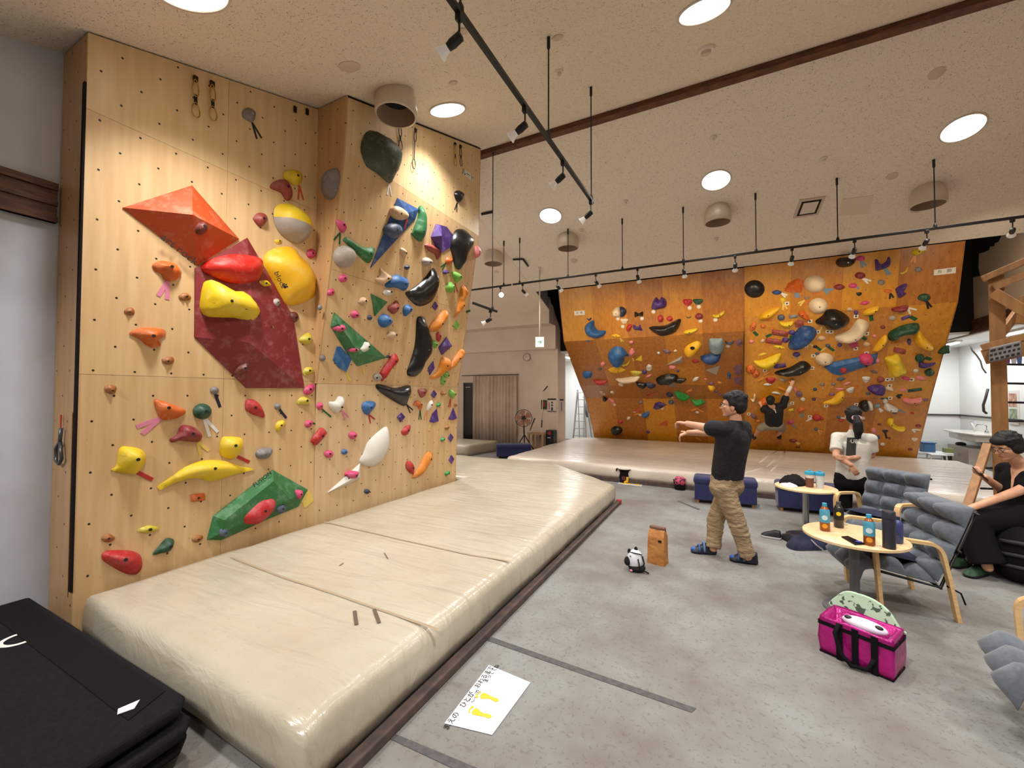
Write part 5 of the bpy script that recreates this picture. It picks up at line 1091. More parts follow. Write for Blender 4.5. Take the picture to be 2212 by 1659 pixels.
for c_, x, y in [('f', 1490, 890), ('f', 1585, 878), ('f', 1113, 930), ('f', 745, 1003), ('f', 995, 1000), ('f', 795, 1083), ('f', 1603, 1025), ('f', 1757, 1013), ('f', 1888, 1287), ('h', 640, 473), ('h', 1158, 515), ('h', 1540, 555), ('h', 918, 583), ('h', 788, 630), ('h', 860, 548), ('h', 525, 357), ('h', 622, 346), ('h', 1268, 393)]:
    Tg(c_, x, y)
# ------------------------------------------------------------------ right half
Eh('g', 'bk', 'disc', 212, 613, 186, 162, H=.09, lm='black disc at the top left of the right half', bolt=False); Eh('g', 'cb', 'leaf', 417, 645, 94, 52); Tp('g', 'wh', 455, 650, (497, 690), (514, 670)); Ph('g', 'or', [(483, 630), (520, 560), (600, 518), (660, 530), (660, 590), (640, 645), (530, 645)], .15, 'faceted volume', 'orange faceted volume', apex=[(560, 580, .14), (625, 585, .12)], **VK); Tp('g', 'bl', 598, 648, (590, 690), (620, 694), w=.05)
Eh('g', 'cr', 'disc', 765, 567, 202, 162, H=.16, lm='upper cream disc', bolt=False); Eh('g', 'cr', 'disc', 798, 768, 176, 146, H=.14, lm='second cream disc'); Eh('g', 'ye', 'drop', 470, 722, 66, 58); Tp('g', 'ye', 478, 750, (472, 806), (512, 796)); Tp('g', 'ye', 670, 718, (612, 745), (628, 768)); Eh('g', 'gr', 'cres', 695, 690, 60, 34); Tp('g', 'bl', 850, 618, (935, 620), (890, 655), w=.05)
Ph('g', 'yo', [(260, 890), (280, 840), (370, 790), (445, 785), (420, 830), (350, 885), (290, 895)], .16, 'leaf-shaped hold', 'golden yellow leaf-shaped hold'); Ph('g', 'bk', [(957, 375), (985, 332), (1060, 322), (1140, 322), (1135, 365), (1090, 405), (1000, 412)], .2, 'boulder hold', 'black boulder hold at the wall top'); Eh('g', 'pk', 'oval', 1187, 332, 78, 50); Tp('g', 'bl', 1195, 358, (1200, 418), (1240, 400), w=.035)
Ph('g', 'pu', [(1318, 345), (1340, 345), (1370, 385), (1420, 360), (1440, 318), (1460, 340), (1455, 395), (1420, 420), (1330, 445), (1320, 400)], .13, 'horned crescent hold', 'purple horned crescent hold'); Tp('g', 'bl', 1410, 425, (1440, 486), (1460, 480), w=.04); Ph('g', 'ye', [(1655, 270), (1700, 243), (1800, 250), (1760, 275), (1710, 305), (1670, 300)], .12, 'funnel-shaped hold', 'yellow funnel-shaped hold at the wall top'); Tp('g', 'oc', 1685, 308, (1650, 365), (1685, 372))
Eh('g', 'mr', 'ball', 1182, 490, 96, 62); Tp('g', 'wh', 1205, 515, (1255, 563), (1282, 540)); Eh('g', 'ye', 'cres', 1590, 450, 86, 36, -35); Eh('g', 'gr', 'oval', 1717, 435, 66, 46); Eh('g', 'gr', 'oval', 1375, 553, 66, 50); Eh('g', 'mr', 'leaf', 990, 595, 108, 64); Eh('g', 'pk', 'oval', 1115, 583, 82, 44); Tp('g', 'bl', 1148, 603, (1172, 603), w=.05); Eh('g', 'bk', 'wedge', 1172, 660, 52, 36)
Eh('g', 'or', 'wedge', 1437, 635, 76, 40); Tp('g', 'bk', 1460, 652, (1455, 706), (1490, 694)); Ph('g', 'pu', [(1508, 610), (1560, 575), (1612, 565), (1600, 610), (1580, 640), (1605, 655), (1555, 692), (1530, 690), (1515, 650)], .12, 'pincer-shaped hold', 'purple pincer-shaped hold'); Eh('g', 'dg', 'rock', 1770, 690, 122, 76, lm='dark green lumpy hold'); Tp('g', 'bk', 1795, 728, (1808, 796), (1840, 780))
Eh('g', 'pk', 'leaf', 1225, 742, 92, 44, -8); Eh('g', 'tn', 'bean', 1088, 803, 62, 50); Eh('g', 'pu', 'rock', 1145, 830, 42, 46); Ph('g', 'yo', [(1205, 845), (1240, 800), (1350, 770), (1345, 810), (1300, 845), (1240, 855)], .12, 'half-moon hold', 'golden yellow half-moon hold', kind='wedge'); Tp('g', 'gn', 1280, 855, (1290, 906), w=.06); Ph('g', 'mr', [(1468, 800), (1490, 785), (1615, 762), (1615, 800), (1560, 825), (1490, 815)], .1, 'wedge-shaped hold', 'maroon wedge-shaped hold'); Tp('g', 'wh', 1620, 785, (1642, 842), (1702, 805))
Eh('g', 'lg', 'ring', 1478, 880, 66, 40, -10); Eh('g', 'pu', 'bar', 1600, 876, 82, 32, -20); Tp('g', 'gn', 1640, 866, (1700, 895), w=.06); Eh('g', 'sl', 'ball', 457, 875, 66, 56); Eh('g', 'gr', 'bar', 568, 866, 82, 34, -5); Ph('g', 'or', [(610, 835), (650, 808), (690, 840), (722, 900), (680, 895), (630, 865)], .1, 'tongue-shaped hold'); Ph('g', 'ye', [(442, 920), (500, 918), (570, 910), (555, 950), (515, 972), (465, 955)], .1, 'cup-shaped hold', kind='wedge'); Eh('g', 'rb', 'hex', 620, 932, 92, 76)
Eh('g', 'or', 'leaf', 198, 960, 100, 60, -60); Tp('g', 'gn', 205, 1006, (240, 1042), w=.06); Eh('g', 'or', 'oval', 290, 955, 48, 40); Eh('g', 'rb', 'bar', 447, 1018, 148, 52, 8, noun='upper brick-shaped hold', lm='upper red brick-shaped hold'); Eh('g', 'rb', 'bar', 390, 1094, 152, 50, 8, noun='lower brick-shaped hold'); Tp('g', 'gn', 318, 1052, (368, 1030), w=.06); Eh('g', 'pu', 'oval', 556, 1012, 64, 46); Eh('g', 'pu', 'oval', 497, 1082, 64, 50); Tp('g', 'gn', 548, 1040, (540, 1085), w=.05)
Ph('g', 'cb', [(520, 1140), (545, 1070), (620, 970), (690, 950), (760, 970), (783, 1020), (740, 1090), (640, 1160), (560, 1170)], .22, 'scoop-shaped hold', 'big blue scoop-shaped hold'); Ph('g', 'bk', [(772, 905), (830, 860), (880, 805), (960, 800), (1040, 840), (1083, 885), (1060, 940), (930, 992), (880, 980), (840, 940), (790, 935)], .25, 'boulder hold', 'biggest black boulder hold'); Tp('g', 'ye', 832, 955, (815, 995)); Tp('g', 'ye', 712, 1108, (748, 1140))
Ph('g', 'cr', [(950, 1060), (980, 1030), (1080, 990), (1150, 900), (1200, 890), (1255, 920), (1262, 960), (1220, 1030), (1150, 1090), (1060, 1110), (980, 1100)], .2, 'ear-shaped hold', 'big cream ear-shaped hold'); Tp('g', 'gn', 1195, 1048, (1238, 1082), w=.06); Ph('g', 'dg', [(1435, 1040), (1460, 1000), (1560, 950), (1680, 925), (1725, 940), (1720, 990), (1670, 1020), (1570, 1030), (1500, 1085), (1450, 1080)], .18, 'bean-shaped hold', 'dark green bean-shaped hold')
Ph('g', 'yo', [(1675, 1050), (1690, 1005), (1730, 995), (1770, 1050), (1865, 1145), (1850, 1168), (1760, 1160), (1690, 1110)], .18, 'half-round hold', 'golden yellow half-round hold'); Ph('g', 'yo', [(1295, 1175), (1350, 1090), (1400, 1040), (1432, 1045), (1430, 1090), (1370, 1160), (1310, 1185)], .12, 'crescent hold', 'golden yellow crescent below the cream ear'); Eh('g', 'mr', 'oval', 1390, 963, 46, 34); Eh('g', 'lp', 'oval', 1315, 1045, 46, 28); Eh('g', 'tn', 'rock', 825, 1065, 82, 46); Eh('g', 'pk', 'rock', 1120, 1125, 88, 66); Eh('g', 'tn', 'rock', 1243, 1123, 66, 46)
Eh('g', 'pu', 'drop', 1632, 1100, 50, 62); Eh('g', 'rb', 'bar', 1545, 1180, 112, 50, 10); Eh('g', 'pu', 'oval', 995, 1128, 42, 36); Eh('g', 'bk', 'oval', 770, 1143, 42, 28); Tp('g', 'gn', 785, 1148, (822, 1178), w=.05); Eh('g', 'sl', 'oval', 885, 1133, 46, 34); Tp('g', 'gn', 895, 1148, (945, 1182), w=.05); Tp('g', 'ye', 868, 1150, (822, 1186)); Ph('g', 'dg', [(1895, 1200), (1930, 1150), (1975, 1130), (2005, 1135), (2000, 1180), (1960, 1205)], .14, 'ragged hold at the right wall edge', rough=.5)
Eh('g', 'ye', 'leaf', 440, 1148, 108, 36, 10); Eh('g', 'tn', 'leaf', 285, 1090, 48, 36, -30); Eh('g', 'lp', 'rock', 185, 1095, 46, 36); Eh('g', 'ye', 'leaf', 285, 1215, 80, 28, -15); Ph('g', 'ye', [(205, 1275), (280, 1265), (440, 1205), (445, 1250), (380, 1330), (310, 1355), (240, 1320)], .22, 'bowl-shaped hold', 'big yellow bowl-shaped hold', kind='wedge'); Eh('g', 'pu', 'oval', 598, 1215, 68, 42); Tp('g', 'bl', 600, 1235, (602, 1256), w=.04); Eh('g', 'sl', 'oval', 790, 1208, 46, 28)
Eh('g', 'or', 'oval', 176, 1350, 86, 78); Eh('g', 'or', 'oval', 224, 1394, 68, 72, 30); Eh('g', 'pu', 'bar', 445, 1320, 106, 40, -8); Ph('g', 'bk', [(397, 1380), (440, 1360), (540, 1330), (630, 1280), (680, 1278), (722, 1310), (725, 1345), (640, 1395), (520, 1413), (420, 1400)], .17, 'horn-shaped hold', 'long black horn-shaped hold'); Eh('g', 'cr', 'disc', 855, 1258, 168, 116, H=.12, lm='lowest cream disc'); Tp('g', 'oc', 825, 1318, (800, 1360))
Ph('g', 'bl', [(850, 1330), (930, 1285), (1345, 1203), (1325, 1295), (1000, 1405), (930, 1395)], .1, 'plank-shaped volume', 'long blue plank-shaped volume', apex=[(960, 1330, .08), (1290, 1245, .08)], ridges=[(0, 1)], **VK); Eh('g', 'pk', 'ball', 1240, 1262, 132, 92, off=.06, H=.12, noun='ball hold on the blue plank volume'); Eh('g', 'rd', 'oval', 1030, 1360, 66, 52, off=.05, noun='oval hold on the blue plank volume'); Tp('g', 'bk', 1242, 1310, (1240, 1335), off=.06); Eh('g', 'lp', 'oval', 1343, 1275, 46, 46)
Ph('g', 'ye', [(1405, 1250), (1470, 1228), (1530, 1215), (1580, 1300), (1615, 1375), (1540, 1400), (1450, 1425), (1440, 1340)], .18, 'shaggy fan-shaped hold', 'yellow shaggy fan-shaped hold', rough=.35, bolt=False); Eh('g', 'dg', 'ball', 1730, 1250, 88, 80); Tp('g', 'gn', 1780, 1243, (1836, 1262), w=.06); Ph('g', 'pu', [(1720, 1330), (1735, 1265), (1775, 1295), (1870, 1290), (1860, 1305), (1780, 1330)], .1, 'boot-shaped hold'); Eh('g', 'wh', 'oval', 1695, 1365, 50, 34); Eh('g', 'dg', 'rock', 1820, 1380, 92, 76); Eh('g', 'mv', 'leaf', 1310, 1373, 78, 30, 18)
Eh('i', 'rd', 'wedge', 390, 283, 98, 66); Eh('i', 'lg', 'leaf', 510, 280, 68, 36, 10); Eh('i', 'oc', 'bar', 295, 276, 74, 26, -30); Eh('i', 'oc', 'bar', 355, 215, 88, 28, -28); Eh('i', 'wh', 'leaf', 360, 325, 84, 32); Eh('i', 'oc', 'bar', 503, 372, 82, 30, 25); Eh('i', 'lp', 'leaf', 635, 380, 74, 36, 75); Eh('i', 'mv', 'hex', 672, 420, 72, 66); Eh('i', 'wh', 'bean', 445, 412, 92, 34, 10)
Ph('i', 'or', [(280, 490), (340, 455), (375, 545), (330, 560), (290, 530)], .14, 'block hold beside the climber'); Ph('i', 'cr', [(215, 470), (222, 425), (240, 420), (240, 455), (230, 500), (218, 500), (190, 465)], .08, 'bone-shaped hold'); Eh('i', 'sl', 'leaf', 1090, 270, 88, 42, -8); Eh('i', 'lp', 'leaf', 1150, 315, 84, 32, -20); Eh('i', 'wh', 'wedge', 1340, 272, 82, 62); Eh('i', 'rb', 'rock', 1480, 275, 80, 60); Eh('i', 'pk', 'leaf', 1740, 265, 98, 42, 12); Eh('i', 'lp', 'leaf', 1888, 262, 116, 52, 8)
Eh('i', 'gr', 'oval', 905, 325, 46, 30); Tp('i', 'oc', 905, 342, (912, 373)); Eh('i', 'gr', 'oval', 1016, 322, 42, 28); Tp('i', 'oc', 1010, 338, (990, 362)); Eh('i', 'nv', 'oval', 833, 373, 40, 32); Eh('i', 'nv', 'oval', 820, 470, 40, 32); Eh('i', 'wh', 'ring', 710, 472, 46, 36); Eh('i', 'lp', 'wedge', 1075, 372, 84, 32); Eh('i', 'wh', 'wedge', 1185, 378, 82, 52, -20)
Ph('i', 'pu', [(1350, 355), (1400, 330), (1480, 325), (1530, 350), (1520, 410), (1440, 422), (1380, 395)], .17, 'fan-shaped hold', 'purple fan-shaped hold', rough=.3); Eh('i', 'cr', 'bean', 1570, 370, 88, 54, 15); Eh('i', 'lp', 'leaf', 1708, 378, 74, 36); Eh('i', 'dg', 'bar', 1825, 380, 140, 32, -8, lm='long dark green bar hold'); Eh('i', 'mv', 'bar', 1000, 422, 60, 24); Eh('i', 'sl', 'oval', 1360, 415, 46, 30); Tp('i', 'bk', 1648, 432, (1675, 462), (1700, 430), w=.05)
Ph('i', 'yo', [(918, 500), (1000, 465), (1060, 405), (1110, 390), (1132, 430), (1100, 490), (1040, 525), (930, 520)], .13, 'banana-shaped hold', 'golden yellow banana-shaped hold', kind='wedge'); Ph('i', 'lp', [(1700, 470), (1740, 455), (1800, 465), (1890, 455), (1880, 495), (1800, 512), (1720, 500)], .1, 'sausage-shaped hold', 'pale pink sausage-shaped hold'); Eh('i', 'mv', 'oval', 1935, 480, 52, 26)
Ph('i', 'bk', [(1260, 530), (1290, 490), (1350, 483), (1352, 578), (1280, 570)], .16, 'barrel-shaped hold', 'black barrel hold with a white cap', bolt=False); Ph('i', 'wh', [(1352, 500), (1380, 490), (1405, 520), (1395, 560), (1360, 575)], .17, 'cap on the black barrel hold', bolt=False); Eh('i', 'tb', 'oval', 1455, 538, 76, 44, -15); Tp('i', 'wh', 1470, 560, (1490, 600), (1510, 590)); Ph('i', 'wh', [(1520, 570), (1530, 510), (1580, 520), (1660, 570), (1620, 590)], .13, 'wedge-shaped hold', 'white wedge-shaped hold'); Eh('i', 'wh', 'ball', 1530, 490, 50, 50); Tp('i', 'gn', 1485, 466, (1560, 468), w=.04); Eh('i', 'pu', 'oval', 1625, 601, 46, 34); Tp('i', 'bl', 1655, 578, (1730, 605), (1705, 585), w=.03)
Eh('i', 'or', 'bean', 690, 580, 88, 66, -25); Tp('i', 'bl', 700, 612, (690, 650), (720, 645), w=.03); Eh('i', 'ye', 'bar', 592, 580, 52, 26, -15); Eh('i', 'lg', 'tri', 560, 525, 62, 40); Eh('i', 'rd', 'ball', 850, 655, 92, 66); Eh('i', 'rd', 'oval', 900, 666, 34, 30); Tp('i', 'wh', 800, 662, (745, 690), (760, 672)); Tp('i', 'oc', 868, 685, (882, 710), w=.05); Eh('i', 'mv', 'oval', 222, 640, 76, 38, 35); Eh('i', 'oc', 'oval', 270, 690, 44, 26); Eh('i', 'oc', 'oval', 525, 752, 48, 28, -20); Eh('i', 'pk', 'rock', 588, 700, 62, 46); Tp('i', 'bl', 600, 720, (640, 756), w=.03)
Eh('i', 'sl', 'oval', 842, 768, 38, 32); Tp('i', 'oc', 858, 775, (906, 795), (885, 822), w=.03); Eh('i', 'mr', 'leaf', 615, 882, 84, 42); Tp('i', 'ye', 640, 895, (668, 925), (682, 915), w=.03); Eh('i', 'db', 'oval', 662, 945, 42, 22); Ph('i', 'ye', [(1545, 700), (1570, 660), (1615, 665), (1610, 700), (1660, 740), (1725, 745), (1720, 775), (1650, 775), (1580, 745)], .13, 'hook-shaped hold', 'yellow hook-shaped hold low on the right half'); Eh('i', 'lp', 'oval', 1418, 785, 62, 50, 45); Eh('i', 'cb', 'oval', 1455, 850, 48, 38); Eh('i', 'bk', 'wedge', 1530, 790, 64, 32); Tp('i', 'bk', 1530, 805, (1545, 862), w=.035); Eh('i', 'db', 'oval', 1573, 858, 30, 24)
Eh('i', 'wh', 'ring', 1505, 920, 46, 32); Eh('i', 'cr', 'wedge', 1825, 870, 64, 36); Eh('i', 'mr', 'oval', 1860, 737, 58, 34); Tp('i', 'wh', 1800, 772, (1885, 778), (1830, 800), w=.03); Eh('i', 'db', 'oval', 1473, 722, 38, 22); Eh('i', 'rd', 'oval', 1797, 608, 42, 26); Eh('i', 'mr', 'oval', 1780, 970, 46, 26); Eh('i', 'sl', 'oval', 1068, 652, 40, 30); Tp('i', 'wh', 1080, 655, (1135, 662), w=.03); Eh('i', 'cr', 'oval', 1312, 660, 42, 30); Eh('i', 'rd', 'rock', 1088, 683, 52, 26)
for c_, x, y in [('g', 510, 747), ('g', 722, 910), ('g', 1145, 865), ('g', 797, 1007), ('g', 885, 1005), ('g', 917, 1007), ('g', 1243, 1025), ('g', 687, 1135), ('g', 1143, 1162), ('g', 1240, 1203), ('g', 753, 1227), ('g', 307, 1363), ('g', 742, 1340), ('i', 1553, 277), ('i', 1598, 270), ('i', 1795, 277), ('i', 605, 510), ('i', 942, 537), ('i', 1243, 525), ('i', 1580, 461), ('i', 172, 618), ('i', 1575, 338), ('i', 780, 645)]:
    Tg(c_, x, y, 'square')
for c_, x, y in [('g', 352, 900), ('g', 371, 978), ('g', 683, 925), ('g', 680, 738), ('g', 777, 658), ('g', 1688, 1212), ('g', 1490, 1105), ('g', 1520, 1092), ('g', 328, 1120), ('i', 400, 225), ('i', 460, 285), ('i', 958, 440), ('i', 1345, 470), ('i', 1240, 345), ('i', 1785, 222), ('i', 828, 605), ('i', 862, 605)]:
    Tg(c_, x, y, 'frame')
# two narrow signs with the month and the problem word
def far_sign(pts, txts, label):
    pp = [tuple(p) for p in pts]; mx = sum(p[0] for p in pp) / 4; my = sum(p[1] for p in pp) / 4; sf = surf_at(wall_of(mx, my), mx, my)
    o = tag(MB().prism([sf.at(*p) for p in pp], sf.n * .006).build('wall_sign', MATS['sign_paper']), label, 'sign')
    d = (sf.at(*pp[1]) - sf.at(*pp[0])); L = d.length; d.normalize()
    for f, t in txts: text_mesh('lettering', t, L * .22, M_INK, sf.at(mx, my, .0075) + d * (L * (f - .5)), d, sf.n.cross(d), o)
    return o
far_sign([(1240.5, 672), (1262.5, 670.5), (1264, 680), (1241, 681.5)], [(.27, '月'), (.68, '間')], 'small white sign with two black characters on the left of the orange wall')
far_sign([(2017.5, 583), (2065, 577), (2064, 590), (2017, 595)], [(.27, '月'), (.70, '間')], 'small white sign with two black characters on the right of the orange wall')

# ================================================================== LABELS for everything fixed to the two walls
def wn(w): return 'pale left wall' if w in 'ABJ' else 'orange far wall'
for i in ITEMS: i['side'] = wn(i['w'])
LMS = [i for i in ITEMS if i['lm']]
from collections import Counter
cnt = Counter((i['d'], i['side']) for i in ITEMS)
def sector(dx, dy):
    a = math.degrees(math.atan2(-dy, dx)) % 360; k = int((a + 22.5) // 45) % 8
    return ['right of', 'above right of', 'above', 'above left of', 'left of', 'below left of', 'below', 'below right of'][k]
used = set()
def short(l):
    for t in (' on the pale left wall',): l = l.replace(t, '')
    return l
for i in ITEMS:
    if i['lm']: i['label'] = i['lm'] + ('' if any(k in i['lm'] for k in ('wall', ' on the ', 'mat')) else ' on the ' + i['side'])
    elif cnt[(i['d'], i['side'])] == 1: i['label'] = i['d'] + ('' if (' on the ' in i['d'] or 'wall' in i['d']) else ' on the ' + i['side'])
    else:
        same = [j for j in ITEMS if j is not i and j['d'] == i['d'] and j['side'] == i['side']]
        best = None
        for L in sorted((l for l in LMS if l['side'] == i['side']), key=lambda l: (l['x'] - i['x']) ** 2 + (l['y'] - i['y']) ** 2)[:26]:
            dx, dy = i['x'] - L['x'], i['y'] - L['y']; dist = math.hypot(dx, dy); sct = sector(dx, dy); ok = True
            for j in same:
                ex, ey = j['x'] - L['x'], j['y'] - L['y']; ej = math.hypot(ex, ey)
                ang = abs((math.degrees(math.atan2(ey, ex) - math.atan2(dy, dx)) + 180) % 360 - 180)
                if ej < dist * 1.35 and (ang < 60 or ej < dist * .6): ok = False; break
            if ok and len((i['d'] + ' ' + sct + ' the ' + L['lm']).split()) <= 15: best = (sct, L); break
        if best: i['label'] = i['d'] + ' ' + best[0] + ' the ' + best[1]['lm']
        else:
            L = min((l for l in LMS if l['side'] == i['side']), key=lambda l: (l['x'] - i['x']) ** 2 + (l['y'] - i['y']) ** 2)
            i['label'] = i['d'] + ' close ' + sector(i['x'] - L['x'], i['y'] - L['y']) + ' the ' + L['lm']
    w_ = i['label'].split()
    if len(w_) > 16: i['label'] = ' '.join(w_[:16])
    i['o']['label'] = i['label']
    i['o']['category'] = {'hold': 'climbing hold', 'volume': 'climbing volume', 'tape': 'tape', 'tag': 'route tag'}[i['k']]
    i['o']['group'] = {'hold': 'holds', 'volume': 'volumes', 'tape': 'tape marks', 'tag': 'route tags'}[i['k']] + ' on the ' + i['side']
dup = Counter(i['label'] for i in ITEMS)
for l_, n_ in dup.items():
    if n_ > 1:
        for k_, i in enumerate(sorted((j for j in ITEMS if j['label'] == l_), key=lambda j: j['x'])):
            i['label'] = ('left ' if k_ == 0 else 'right ' if k_ == n_ - 1 else 'middle ') + l_; i['o']['label'] = ' '.join(i['label'].split()[:16])
# ================================================================== THINGS ON THE FLOOR
M_NAVY = material('navy_upholstery', (28, 34, 78), 0.8, (34, 40, 90), 30.0, sheen=.2)
M_GREYF2 = material('grey_tufted_fabric', (92, 100, 110), 0.9, (100, 108, 118), 40.0, sheen=.3, bump=.15, bscale=220)
M_BIRCH = material('bent_birch', (214, 176, 122), 0.45, (226, 190, 138), 5.0, stretch=(1, 1, 8)); M_BIRCHTOP = material('birch_veneer', (224, 192, 144), 0.4, (232, 203, 160), 3.0, stretch=(1, 8, 1))
M_CHROME = material('brushed_chrome', (176, 176, 178), 0.25, metal=1.0); M_GREYMET = material('grey_painted_metal', (92, 92, 98), 0.45)
M_BLKFAB = material('black_fabric', (11, 10, 13), 0.9, spec=.25); M_NAVYFAB = material('navy_fabric', (24, 28, 52), 0.9, (32, 36, 62), 20.0)
M_PINEW = material('pine_timber', (150, 104, 58), 0.5, (168, 122, 72), 2.2, stretch=(6, 6, .8))
M_FTAPE = material('dark_floor_tape', (74, 72, 74), 0.8, (88, 84, 84), 30.0)
def floor_quad(name, pts, mat, h=.003, z0=0.0):
    return MB().prism([onZ(x, y, z0) for x, y in pts], (0, 0, h)).build(name, mat)
tag(floor_quad('floor_tape', [(1049, 1383), (1062, 1377), (1504, 1531), (1494, 1540)], M_FTAPE), 'dark tape line on the floor beyond the footprint sign', 'tape', 'floor lines')
tag(floor_quad('floor_tape', [(832, 1592), (846, 1583), (1060, 1672), (1040, 1690)], M_FTAPE), 'dark tape line on the floor at the bottom edge, nearer than the footprint sign', 'tape', 'floor lines')
tag(floor_quad('floor_tape', [(1463, 1083), (1466, 1082), (1512, 1100), (1509, 1102)], M_FTAPE), 'short thin dark line on the floor left of the navy bench behind the man', 'tape', 'floor lines')
# laminated footprint sign
sq = [onZ(x, y, .003) for x, y in [(960, 1563), (1056, 1437), (1146, 1475), (1063, 1588)]]
fs = tag(MB().prism(sq, (0, 0, .002)).build('floor_sign', material('laminated_paper', (222, 226, 234), 0.22, coat=.5)), 'white laminated sign with yellow footprints on the floor beside the near mat', 'sign')
su_, sv_ = (sq[1] - sq[0]), (sq[3] - sq[0]); sw = su_.length; shh = sv_.length; su_.normalize(); sv_ = (sv_ - su_ * sv_.dot(su_)).normalized()
M_YPR = material('yellow_print', (232, 190, 50), 0.4)
def sgn(a, b): return sq[0] + su_ * (a * sw) + sv_ * (b * shh) + Vector((0, 0, .0028))
for txt, a, b, s in (('まえの　ひとが　おわるまで', .46, .10, .040), ('ここで　　まっててね', .70, .20, .034)):
    text_mesh('lettering', txt, s, M_INK, sgn(a, b), su_, -sv_, fs)
def footprint(ca, cb, flip):
    mb = MB(); k = 1 if flip else -1
    P = [(-.40, .10), (-.30, .17), (-.12, .15), (.12, .10), (.36, .09), (.45, .02), (.43, -.08), (.30, -.11), (.08, -.06), (-.10, -.10), (-.28, -.19), (-.38, -.12)]
    c = sgn(ca, cb); U = sv_; V = su_ * k
    k2 = shh * .50; pts = [c + U * (x * k2) + V * (y * k2) for x, y in catmull(P, 4)]
    mb.prism(pts, (0, 0, .0012))
    for i, (x, y, r) in enumerate([(-.52, -.17, .034), (-.545, -.07, .021), (-.545, .015, .019), (-.52, .085, .017), (-.48, .145, .015)]):
        mb.lathe([(r * k2 * 2, 0), (r * k2 * 2, .0012), (.0003, .0012)], c + U * (x * k2) + V * (y * k2), (0, 0, 1), 14)
    return mb.build('footprint', M_YPR, fs)
footprint(.26, .56, False); footprint(.50, .50, True)
sh = [onZ(x, y, .002) for x, y in [(1334, 1045), (1340, 1038), (1389, 1043), (1386, 1051)]]
s2 = tag(MB().prism(sh, (0, 0, .002)).build('floor_sign', MATS['laminated_paper']), 'white sheet with yellow marks on the floor below the black chalk bucket', 'sign')
for x, y in ((1347, 1044), (1360, 1045), (1377, 1047)): MB().lathe([(.05, 0), (.05, .001), (.0003, .001)], onZ(x, y, .0045), (0, 0, 1), 14).build('yellow_mark', M_YPR, s2)

# ------------------------------------------------------------------ round tables
def round_table(c, r, z, col, label):
    t = empty('side_table', (c[0], c[1], 0)); tag(t, label, 'table', 'round birch tables')
    MB().lathe([(r - .01, -.024), (r, -.02), (r, -.004), (r - .006, 0), (.0005, 0)], (c[0], c[1], z), (0, 0, 1), 64, True, True).build('tabletop', M_BIRCHTOP, t, auto=40)
    MB().lathe([(.032, .02), (.032, z - .03)], (c[0], c[1], 0), (0, 0, 1), 28).lathe([(.08, z - .034), (.08, z - .024)], (c[0], c[1], 0), (0, 0, 1), 28).build('column', col, t, auto=40)
    MB().lathe([(.0005, 0), (.20, 0), (.20, .008), (.05, .018), (.034, .03)], (c[0], c[1], 0), (0, 0, 1), 48, False, True).build('base', col, t, auto=40); return t
NT_C, FT_C, TZ = (.852, 4.07), (.80, 5.93), .58
round_table(NT_C, .325, TZ, M_GREYMET, 'near round birch table with bottles and a phone, grey column')
round_table(FT_C, .305, TZ, M_CHROME, 'farther round birch table with two shaker cups, chrome column')
M_CLEAR = material('clear_plastic', (236, 240, 242), 0.12, alpha=.55); M_AMBER = material('amber_drink', (150, 78, 28), 0.2); M_DKDRINK = material('dark_drink', (34, 28, 26), 0.2, coat=.4)
M_SKYCAP = material('sky_blue_plastic', (56, 160, 196), 0.4); M_SKYLAB = material('sky_blue_label', (70, 150, 180), 0.4, (88, 166, 194), 20.0)
def bottle(px_, py_, label, liquid, cap, lab, deco=None, h=.215, r=.034, z=TZ):
    p = onZ(px_, py_, z); t = empty('drink_bottle', p); tag(t, label, 'bottle', 'drink bottles on the near table')
    MB().lathe([(.0005, .002), (r * .8, 0), (r, .008), (r, h * .66), (r * .97, h * .71), (r * .60, h * .86), (r * .42, h * .88), (r * .42, h * .90)], p, (0, 0, 1), 28).build('bottle_body', liquid, t, smooth=True)
    MB().lathe([(r * .47, h * .89), (r * .47, h), (r * .42, h * 1.005), (.0005, h * 1.005)], p, (0, 0, 1), 22).build('cap', cap, t, auto=40)
    lw_ = MB().lathe([(r * 1.012, h * .32), (r * 1.012, h * .66), (r * .985, h * .715), (r * .80, h * .79)], p, (0, 0, 1), 32, False, False).build('label_wrap', lab, t, smooth=True)
    if deco:
        d = (EYE - p); d.z = 0; d.normalize(); s = Vector((-d.y, d.x, 0)); c = p + d * (r * 1.03)
        for nm, m, dz, w in deco: MB().lathe([(w, 0), (w, .001), (.0003, .001)], c + Vector((0, 0, h * dz)), d, 20, False, True).build(nm, m, lw_)
M_WPR = material('pale_print', (206, 226, 232), 0.4); M_OPR = material('orange_print', (226, 150, 40), 0.4)
bottle(1782, 1146, 'leftmost bottle on the near table, sky blue cap and label', M_AMBER, M_SKYCAP, M_SKYLAB, [('round_emblem', M_WPR, .50, .019), ('fruit_print', M_OPR, .20, .018)])
bottle(1812, 1139, 'dark bottle with a black label and yellow badge on the near table', M_DKDRINK, material('grey_cap', (70, 68, 66), 0.5), material('black_label', (26, 25, 26), 0.4), [('yellow_badge', material('yellow_badge', (230, 200, 30), 0.4), .56, .016)], h=.205)
bottle(1878, 1177, 'sky blue capped bottle in the middle of the near table beside the phone', M_AMBER, M_SKYCAP, M_SKYLAB, [('round_emblem', M_WPR, .50, .019), ('fruit_print', M_OPR, .20, .018)])
bottle(1940, 1173, 'bottle half hidden behind the dark tumbler on the near table', material('blue_water', (60, 74, 130), 0.15), material('dark_cap', (40, 44, 80), 0.4), material('blue_label', (60, 66, 120), 0.4), None, h=.19, r=.03)
p = onZ(1921, 1184, TZ); t = empty('tumbler', p); tag(t, 'tall dark slate tumbler at the right side of the near table', 'tumbler')
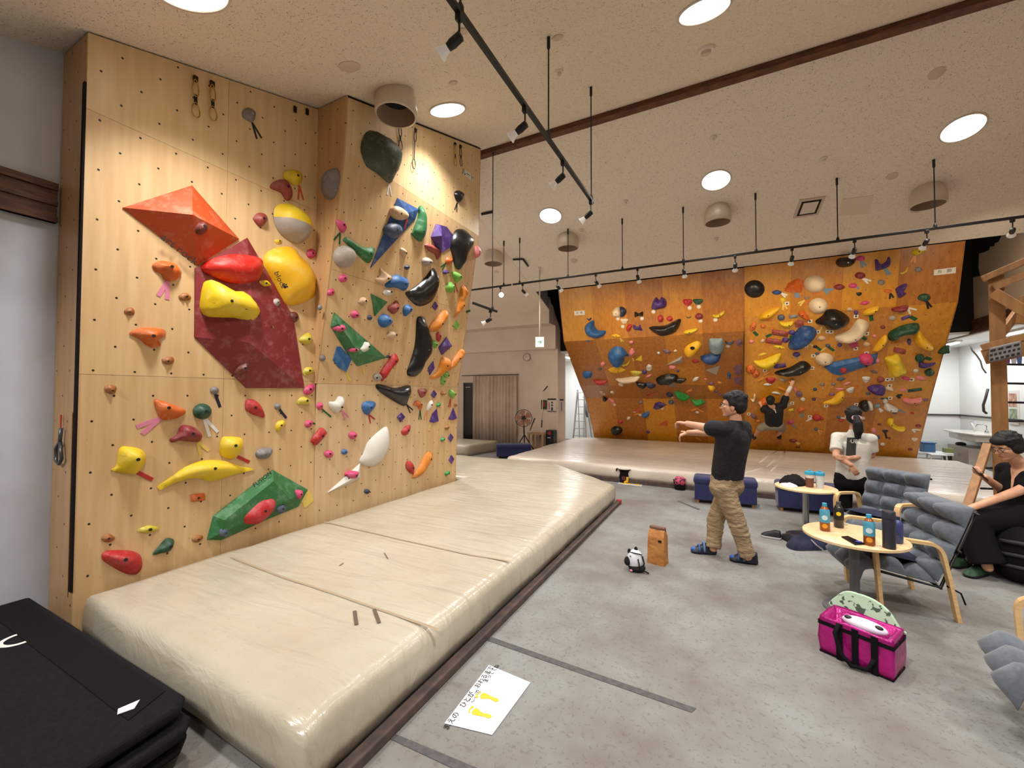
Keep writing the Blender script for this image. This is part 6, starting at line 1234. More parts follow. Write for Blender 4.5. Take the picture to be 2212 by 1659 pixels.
M_SLATE = material('dark_slate_metal', (44, 46, 58), 0.4)
MB().lathe([(.0005, 0), (.036, 0), (.037, .004), (.037, .205)], p, (0, 0, 1), 32).build('tumbler_body', M_SLATE, t, auto=40); MB().lathe([(.0375, .207), (.0375, .252), (.034, .258), (.0005, .258)], p, (0, 0, 1), 32).build('lid', M_SLATE, t, auto=40)
ph = [onZ(x, y, TZ) for x, y in [(1817, 1161), (1831, 1159.5), (1869, 1177), (1847, 1178.5)]]
t = MB().prism(ph, (0, 0, .009)).build('smartphone', material('phone_black', (20, 20, 22), 0.2), bevel=.003); tag(t, 'black smartphone lying on the near table', 'phone')
MB().prism([(Vector((0, 0, .0095)) + (sum(ph, Vector()) / 4).lerp(q_, .9)) for q_ in ph], (0, 0, .0006)).build('screen', material('phone_glass', (14, 14, 18), 0.08), t)
cpos = onZ(1855, 1171.5, TZ + .01); tag(MB().ell(cpos + Vector((0, 0, .004)), (.022, .016, .006), 14, 8).build('blue_fob', material('cobalt_plastic', (30, 46, 150), 0.5), smooth=True), 'small cobalt blue fob lying on the smartphone', 'fob')
a_, b_ = onZ(1800, 1129, TZ + .012), onZ(1832, 1132, TZ + .012)
tag(MB().tube([a_, b_], .007, 8).build('white_stick', MATS['white_plastic'], smooth=True), 'white stick lying on the near table behind the leftmost bottle', 'stick')
def shaker(px_, py_, label, body):
    p = onZ(px_, py_, TZ); t = empty('shaker_cup', p); tag(t, label, 'shaker cup', 'shaker cups on the far table')
    MB().lathe([(.0005, 0), (.036, 0), (.045, .15)], p, (0, 0, 1), 28).build('cup', body, t, auto=40)
    if body is M_SHK: MB().lathe([(.0005, .0), (.0372, .0), (.0430, .105), (.0005, .105)], p + Vector((0, 0, .001)), (0, 0, 1), 28).build('brown_drink', material('cocoa_drink', (112, 66, 50), 0.5), t, auto=40)
    MB().lathe([(.048, .146), (.048, .172), (.044, .18), (.022, .186), (.0005, .186)], p, (0, 0, 1), 28).build('lid', M_SKYCAP, t, auto=40)
    d = (EYE - p); d.z = 0; d.normalize(); MB().obox(p + Vector((0, 0, .19)) + d * .015, d * .012, Vector((-d.y, d.x, 0)) * .012, (0, 0, .01)).build('spout_cap', M_SKYCAP, t, bevel=.003)
M_SHK = material('cup_plastic_clear', (225, 214, 206), 0.3); M_SHW = material('cup_plastic_white', (206, 214, 220), 0.35)
shaker(1749, 1052, 'shaker cup with brown drink and blue lid on the farther table', M_SHK); shaker(1771, 1054, 'whitish shaker cup with blue lid on the farther table', M_SHW)
# the brown level shows through the cup wall
pb = onZ(1749, 1052, TZ); MB().lathe([(.0366, .001), (.0436, .108)], pb, (0, 0, 1), 28, False, False).build('drink_level', material('cocoa_drink', (112, 66, 50), 0.5), [o for o in S.objects if o.name.startswith('shaker_cup')][0], smooth=True)
def lump(name, outline, z0, h, mat, parent=None, rough=.3, seed=3, s=None):
    """soft heap: floor outline in photo pixels, puffed up to h"""
    P3 = [onZ(x, y, z0) for x, y in outline]; O = sum(P3, Vector()) / len(P3); P = [(p.x - O.x, p.y - O.y) for p in P3]
    if sum(P[i - 1][0] * P[i][1] - P[i][0] * P[i - 1][1] for i in range(len(P))) < 0: P.reverse()
    P = catmull(P, 4); n = len(P); ar = abs(sum(P[i - 1][0] * P[i][1] - P[i][0] * P[i - 1][1] for i in range(n))) / 2
    V, Fc = fill_poly(P, s or math.sqrt(ar) / 14); dd = [0 if i < n else edge_dist(v[0], v[1], P) for i, v in enumerate(V)]; dm = max(dd)
    hs = [h * math.sqrt(max(0, 1 - (1 - d / dm) ** 2)) * (1 + rough * (noise.noise(Vector((v[0] * 16, v[1] * 16, seed))) + .5 * noise.noise(Vector((v[0] * 40, v[1] * 40, seed))))) for v, d in zip(V, dd)]
    vs = [O + Vector((v[0], v[1], max(.002, hh) if i >= n else .004)) for i, (v, hh) in enumerate(zip(V, hs))] + [O + Vector((V[i][0], V[i][1], 0)) for i in range(n)]
    m = len(V); return newobj(name, vs, [tuple(f) for f in Fc] + [(i, (i + 1) % n, m + (i + 1) % n, m + i) for i in range(n)] + [tuple(m + i for i in range(n))], mat, parent, True)
tag(lump('folded_clothes', [(1684, 1044), (1690, 1036), (1715, 1034), (1738, 1040), (1742, 1049), (1715, 1051)], TZ, .075, M_BLKFAB, rough=.5), 'black folded clothes heaped on the farther round table', 'clothes')
tag(lump('white_cloth', [(1683, 1047), (1700, 1045), (1722, 1049), (1720, 1054), (1700, 1053)], TZ, .03, material('white_cotton', (222, 222, 226), 0.9), rough=.4), 'white cloth in front of the black clothes on the farther table', 'cloth')

# ------------------------------------------------------------------ lounge chairs
def cushion(path, wd, rows, cols, th, name, parent, X, Yv, O, mat, roll=0.0):
    """tufted cushion: path = list of (forward, up) points of its underside, wd = width"""
    pts = [Vector((a, b, 0)) for a, b in path]; seg = [(pts[i + 1] - pts[i]).length for i in range(len(pts) - 1)]; L = sum(seg)
    def P(t):
        d = t * L
        for i, s in enumerate(seg):
            if d <= s or i == len(seg) - 1:
                a, b = pts[i], pts[i + 1]; T = (b - a).normalized(); return a + T * d, Vector((T.y, -T.x, 0))
            d -= s
    NV, NU = rows * 8, cols * 8; top = []; bot = []; Z = Vector((0, 0, 1))
    for j in range(NV + 1):
        v = j / NV; c, n = P(v)
        for i in range(NU + 1):
            u = i / NU; e = min(1, min(u, 1 - u) * 9) ** .5 * min(1, min(v, 1 - v) * 10) ** .5
            puff = (abs(math.sin(PI * u * cols)) ** .55) * (abs(math.sin(PI * v * rows)) ** .55)
            t = th * (.12 + .88 * puff) * (.25 + .75 * e); fr = roll * e if v > 1 - 1.0 / rows else 0; t += fr * math.sin(PI * min(1, (v - (1 - 1.0 / rows)) * rows)) if fr else 0
            w = (u - .5) * wd * (1 - .03 * (1 - e))
            q = c + n * t; top.append(O + X * q.x + Z * q.y + Yv * w)
            q = c - n * (th * .12 * e); bot.append(O + X * q.x + Z * q.y + Yv * w)
    vs = top + bot; m = len(top); fs_ = []; W1 = NU + 1
    for j in range(NV):
        for i in range(NU):
            a = j * W1 + i; fs_.append((a, a + 1, a + W1 + 1, a + W1)); fs_.append((m + a, m + a + W1, m + a + W1 + 1, m + a + 1))
    for j in range(NV): fs_ += [(j * W1, (j + 1) * W1, m + (j + 1) * W1, m + j * W1), (j * W1 + NU, m + j * W1 + NU, m + (j + 1) * W1 + NU, (j + 1) * W1 + NU)]
    for i in range(NU): fs_ += [(i, m + i, m + i + 1, i + 1), (NV * W1 + i, NV * W1 + i + 1, m + NV * W1 + i + 1, m + NV * W1 + i)]
    return newobj(name, vs, fs_, mat, parent, True)
def ribbon(mb, path, w, t, X, Yv, O, y0):
    """bent wood strip: path of (forward, up), width w across, thickness t"""
    P = [Vector((a, b)) for a, b in path]; vs = []; fs_ = []
    for i, p in enumerate(P):
        T = (P[min(i + 1, len(P) - 1)] - P[max(i - 1, 0)]).normalized(); n = Vector((-T.y, T.x))
        for s_, k in ((-.5, -.5), (.5, -.5), (.5, .5), (-.5, .5)):
            q = p + n * (t * k); vs.append(O + X * q.x + Vector((0, 0, q.y)) + Yv * (y0 + w * s_))
    for i in range(len(P) - 1):
        for k in range(4): fs_.append((i * 4 + k, i * 4 + (k + 1) % 4, i * 4 + 4 + (k + 1) % 4, i * 4 + 4 + k))
    fs_ += [(3, 2, 1, 0), tuple(len(P) * 4 - 4 + k for k in range(4))]; mb.add(vs, fs_)
def bez(*P):
    out = []; n = 8
    for i in range(n + 1):
        t = i / n; a = [Vector(p) for p in P]
        while len(a) > 1: a = [a[k].lerp(a[k + 1], t) for k in range(len(a) - 1)]
        out.append(tuple(a[0]))
    return out
def lounge_chair(O, head, label, pad=True, padlabel=None):
    O = Vector((O[0], O[1], 0)); X = Vector((head[0], head[1], 0)).normalized(); Yv = Vector((-X.y, X.x, 0))
    t = empty('lounge_chair', O); tag(t, label, 'chair', 'grey lounge chairs')
    for s in (-1, 1):
        y0 = s * .275
        front = [(.19, 0), (.21, .3), (.22, .48)]; corner = bez((.22, .48), (.225, .565), (.16, .57)); arm = [(.03, .562), (-.11, .55)]; rc = bez((-.11, .55), (-.17, .545), (-.19, .47)); rear = [(-.225, .28), (-.27, 0)]
        for nm, pth in (('front_leg', front + corner[1:5]), ('armrest', corner[4:] + arm + rc[:5]), ('rear_leg', rc[4:] + rear)):
            mb = MB(); ribbon(mb, pth, .045, .024, X, Yv, O, y0); mb.build(nm, M_BIRCH, t, auto=50)
    fr = MB()
    for s in (-1, 1):
        fr.tube([O + X * .20 + Yv * (s * .24) + Vector((0, 0, .30)), O - X * .19 + Yv * (s * .24) + Vector((0, 0, .22)), O - X * .42 + Yv * (s * .22) + Vector((0, 0, .80))], .011, 8)
    for a, b in ((.20, .30), (-.18, .225), (-.30, .5), (-.41, .78)): fr.tube([O + X * a + Yv * -.265 + Vector((0, 0, b)), O + X * a + Yv * .265 + Vector((0, 0, b))], .01, 8)
    fr.build('frame', M_BLK, t, smooth=True)
    cushion([(.31, .22), (.285, .30), (.19, .325), (0, .285), (-.17, .25)], .53, 3, 3, .10, 'seat_cushion', t, X, -Yv, O, M_GREYF2)
    cushion([(-.16, .27), (-.25, .48), (-.32, .66), (-.38, .83)], .56, 4, 3, .125, 'back_cushion', t, X, -Yv, O, M_GREYF2, roll=.05)
    for s in (-1, 1): MB().tube([O - X * .21 + Yv * (s * .27) + Vector((0, 0, .25)), O - X * .27 + Yv * (s * .31) + Vector((0, 0, .22)), O - X * .30 + Yv * (s * .30) + Vector((0, 0, .14))], .006, 6).build('tie_strap', M_BLKFAB, t)
    if pad:
        V = []; F = []; n = 12
        mb = cushion([(.24, .425), (.05, .40), (-.15, .365)], .40, 1, 1, .045, 'seat_pad', None, X, -Yv, O, M_NAVYFAB)
        tag(mb, padlabel, 'cushion', 'navy seat pads')
    return t
lounge_chair((1.165, 4.45), (-.98, -.17), 'grey tufted lounge chair nearest the round table with bottles', True, 'navy pad on the seat of the lounge chair at the near table')
lounge_chair((1.40, 5.71), (-.66, -.75), 'grey tufted lounge chair in front of the woman, farther from the camera', True, 'navy pad on the seat of the farther lounge chair')
lounge_chair((1.52, 2.94), (-.97, .24), 'grey tufted lounge chair cut off by the right edge of the frame', False)

# ------------------------------------------------------------------ navy benches
def bench(c, d, L, w, h, label):
    c = Vector((c[0], c[1], 0)); d = Vector((d[0], d[1], 0)).normalized(); s = Vector((-d.y, d.x, 0)); t = empty('padded_bench', c); tag(t, label, 'bench', 'navy padded benches')
    MB().obox(c + Vector((0, 0, .05 + (h - .15) / 2)), d * (L / 2 - .015), s * (w / 2 - .015), (0, 0, (h - .15) / 2)).build('bench_body', M_NAVY, t, bevel=.015, seg=3)
    MB().obox(c + Vector((0, 0, h - .06)), d * (L / 2), s * (w / 2), (0, 0, .06)).build('seat_cushion', M_NAVY, t, bevel=.045, seg=5, auto=60)
    for i in (-1, 1):
        for j in (-1, 1): MB().lathe([(.02, 0), (.028, .055)], c + d * (i * (L / 2 - .06)) + s * (j * (w / 2 - .06)), (0, 0, 1), 12).build('foot', M_PINEW, t, auto=40)
bench((-.05, 7.16), (1, .03), .86, .36, .40, 'navy padded bench behind the stretching man'); bench((1.02, 7.23), (1, .03), .82, .36, .40, 'navy padded bench behind the farther round table')
bench((-4.98, 9.75), (.85, .5), .92, .40, .36, 'navy padded bench in the left wing in front of the fan')

# ------------------------------------------------------------------ bags
# brown paper-like cooler bag
pb = onZ(1421, 1216, 0); t = empty('paper_bag', (pb.x, pb.y, 0)); tag(t, 'tall crumpled brown paper lunch bag standing on the floor', 'bag')
dv = (EYE - pb); dv.z = 0; dv.normalize(); dv = (dv + Vector((-.35, 0, 0))).normalized(); sv = Vector((-dv.y, dv.x, 0)); sv = sv if sv.dot(R_) > 0 else -sv
M_KRAFT = material('kraft_paper', (166, 108, 52), 0.6, (188, 130, 68), 7.0, bump=.6, bscale=22)
vs = []; fs_ = []; NR = 22; rg = random.Random(4); ring = []
for a in range(24):
    q_ = a / 24 * 4; k = int(q_); f = q_ - k; C4 = [(-1, -1), (1, -1), (1, 1), (-1, 1)]; A, B = C4[k], C4[(k + 1) % 4]; ring.append((A[0] + (B[0] - A[0]) * f, A[1] + (B[1] - A[1]) * f))
for j in range(NR + 1):
    z = .345 * j / NR; taper = 1 - .10 * (z / .345); flat = 1 - .75 * max(0, (z - .25) / .095) ** 1.3
    for (a, b) in ring:
        w = noise.noise(Vector((a * 2.2, b * 2.2 + 5, z * 22))) * .006
        vs.append(pb + sv * (a * .083 * taper + w) + dv * (b * .06 * taper * flat + w) + Vector((0, 0, z)))
for j in range(NR):
    for k in range(24): fs_.append((j * 24 + k, j * 24 + (k + 1) % 24, (j + 1) * 24 + (k + 1) % 24, (j + 1) * 24 + k))
fs_ += [tuple(range(23, -1, -1)), tuple(range(NR * 24, NR * 24 + 24))]
o = newobj('bag_body', vs, fs_, M_KRAFT, t, True); o.data.set_sharp_from_angle(angle=math.radians(50))
MB().obox(pb + Vector((0, 0, .335)) + dv * .0, sv * .076, dv * .022, (0, 0, .022)).build('rolled_top', material('kraft_shadow', (112, 78, 62), 0.7, bump=.5, bscale=20), t, bevel=.01, seg=3)
MB().obox(pb + dv * .0605 + sv * .042 + Vector((0, 0, .232)), sv * .017, dv * .002, (0, 0, .011)).build('black_label', M_BLK, t)
# black and white animal-shaped pouch
pc = onZ(1371, 1232, 0); t = empty('chalk_bag', (pc.x, pc.y, 0)); tag(t, 'small black and white animal-shaped bag with round ears on the floor', 'bag')
dv = (EYE - pc); dv.z = 0; dv.normalize(); sv = Vector((-dv.y, dv.x, 0)); sv = sv if sv.dot(R_) > 0 else -sv; Z = Vector((0, 0, 1))
rot = Matrix((sv, -dv, Z)).transposed(); M_WPL = material('white_plush', (214, 216, 222), 0.9, bump=.2, bscale=60); M_BPL = material('black_plush', (16, 15, 17), 0.95)
MB().ell(pc + Z * .098 + sv * .005, (.075, .065, .098), 24, 16, rot).build('bag_body', M_WPL, t, smooth=True)
MB().ell(pc + Z * .035 + sv * .02 + dv * .012, (.078, .066, .036), 22, 12, rot).build('dark_bottom', M_BPL, t, smooth=True)
MB().ell(pc + Z * .088 - sv * .062 + dv * .02, (.034, .04, .042), 16, 10, rot).build('dark_paw', M_BPL, t, smooth=True)
for a, b in ((-.048, .172), (.012, .196)): MB().ell(pc + Z * b + sv * a, (.017, .012, .026), 14, 10, rot).build('ear', M_BPL, t, smooth=True)
rimp = [pc + Z * (.158 + .018 * math.sin(q_)) + sv * (.058 * math.cos(q_) + .005) + dv * (.052 * math.sin(q_ + .4)) for q_ in [2 * PI * i / 24 for i in range(25)]]
MB().tube(rimp, .005, 6).build('zip', M_BPL, t, smooth=True)
MB().tube([pc + sv * .068 + dv * .03 + Z * .15, pc + sv * .085 + dv * .045 + Z * .09, pc + sv * .07 + dv * .05 + Z * .03, pc + sv * .125 + dv * .055 + Z * .008], .007, 8).tube([pc + sv * .03 + dv * .062 + Z * .13, pc + sv * .045 + dv * .07 + Z * .06, pc + sv * .06 + dv * .06 + Z * .03], .006, 8).build('strap', M_BPL, t, smooth=True)
MB().ell(pc - sv * .03 + dv * .062 + Z * .02, (.013, .010, .010), 12, 8, rot).build('pink_patch', material('pink_felt', (224, 130, 170), 0.9), t, smooth=True)
MB().ell(pc - sv * .038 + dv * .05 + Z * .146, (.006, .006, .008), 10, 8, rot).build('green_toggle', material('green_toggle', (40, 130, 60), 0.4), t, smooth=True)
# chalk buckets by the far mat
pk = onZ(1350, 1041, 0); pk = Vector((pk.x, pk.y - .03, 0)); t = empty('chalk_bucket', pk); tag(t, 'black chalk bucket with yellow and red patches at the far mat edge', 'bag')
dv = (EYE - pk); dv.z = 0; dv.normalize(); sv = Vector((-dv.y, dv.x, 0)); sv = sv if sv.dot(R_) > 0 else -sv; rot = Matrix((sv, -dv, Z)).transposed()
MB().lathe([(.0005, 0), (.10, 0), (.105, .02), (.098, .13), (.085, .17), (.095, .22), (.13, .255)], pk, (0, 0, 1), 24, True, False).build('bucket_body', M_BLKFAB, t, smooth=True)
for s in (-1, 1): MB().tube([pk + sv * (s * .12) + Z * .25, pk + sv * (s * .15) + Z * .24, pk + sv * (s * .145) + Z * .205], .012, 8).build('rim_tab', M_BLKFAB, t, smooth=True)
MB().prism([pk + dv * .106 + sv * a + Z * b for a, b in ((-.01, .005), (.06, .02), (.075, .12), (.03, .12), (.03, .06), (-.01, .04))], dv * .003).build('yellow_patch', material('yellow_nylon', (228, 176, 40), 0.6), t)
MB().prism([pk + dv * .102 + sv * a + Z * b for a, b in ((-.05, .06), (.015, .06), (.015, .125), (-.05, .13))], dv * .003).build('red_patch', material('dark_red_nylon', (96, 26, 30), 0.6), t)
pk = onZ(1469, 1058, 0); pk = Vector((pk.x, pk.y + .02, 0)); t = empty('chalk_bag', pk); tag(t, 'small pink and black chalk bag on the floor at the far mat edge', 'bag')
MB().lathe([(.0005, 0), (.085, 0), (.088, .03), (.086, .10), (.0005, .10)], pk, (0, 0, 1), 20).build('bag_base', M_BLKFAB, t, auto=50)
o = MB().lathe([(.086, .09), (.10, .13), (.095, .18), (.06, .215), (.0005, .21)], pk, (0, 0, 1), 24).build('gathered_top', material('pink_print', (206, 80, 110), 0.8, (70, 30, 60), 22.0, lo=.5, hi=.56), t, smooth=True)
for v in o.data.vertices: v.co += Vector((noise.noise(v.co * 18), noise.noise(v.co * 18 + Vector((3, 0, 0))), noise.noise(v.co * 18 + Vector((0, 7, 0))))) * .016
MB().tube([pk + R_ * -.09 + Z * .16, pk + R_ * -.115 + Z * .18, pk + R_ * -.10 + Z * .10], .008, 6).build('cord', M_BLKFAB, t)
# shoes and jacket by the near table
def low_shoe(name, heel, toe, wd, h, mat, sole, label, extra=None):
    heel = Vector(heel); toe = Vector(toe); d = (toe - heel); L = d.length; d.normalize(); s = Vector((-d.y, d.x, 0)); t = empty(name, (heel + toe) / 2); tag(t, label, 'shoe')
    def out(k): return [(0, .0), (.06, .36), (.25, .42), (.55, .44), (.80, .47), (.95, .30), (1.0, 0), (.95, -.30), (.80, -.47), (.55, -.42), (.25, -.40), (.06, -.34)]
    P = catmull(out(0), 3); mb = MB()
    n = len(P); vs = []; fs_ = []
    for z, k in ((.0, .96), (.022, 1.02), (.026, .98)):
        for a, b in P: vs.append(heel + d * ((a - .5) * k + .5) * L + s * (b * wd * k) + Z * z)
    for j in range(2):
        for i in range(n): fs_.append((j * n + i, j * n + (i + 1) % n, (j + 1) * n + (i + 1) % n, (j + 1) * n + i))
    fs_ += [tuple(range(n - 1, -1, -1)), tuple(range(2 * n, 3 * n))]; newobj('sole', vs, fs_, sole, t, True)
    vs = []; fs_ = []; lev = [0, .25, .5, .75, 1.0]
    for l in lev:
        for a, b in P:
            hh = h * (1 - .62 * max(0, min(1, (a - .35) / .55))) ; sh = 1 - .38 * l ** 1.6
            aa = a - .5; vs.append(heel + d * ((aa * (1 - .16 * l) - (.05 * l)) + .5) * L + s * (b * wd * sh) + Z * (.024 + hh * l))
    for j in range(len(lev) - 1):
        for i in range(n): fs_.append((j * n + i, j * n + (i + 1) % n, (j + 1) * n + (i + 1) % n, (j + 1) * n + i))
    fs_ += [tuple(range((len(lev) - 1) * n, len(lev) * n))]; newobj('upper', vs, fs_, mat, t, True); return t, heel, d, s, L
M_BSH = material('black_shoe_leather', (20, 19, 22), 0.6); M_WSOLE = material('pale_sole', (206, 204, 204), 0.6)
low_shoe('slip_on_shoe', onZ(1688, 1166, 0), onZ(1643, 1158, 0), .10, .07, M_BSH, M_WSOLE, 'black shoe with a pale sole edge lying on the floor')
low_shoe('slip_on_shoe', onZ(1722, 1178, 0), onZ(1688, 1160, 0), .095, .08, material('charcoal_shoe', (36, 34, 40), 0.7), M_BLK, 'charcoal shoe lying between the black shoe and the navy jacket')
j = lump('jacket', [(1698, 1178), (1720, 1162), (1748, 1158), (1765, 1172), (1788, 1180), (1786, 1188), (1750, 1190), (1715, 1189)], 0, .10, M_NAVYFAB, rough=.45, seed=11); tag(j, 'navy jacket dropped on the floor beside the near table', 'jacket')
MB().tube([onZ(1752, 1166, .10), onZ(1764, 1178, .06), onZ(1778, 1188, .02)], .008, 6).build('zip', material('zip_metal', (170, 160, 160), 0.4, metal=.6), j)
# pink cooler bag
A, B_, C_ = onZ(1772, 1406, 0), onZ(1929, 1474, 0), onZ(1954, 1444, 0); D_ = A + (C_ - B_); cc_ = (A + C_) / 2; H = .235
t = empty('cooler_bag', (cc_.x, cc_.y, 0)); tag(t, 'shiny magenta cooler bag with black straps standing open on the floor', 'bag')
M_MAG = material('magenta_foil', (186, 28, 128), 0.25, (150, 18, 104), 9.0, metal=.35, bump=.5, bscale=14); M_STRAP = material('black_webbing', (14, 13, 16), 0.85)
ex = (B_ - A); Lx = ex.length; ex.normalize(); ey = (D_ - A); Ly = ey.length; ey.normalize()
ring = []
for k, (P0, P1) in enumerate(((A, B_), (B_, C_), (C_, D_), (D_, A))):
    m = 10 if k % 2 == 0 else 6
    for i in range(m): ring.append(P0.lerp(P1, i / m))
n = len(ring); vs = []; fs_ = []; lv = [0, .04, .10, .17, .22, H]
for z in lv:
    k = 1 + .05 * math.sin(PI * z / H)
    for p in ring: vs.append(cc_ + (p - cc_) * k + Vector((noise.noise(p * 9 + Vector((0, 0, z * 30))) * .006, noise.noise(p * 9 + Vector((5, 0, z * 30))) * .006, z + (noise.noise(p * 7) * .012 if z > .2 else 0))))
for k in (.86,):
    for z in (H - .01, .10):
        for p in ring: vs.append(cc_ + (p - cc_) * k + Z * z)
for j in range(len(lv) + 1):
    for i in range(n): fs_.append((j * n + i, j * n + (i + 1) % n, (j + 1) * n + (i + 1) % n, (j + 1) * n + i))
fs_ += [tuple(range(n - 1, -1, -1)), tuple(range((len(lv) + 1) * n, (len(lv) + 2) * n))]
newobj('bag_body', vs, fs_, M_MAG, t, True)
def band(z, h, k): 
    mb = MB(); 
    P = [cc_ + (p - cc_) * k for p in ring]; v2 = [p + Z * (z - h) for p in P] + [p + Z * (z + h) for p in P]
    mb.add(v2, [(i, (i + 1) % n, n + (i + 1) % n, n + i) for i in range(n)]); return mb
b = band(H - .045, .012, 1.05).build('rim_binding', M_STRAP, t, smooth=True)
b = band(.006, .006, 1.02).build('base_binding', M_STRAP, t, smooth=True)
nf = -ey
for u0 in (.30, .52, .78):
    mb = MB(); mb.obox(A + ex * (Lx * u0) + nf * .012 + Z * (H * .48), ex * .016, nf * .003, (0, 0, H * .47)); mb.build('strap', M_STRAP, t)
MB().tube([A + ex * (Lx * .30) + nf * .014 + Z * (H * .95), A + ex * (Lx * .27) + nf * .05 + Z * (H * .75), A + ex * (Lx * .36) + nf * .06 + Z * (H * .30), A + ex * (Lx * .5) + nf * .055 + Z * (H * .08), A + ex * (Lx * .70) + nf * .03 + Z * (H * .1), A + ex * (Lx * .78) + nf * .014 + Z * (H * .4)], .012, 8).build('handle', M_STRAP, t, smooth=True)
M_PRT = material('mint_print_cotton', (176, 202, 176), 0.8, (70, 84, 70), 26.0, lo=.57, hi=.60)
lid = [(0, 0), (.06, .10), (.2, .155), (.4, .165), (.62, .155), (.82, .11), (.96, .03), (1, 0)]
mb = MB(); P = [D_ + ey * (.005) + ex * (Lx * (x_ * 1.0 - .03)) + Z * (H - .03 + y_ * .85) + ey * (y_ * .18) for x_, y_ in catmull(lid, 3)[:-3]]
mb.prism(P, ey * .022); lo_ = mb.build('patterned_lid', M_PRT, t, bevel=.006)
pp_ = cc_ + ex * .02 + Z * (H - .015)
rot = Matrix((ex, ey, Z)).transposed()
po = MB().ell(pp_, (.115, .055, .035), 22, 12, rot).build('white_pouch', material('white_vinyl', (212, 214, 226), 0.35), smooth=True); tag(po, 'white pouch bulging out of the magenta cooler bag', 'pouch')
for s in (-1, 1): MB().ell(pp_ + ex * (s * .075) + Z * .022 - ey * .018, (.022, .016, .01), 12, 8, rot).build('dark_motif', M_BLK, po, smooth=True)
# ================================================================== PEOPLE
Z = Vector((0, 0, 1))
M_SKIN = material('skin', (206, 152, 120), 0.55, (214, 162, 132), 14.0); M_HAIR = material('black_hair', (9, 8, 8), 0.7, (16, 13, 12), 40.0, stretch=(1, 1, .2))
M_TEE = material('navy_black_tee', (12, 13, 19), 0.85, (17, 18, 26), 12.0, bump=.5, bscale=14, bdist=.03); M_KHAKI = material('khaki_cotton', (146, 124, 94), 0.9, (160, 138, 106), 9.0, bump=.9, bscale=11, bdist=.04, bstretch=(1, 1, 2.2))
M_WTEE = material('offwhite_tee', (214, 212, 202), 0.9, (206, 203, 192), 9.0, bump=.4, bscale=12, bdist=.03); M_BPANT = material('black_trousers', (9, 8, 11), 0.9, spec=.25); M_GSHORT = material('grey_shorts', (134, 126, 116), 0.9)
M_EYEW = material('eye_white', (226, 222, 216), 0.3); M_LIP = material('lip', (170, 100, 88), 0.5)
def cap(mb, a, b, ra, rb=None, n=14):
    """rounded, tapering limb segment"""
    a = Vector(a); b = Vector(b); rb = ra if rb is None else rb; d = (b - a); L = d.length or 1e-4; d.normalize(); P = []; Rr = []
    for q_ in (-90, -60, -30, 0): t_ = math.radians(q_); P.append(a + d * (ra * math.sin(t_))); Rr.append(max(1e-4, ra * math.cos(t_)))
    for q_ in (0, 30, 60, 90): t_ = math.radians(q_); P.append(b + d * (rb * math.sin(t_))); Rr.append(max(1e-4, rb * math.cos(t_)))
    mb.tube(P, Rr, n)
def chain(mb, pts, rs):
    for i in range(len(pts) - 1): cap(mb, pts[i], pts[i + 1], rs[i], rs[i + 1])
def fuse(o, vox, it=3, fac=.5):
    r = o.modifiers.new('remesh', 'REMESH'); r.mode = 'VOXEL'; r.voxel_size = vox; r.use_smooth_shade = True
    s = o.modifiers.new('smooth', 'SMOOTH'); s.factor = fac; s.iterations = it; return o
def frame(f, u=Z):
    f = Vector(f).normalized(); s = Vector(u).cross(f).normalized(); return f, s, f.cross(s).normalized()     # forward, left, up
def add_hand(mb, w, d, back, left, curl=(20, 25, 20), k=1.0, thumb=.7, spread=.0):
    """w wrist, d pointing direction, back = back-of-hand normal; left hand? curl = bend per knuckle in degrees"""
    d = Vector(d).normalized(); back = Vector(back); back = (back - d * back.dot(d)).normalized(); side = d.cross(back).normalized() * (1 if left else -1)     # towards the thumb
    side = side if True else side; pal = w + d * (.045 * k)
    for q_ in (-.026, -.009, .009, .026): cap(mb, w + side * (q_ * .7 * k), w + d * (.085 * k) + side * (q_ * k), .0135 * k, .0115 * k, 10)
    for i, (q_, L) in enumerate(((.028, .072), (.010, .082), (-.009, .076), (-.027, .060))):
        p = w + d * (.085 * k) + side * (q_ * k); dirn = (d + side * (q_ * (2 + spread * 10))).normalized(); r = .0092 * k
        for j, f in enumerate((.45, .30, .25)):
            a = math.radians(curl[j]); rotq = Quaternion(dirn.cross(-back).normalized(), a); dirn = (rotq @ dirn).normalized(); back_l = back
            nx = p + dirn * (L * f * k); cap(mb, p, nx, r, r * .92, 8); p = nx; r *= .92
    tb = w + d * (.028 * k) + side * (.026 * k); td = (d * .62 + side * thumb - back * .35).normalized(); m_ = tb + td * (.036 * k)
    cap(mb, tb, m_, .0125 * k, .0105 * k, 8); cap(mb, m_, m_ + (td * .6 + d * .6).normalized() * (.030 * k), .0105 * k, .009 * k, 8)
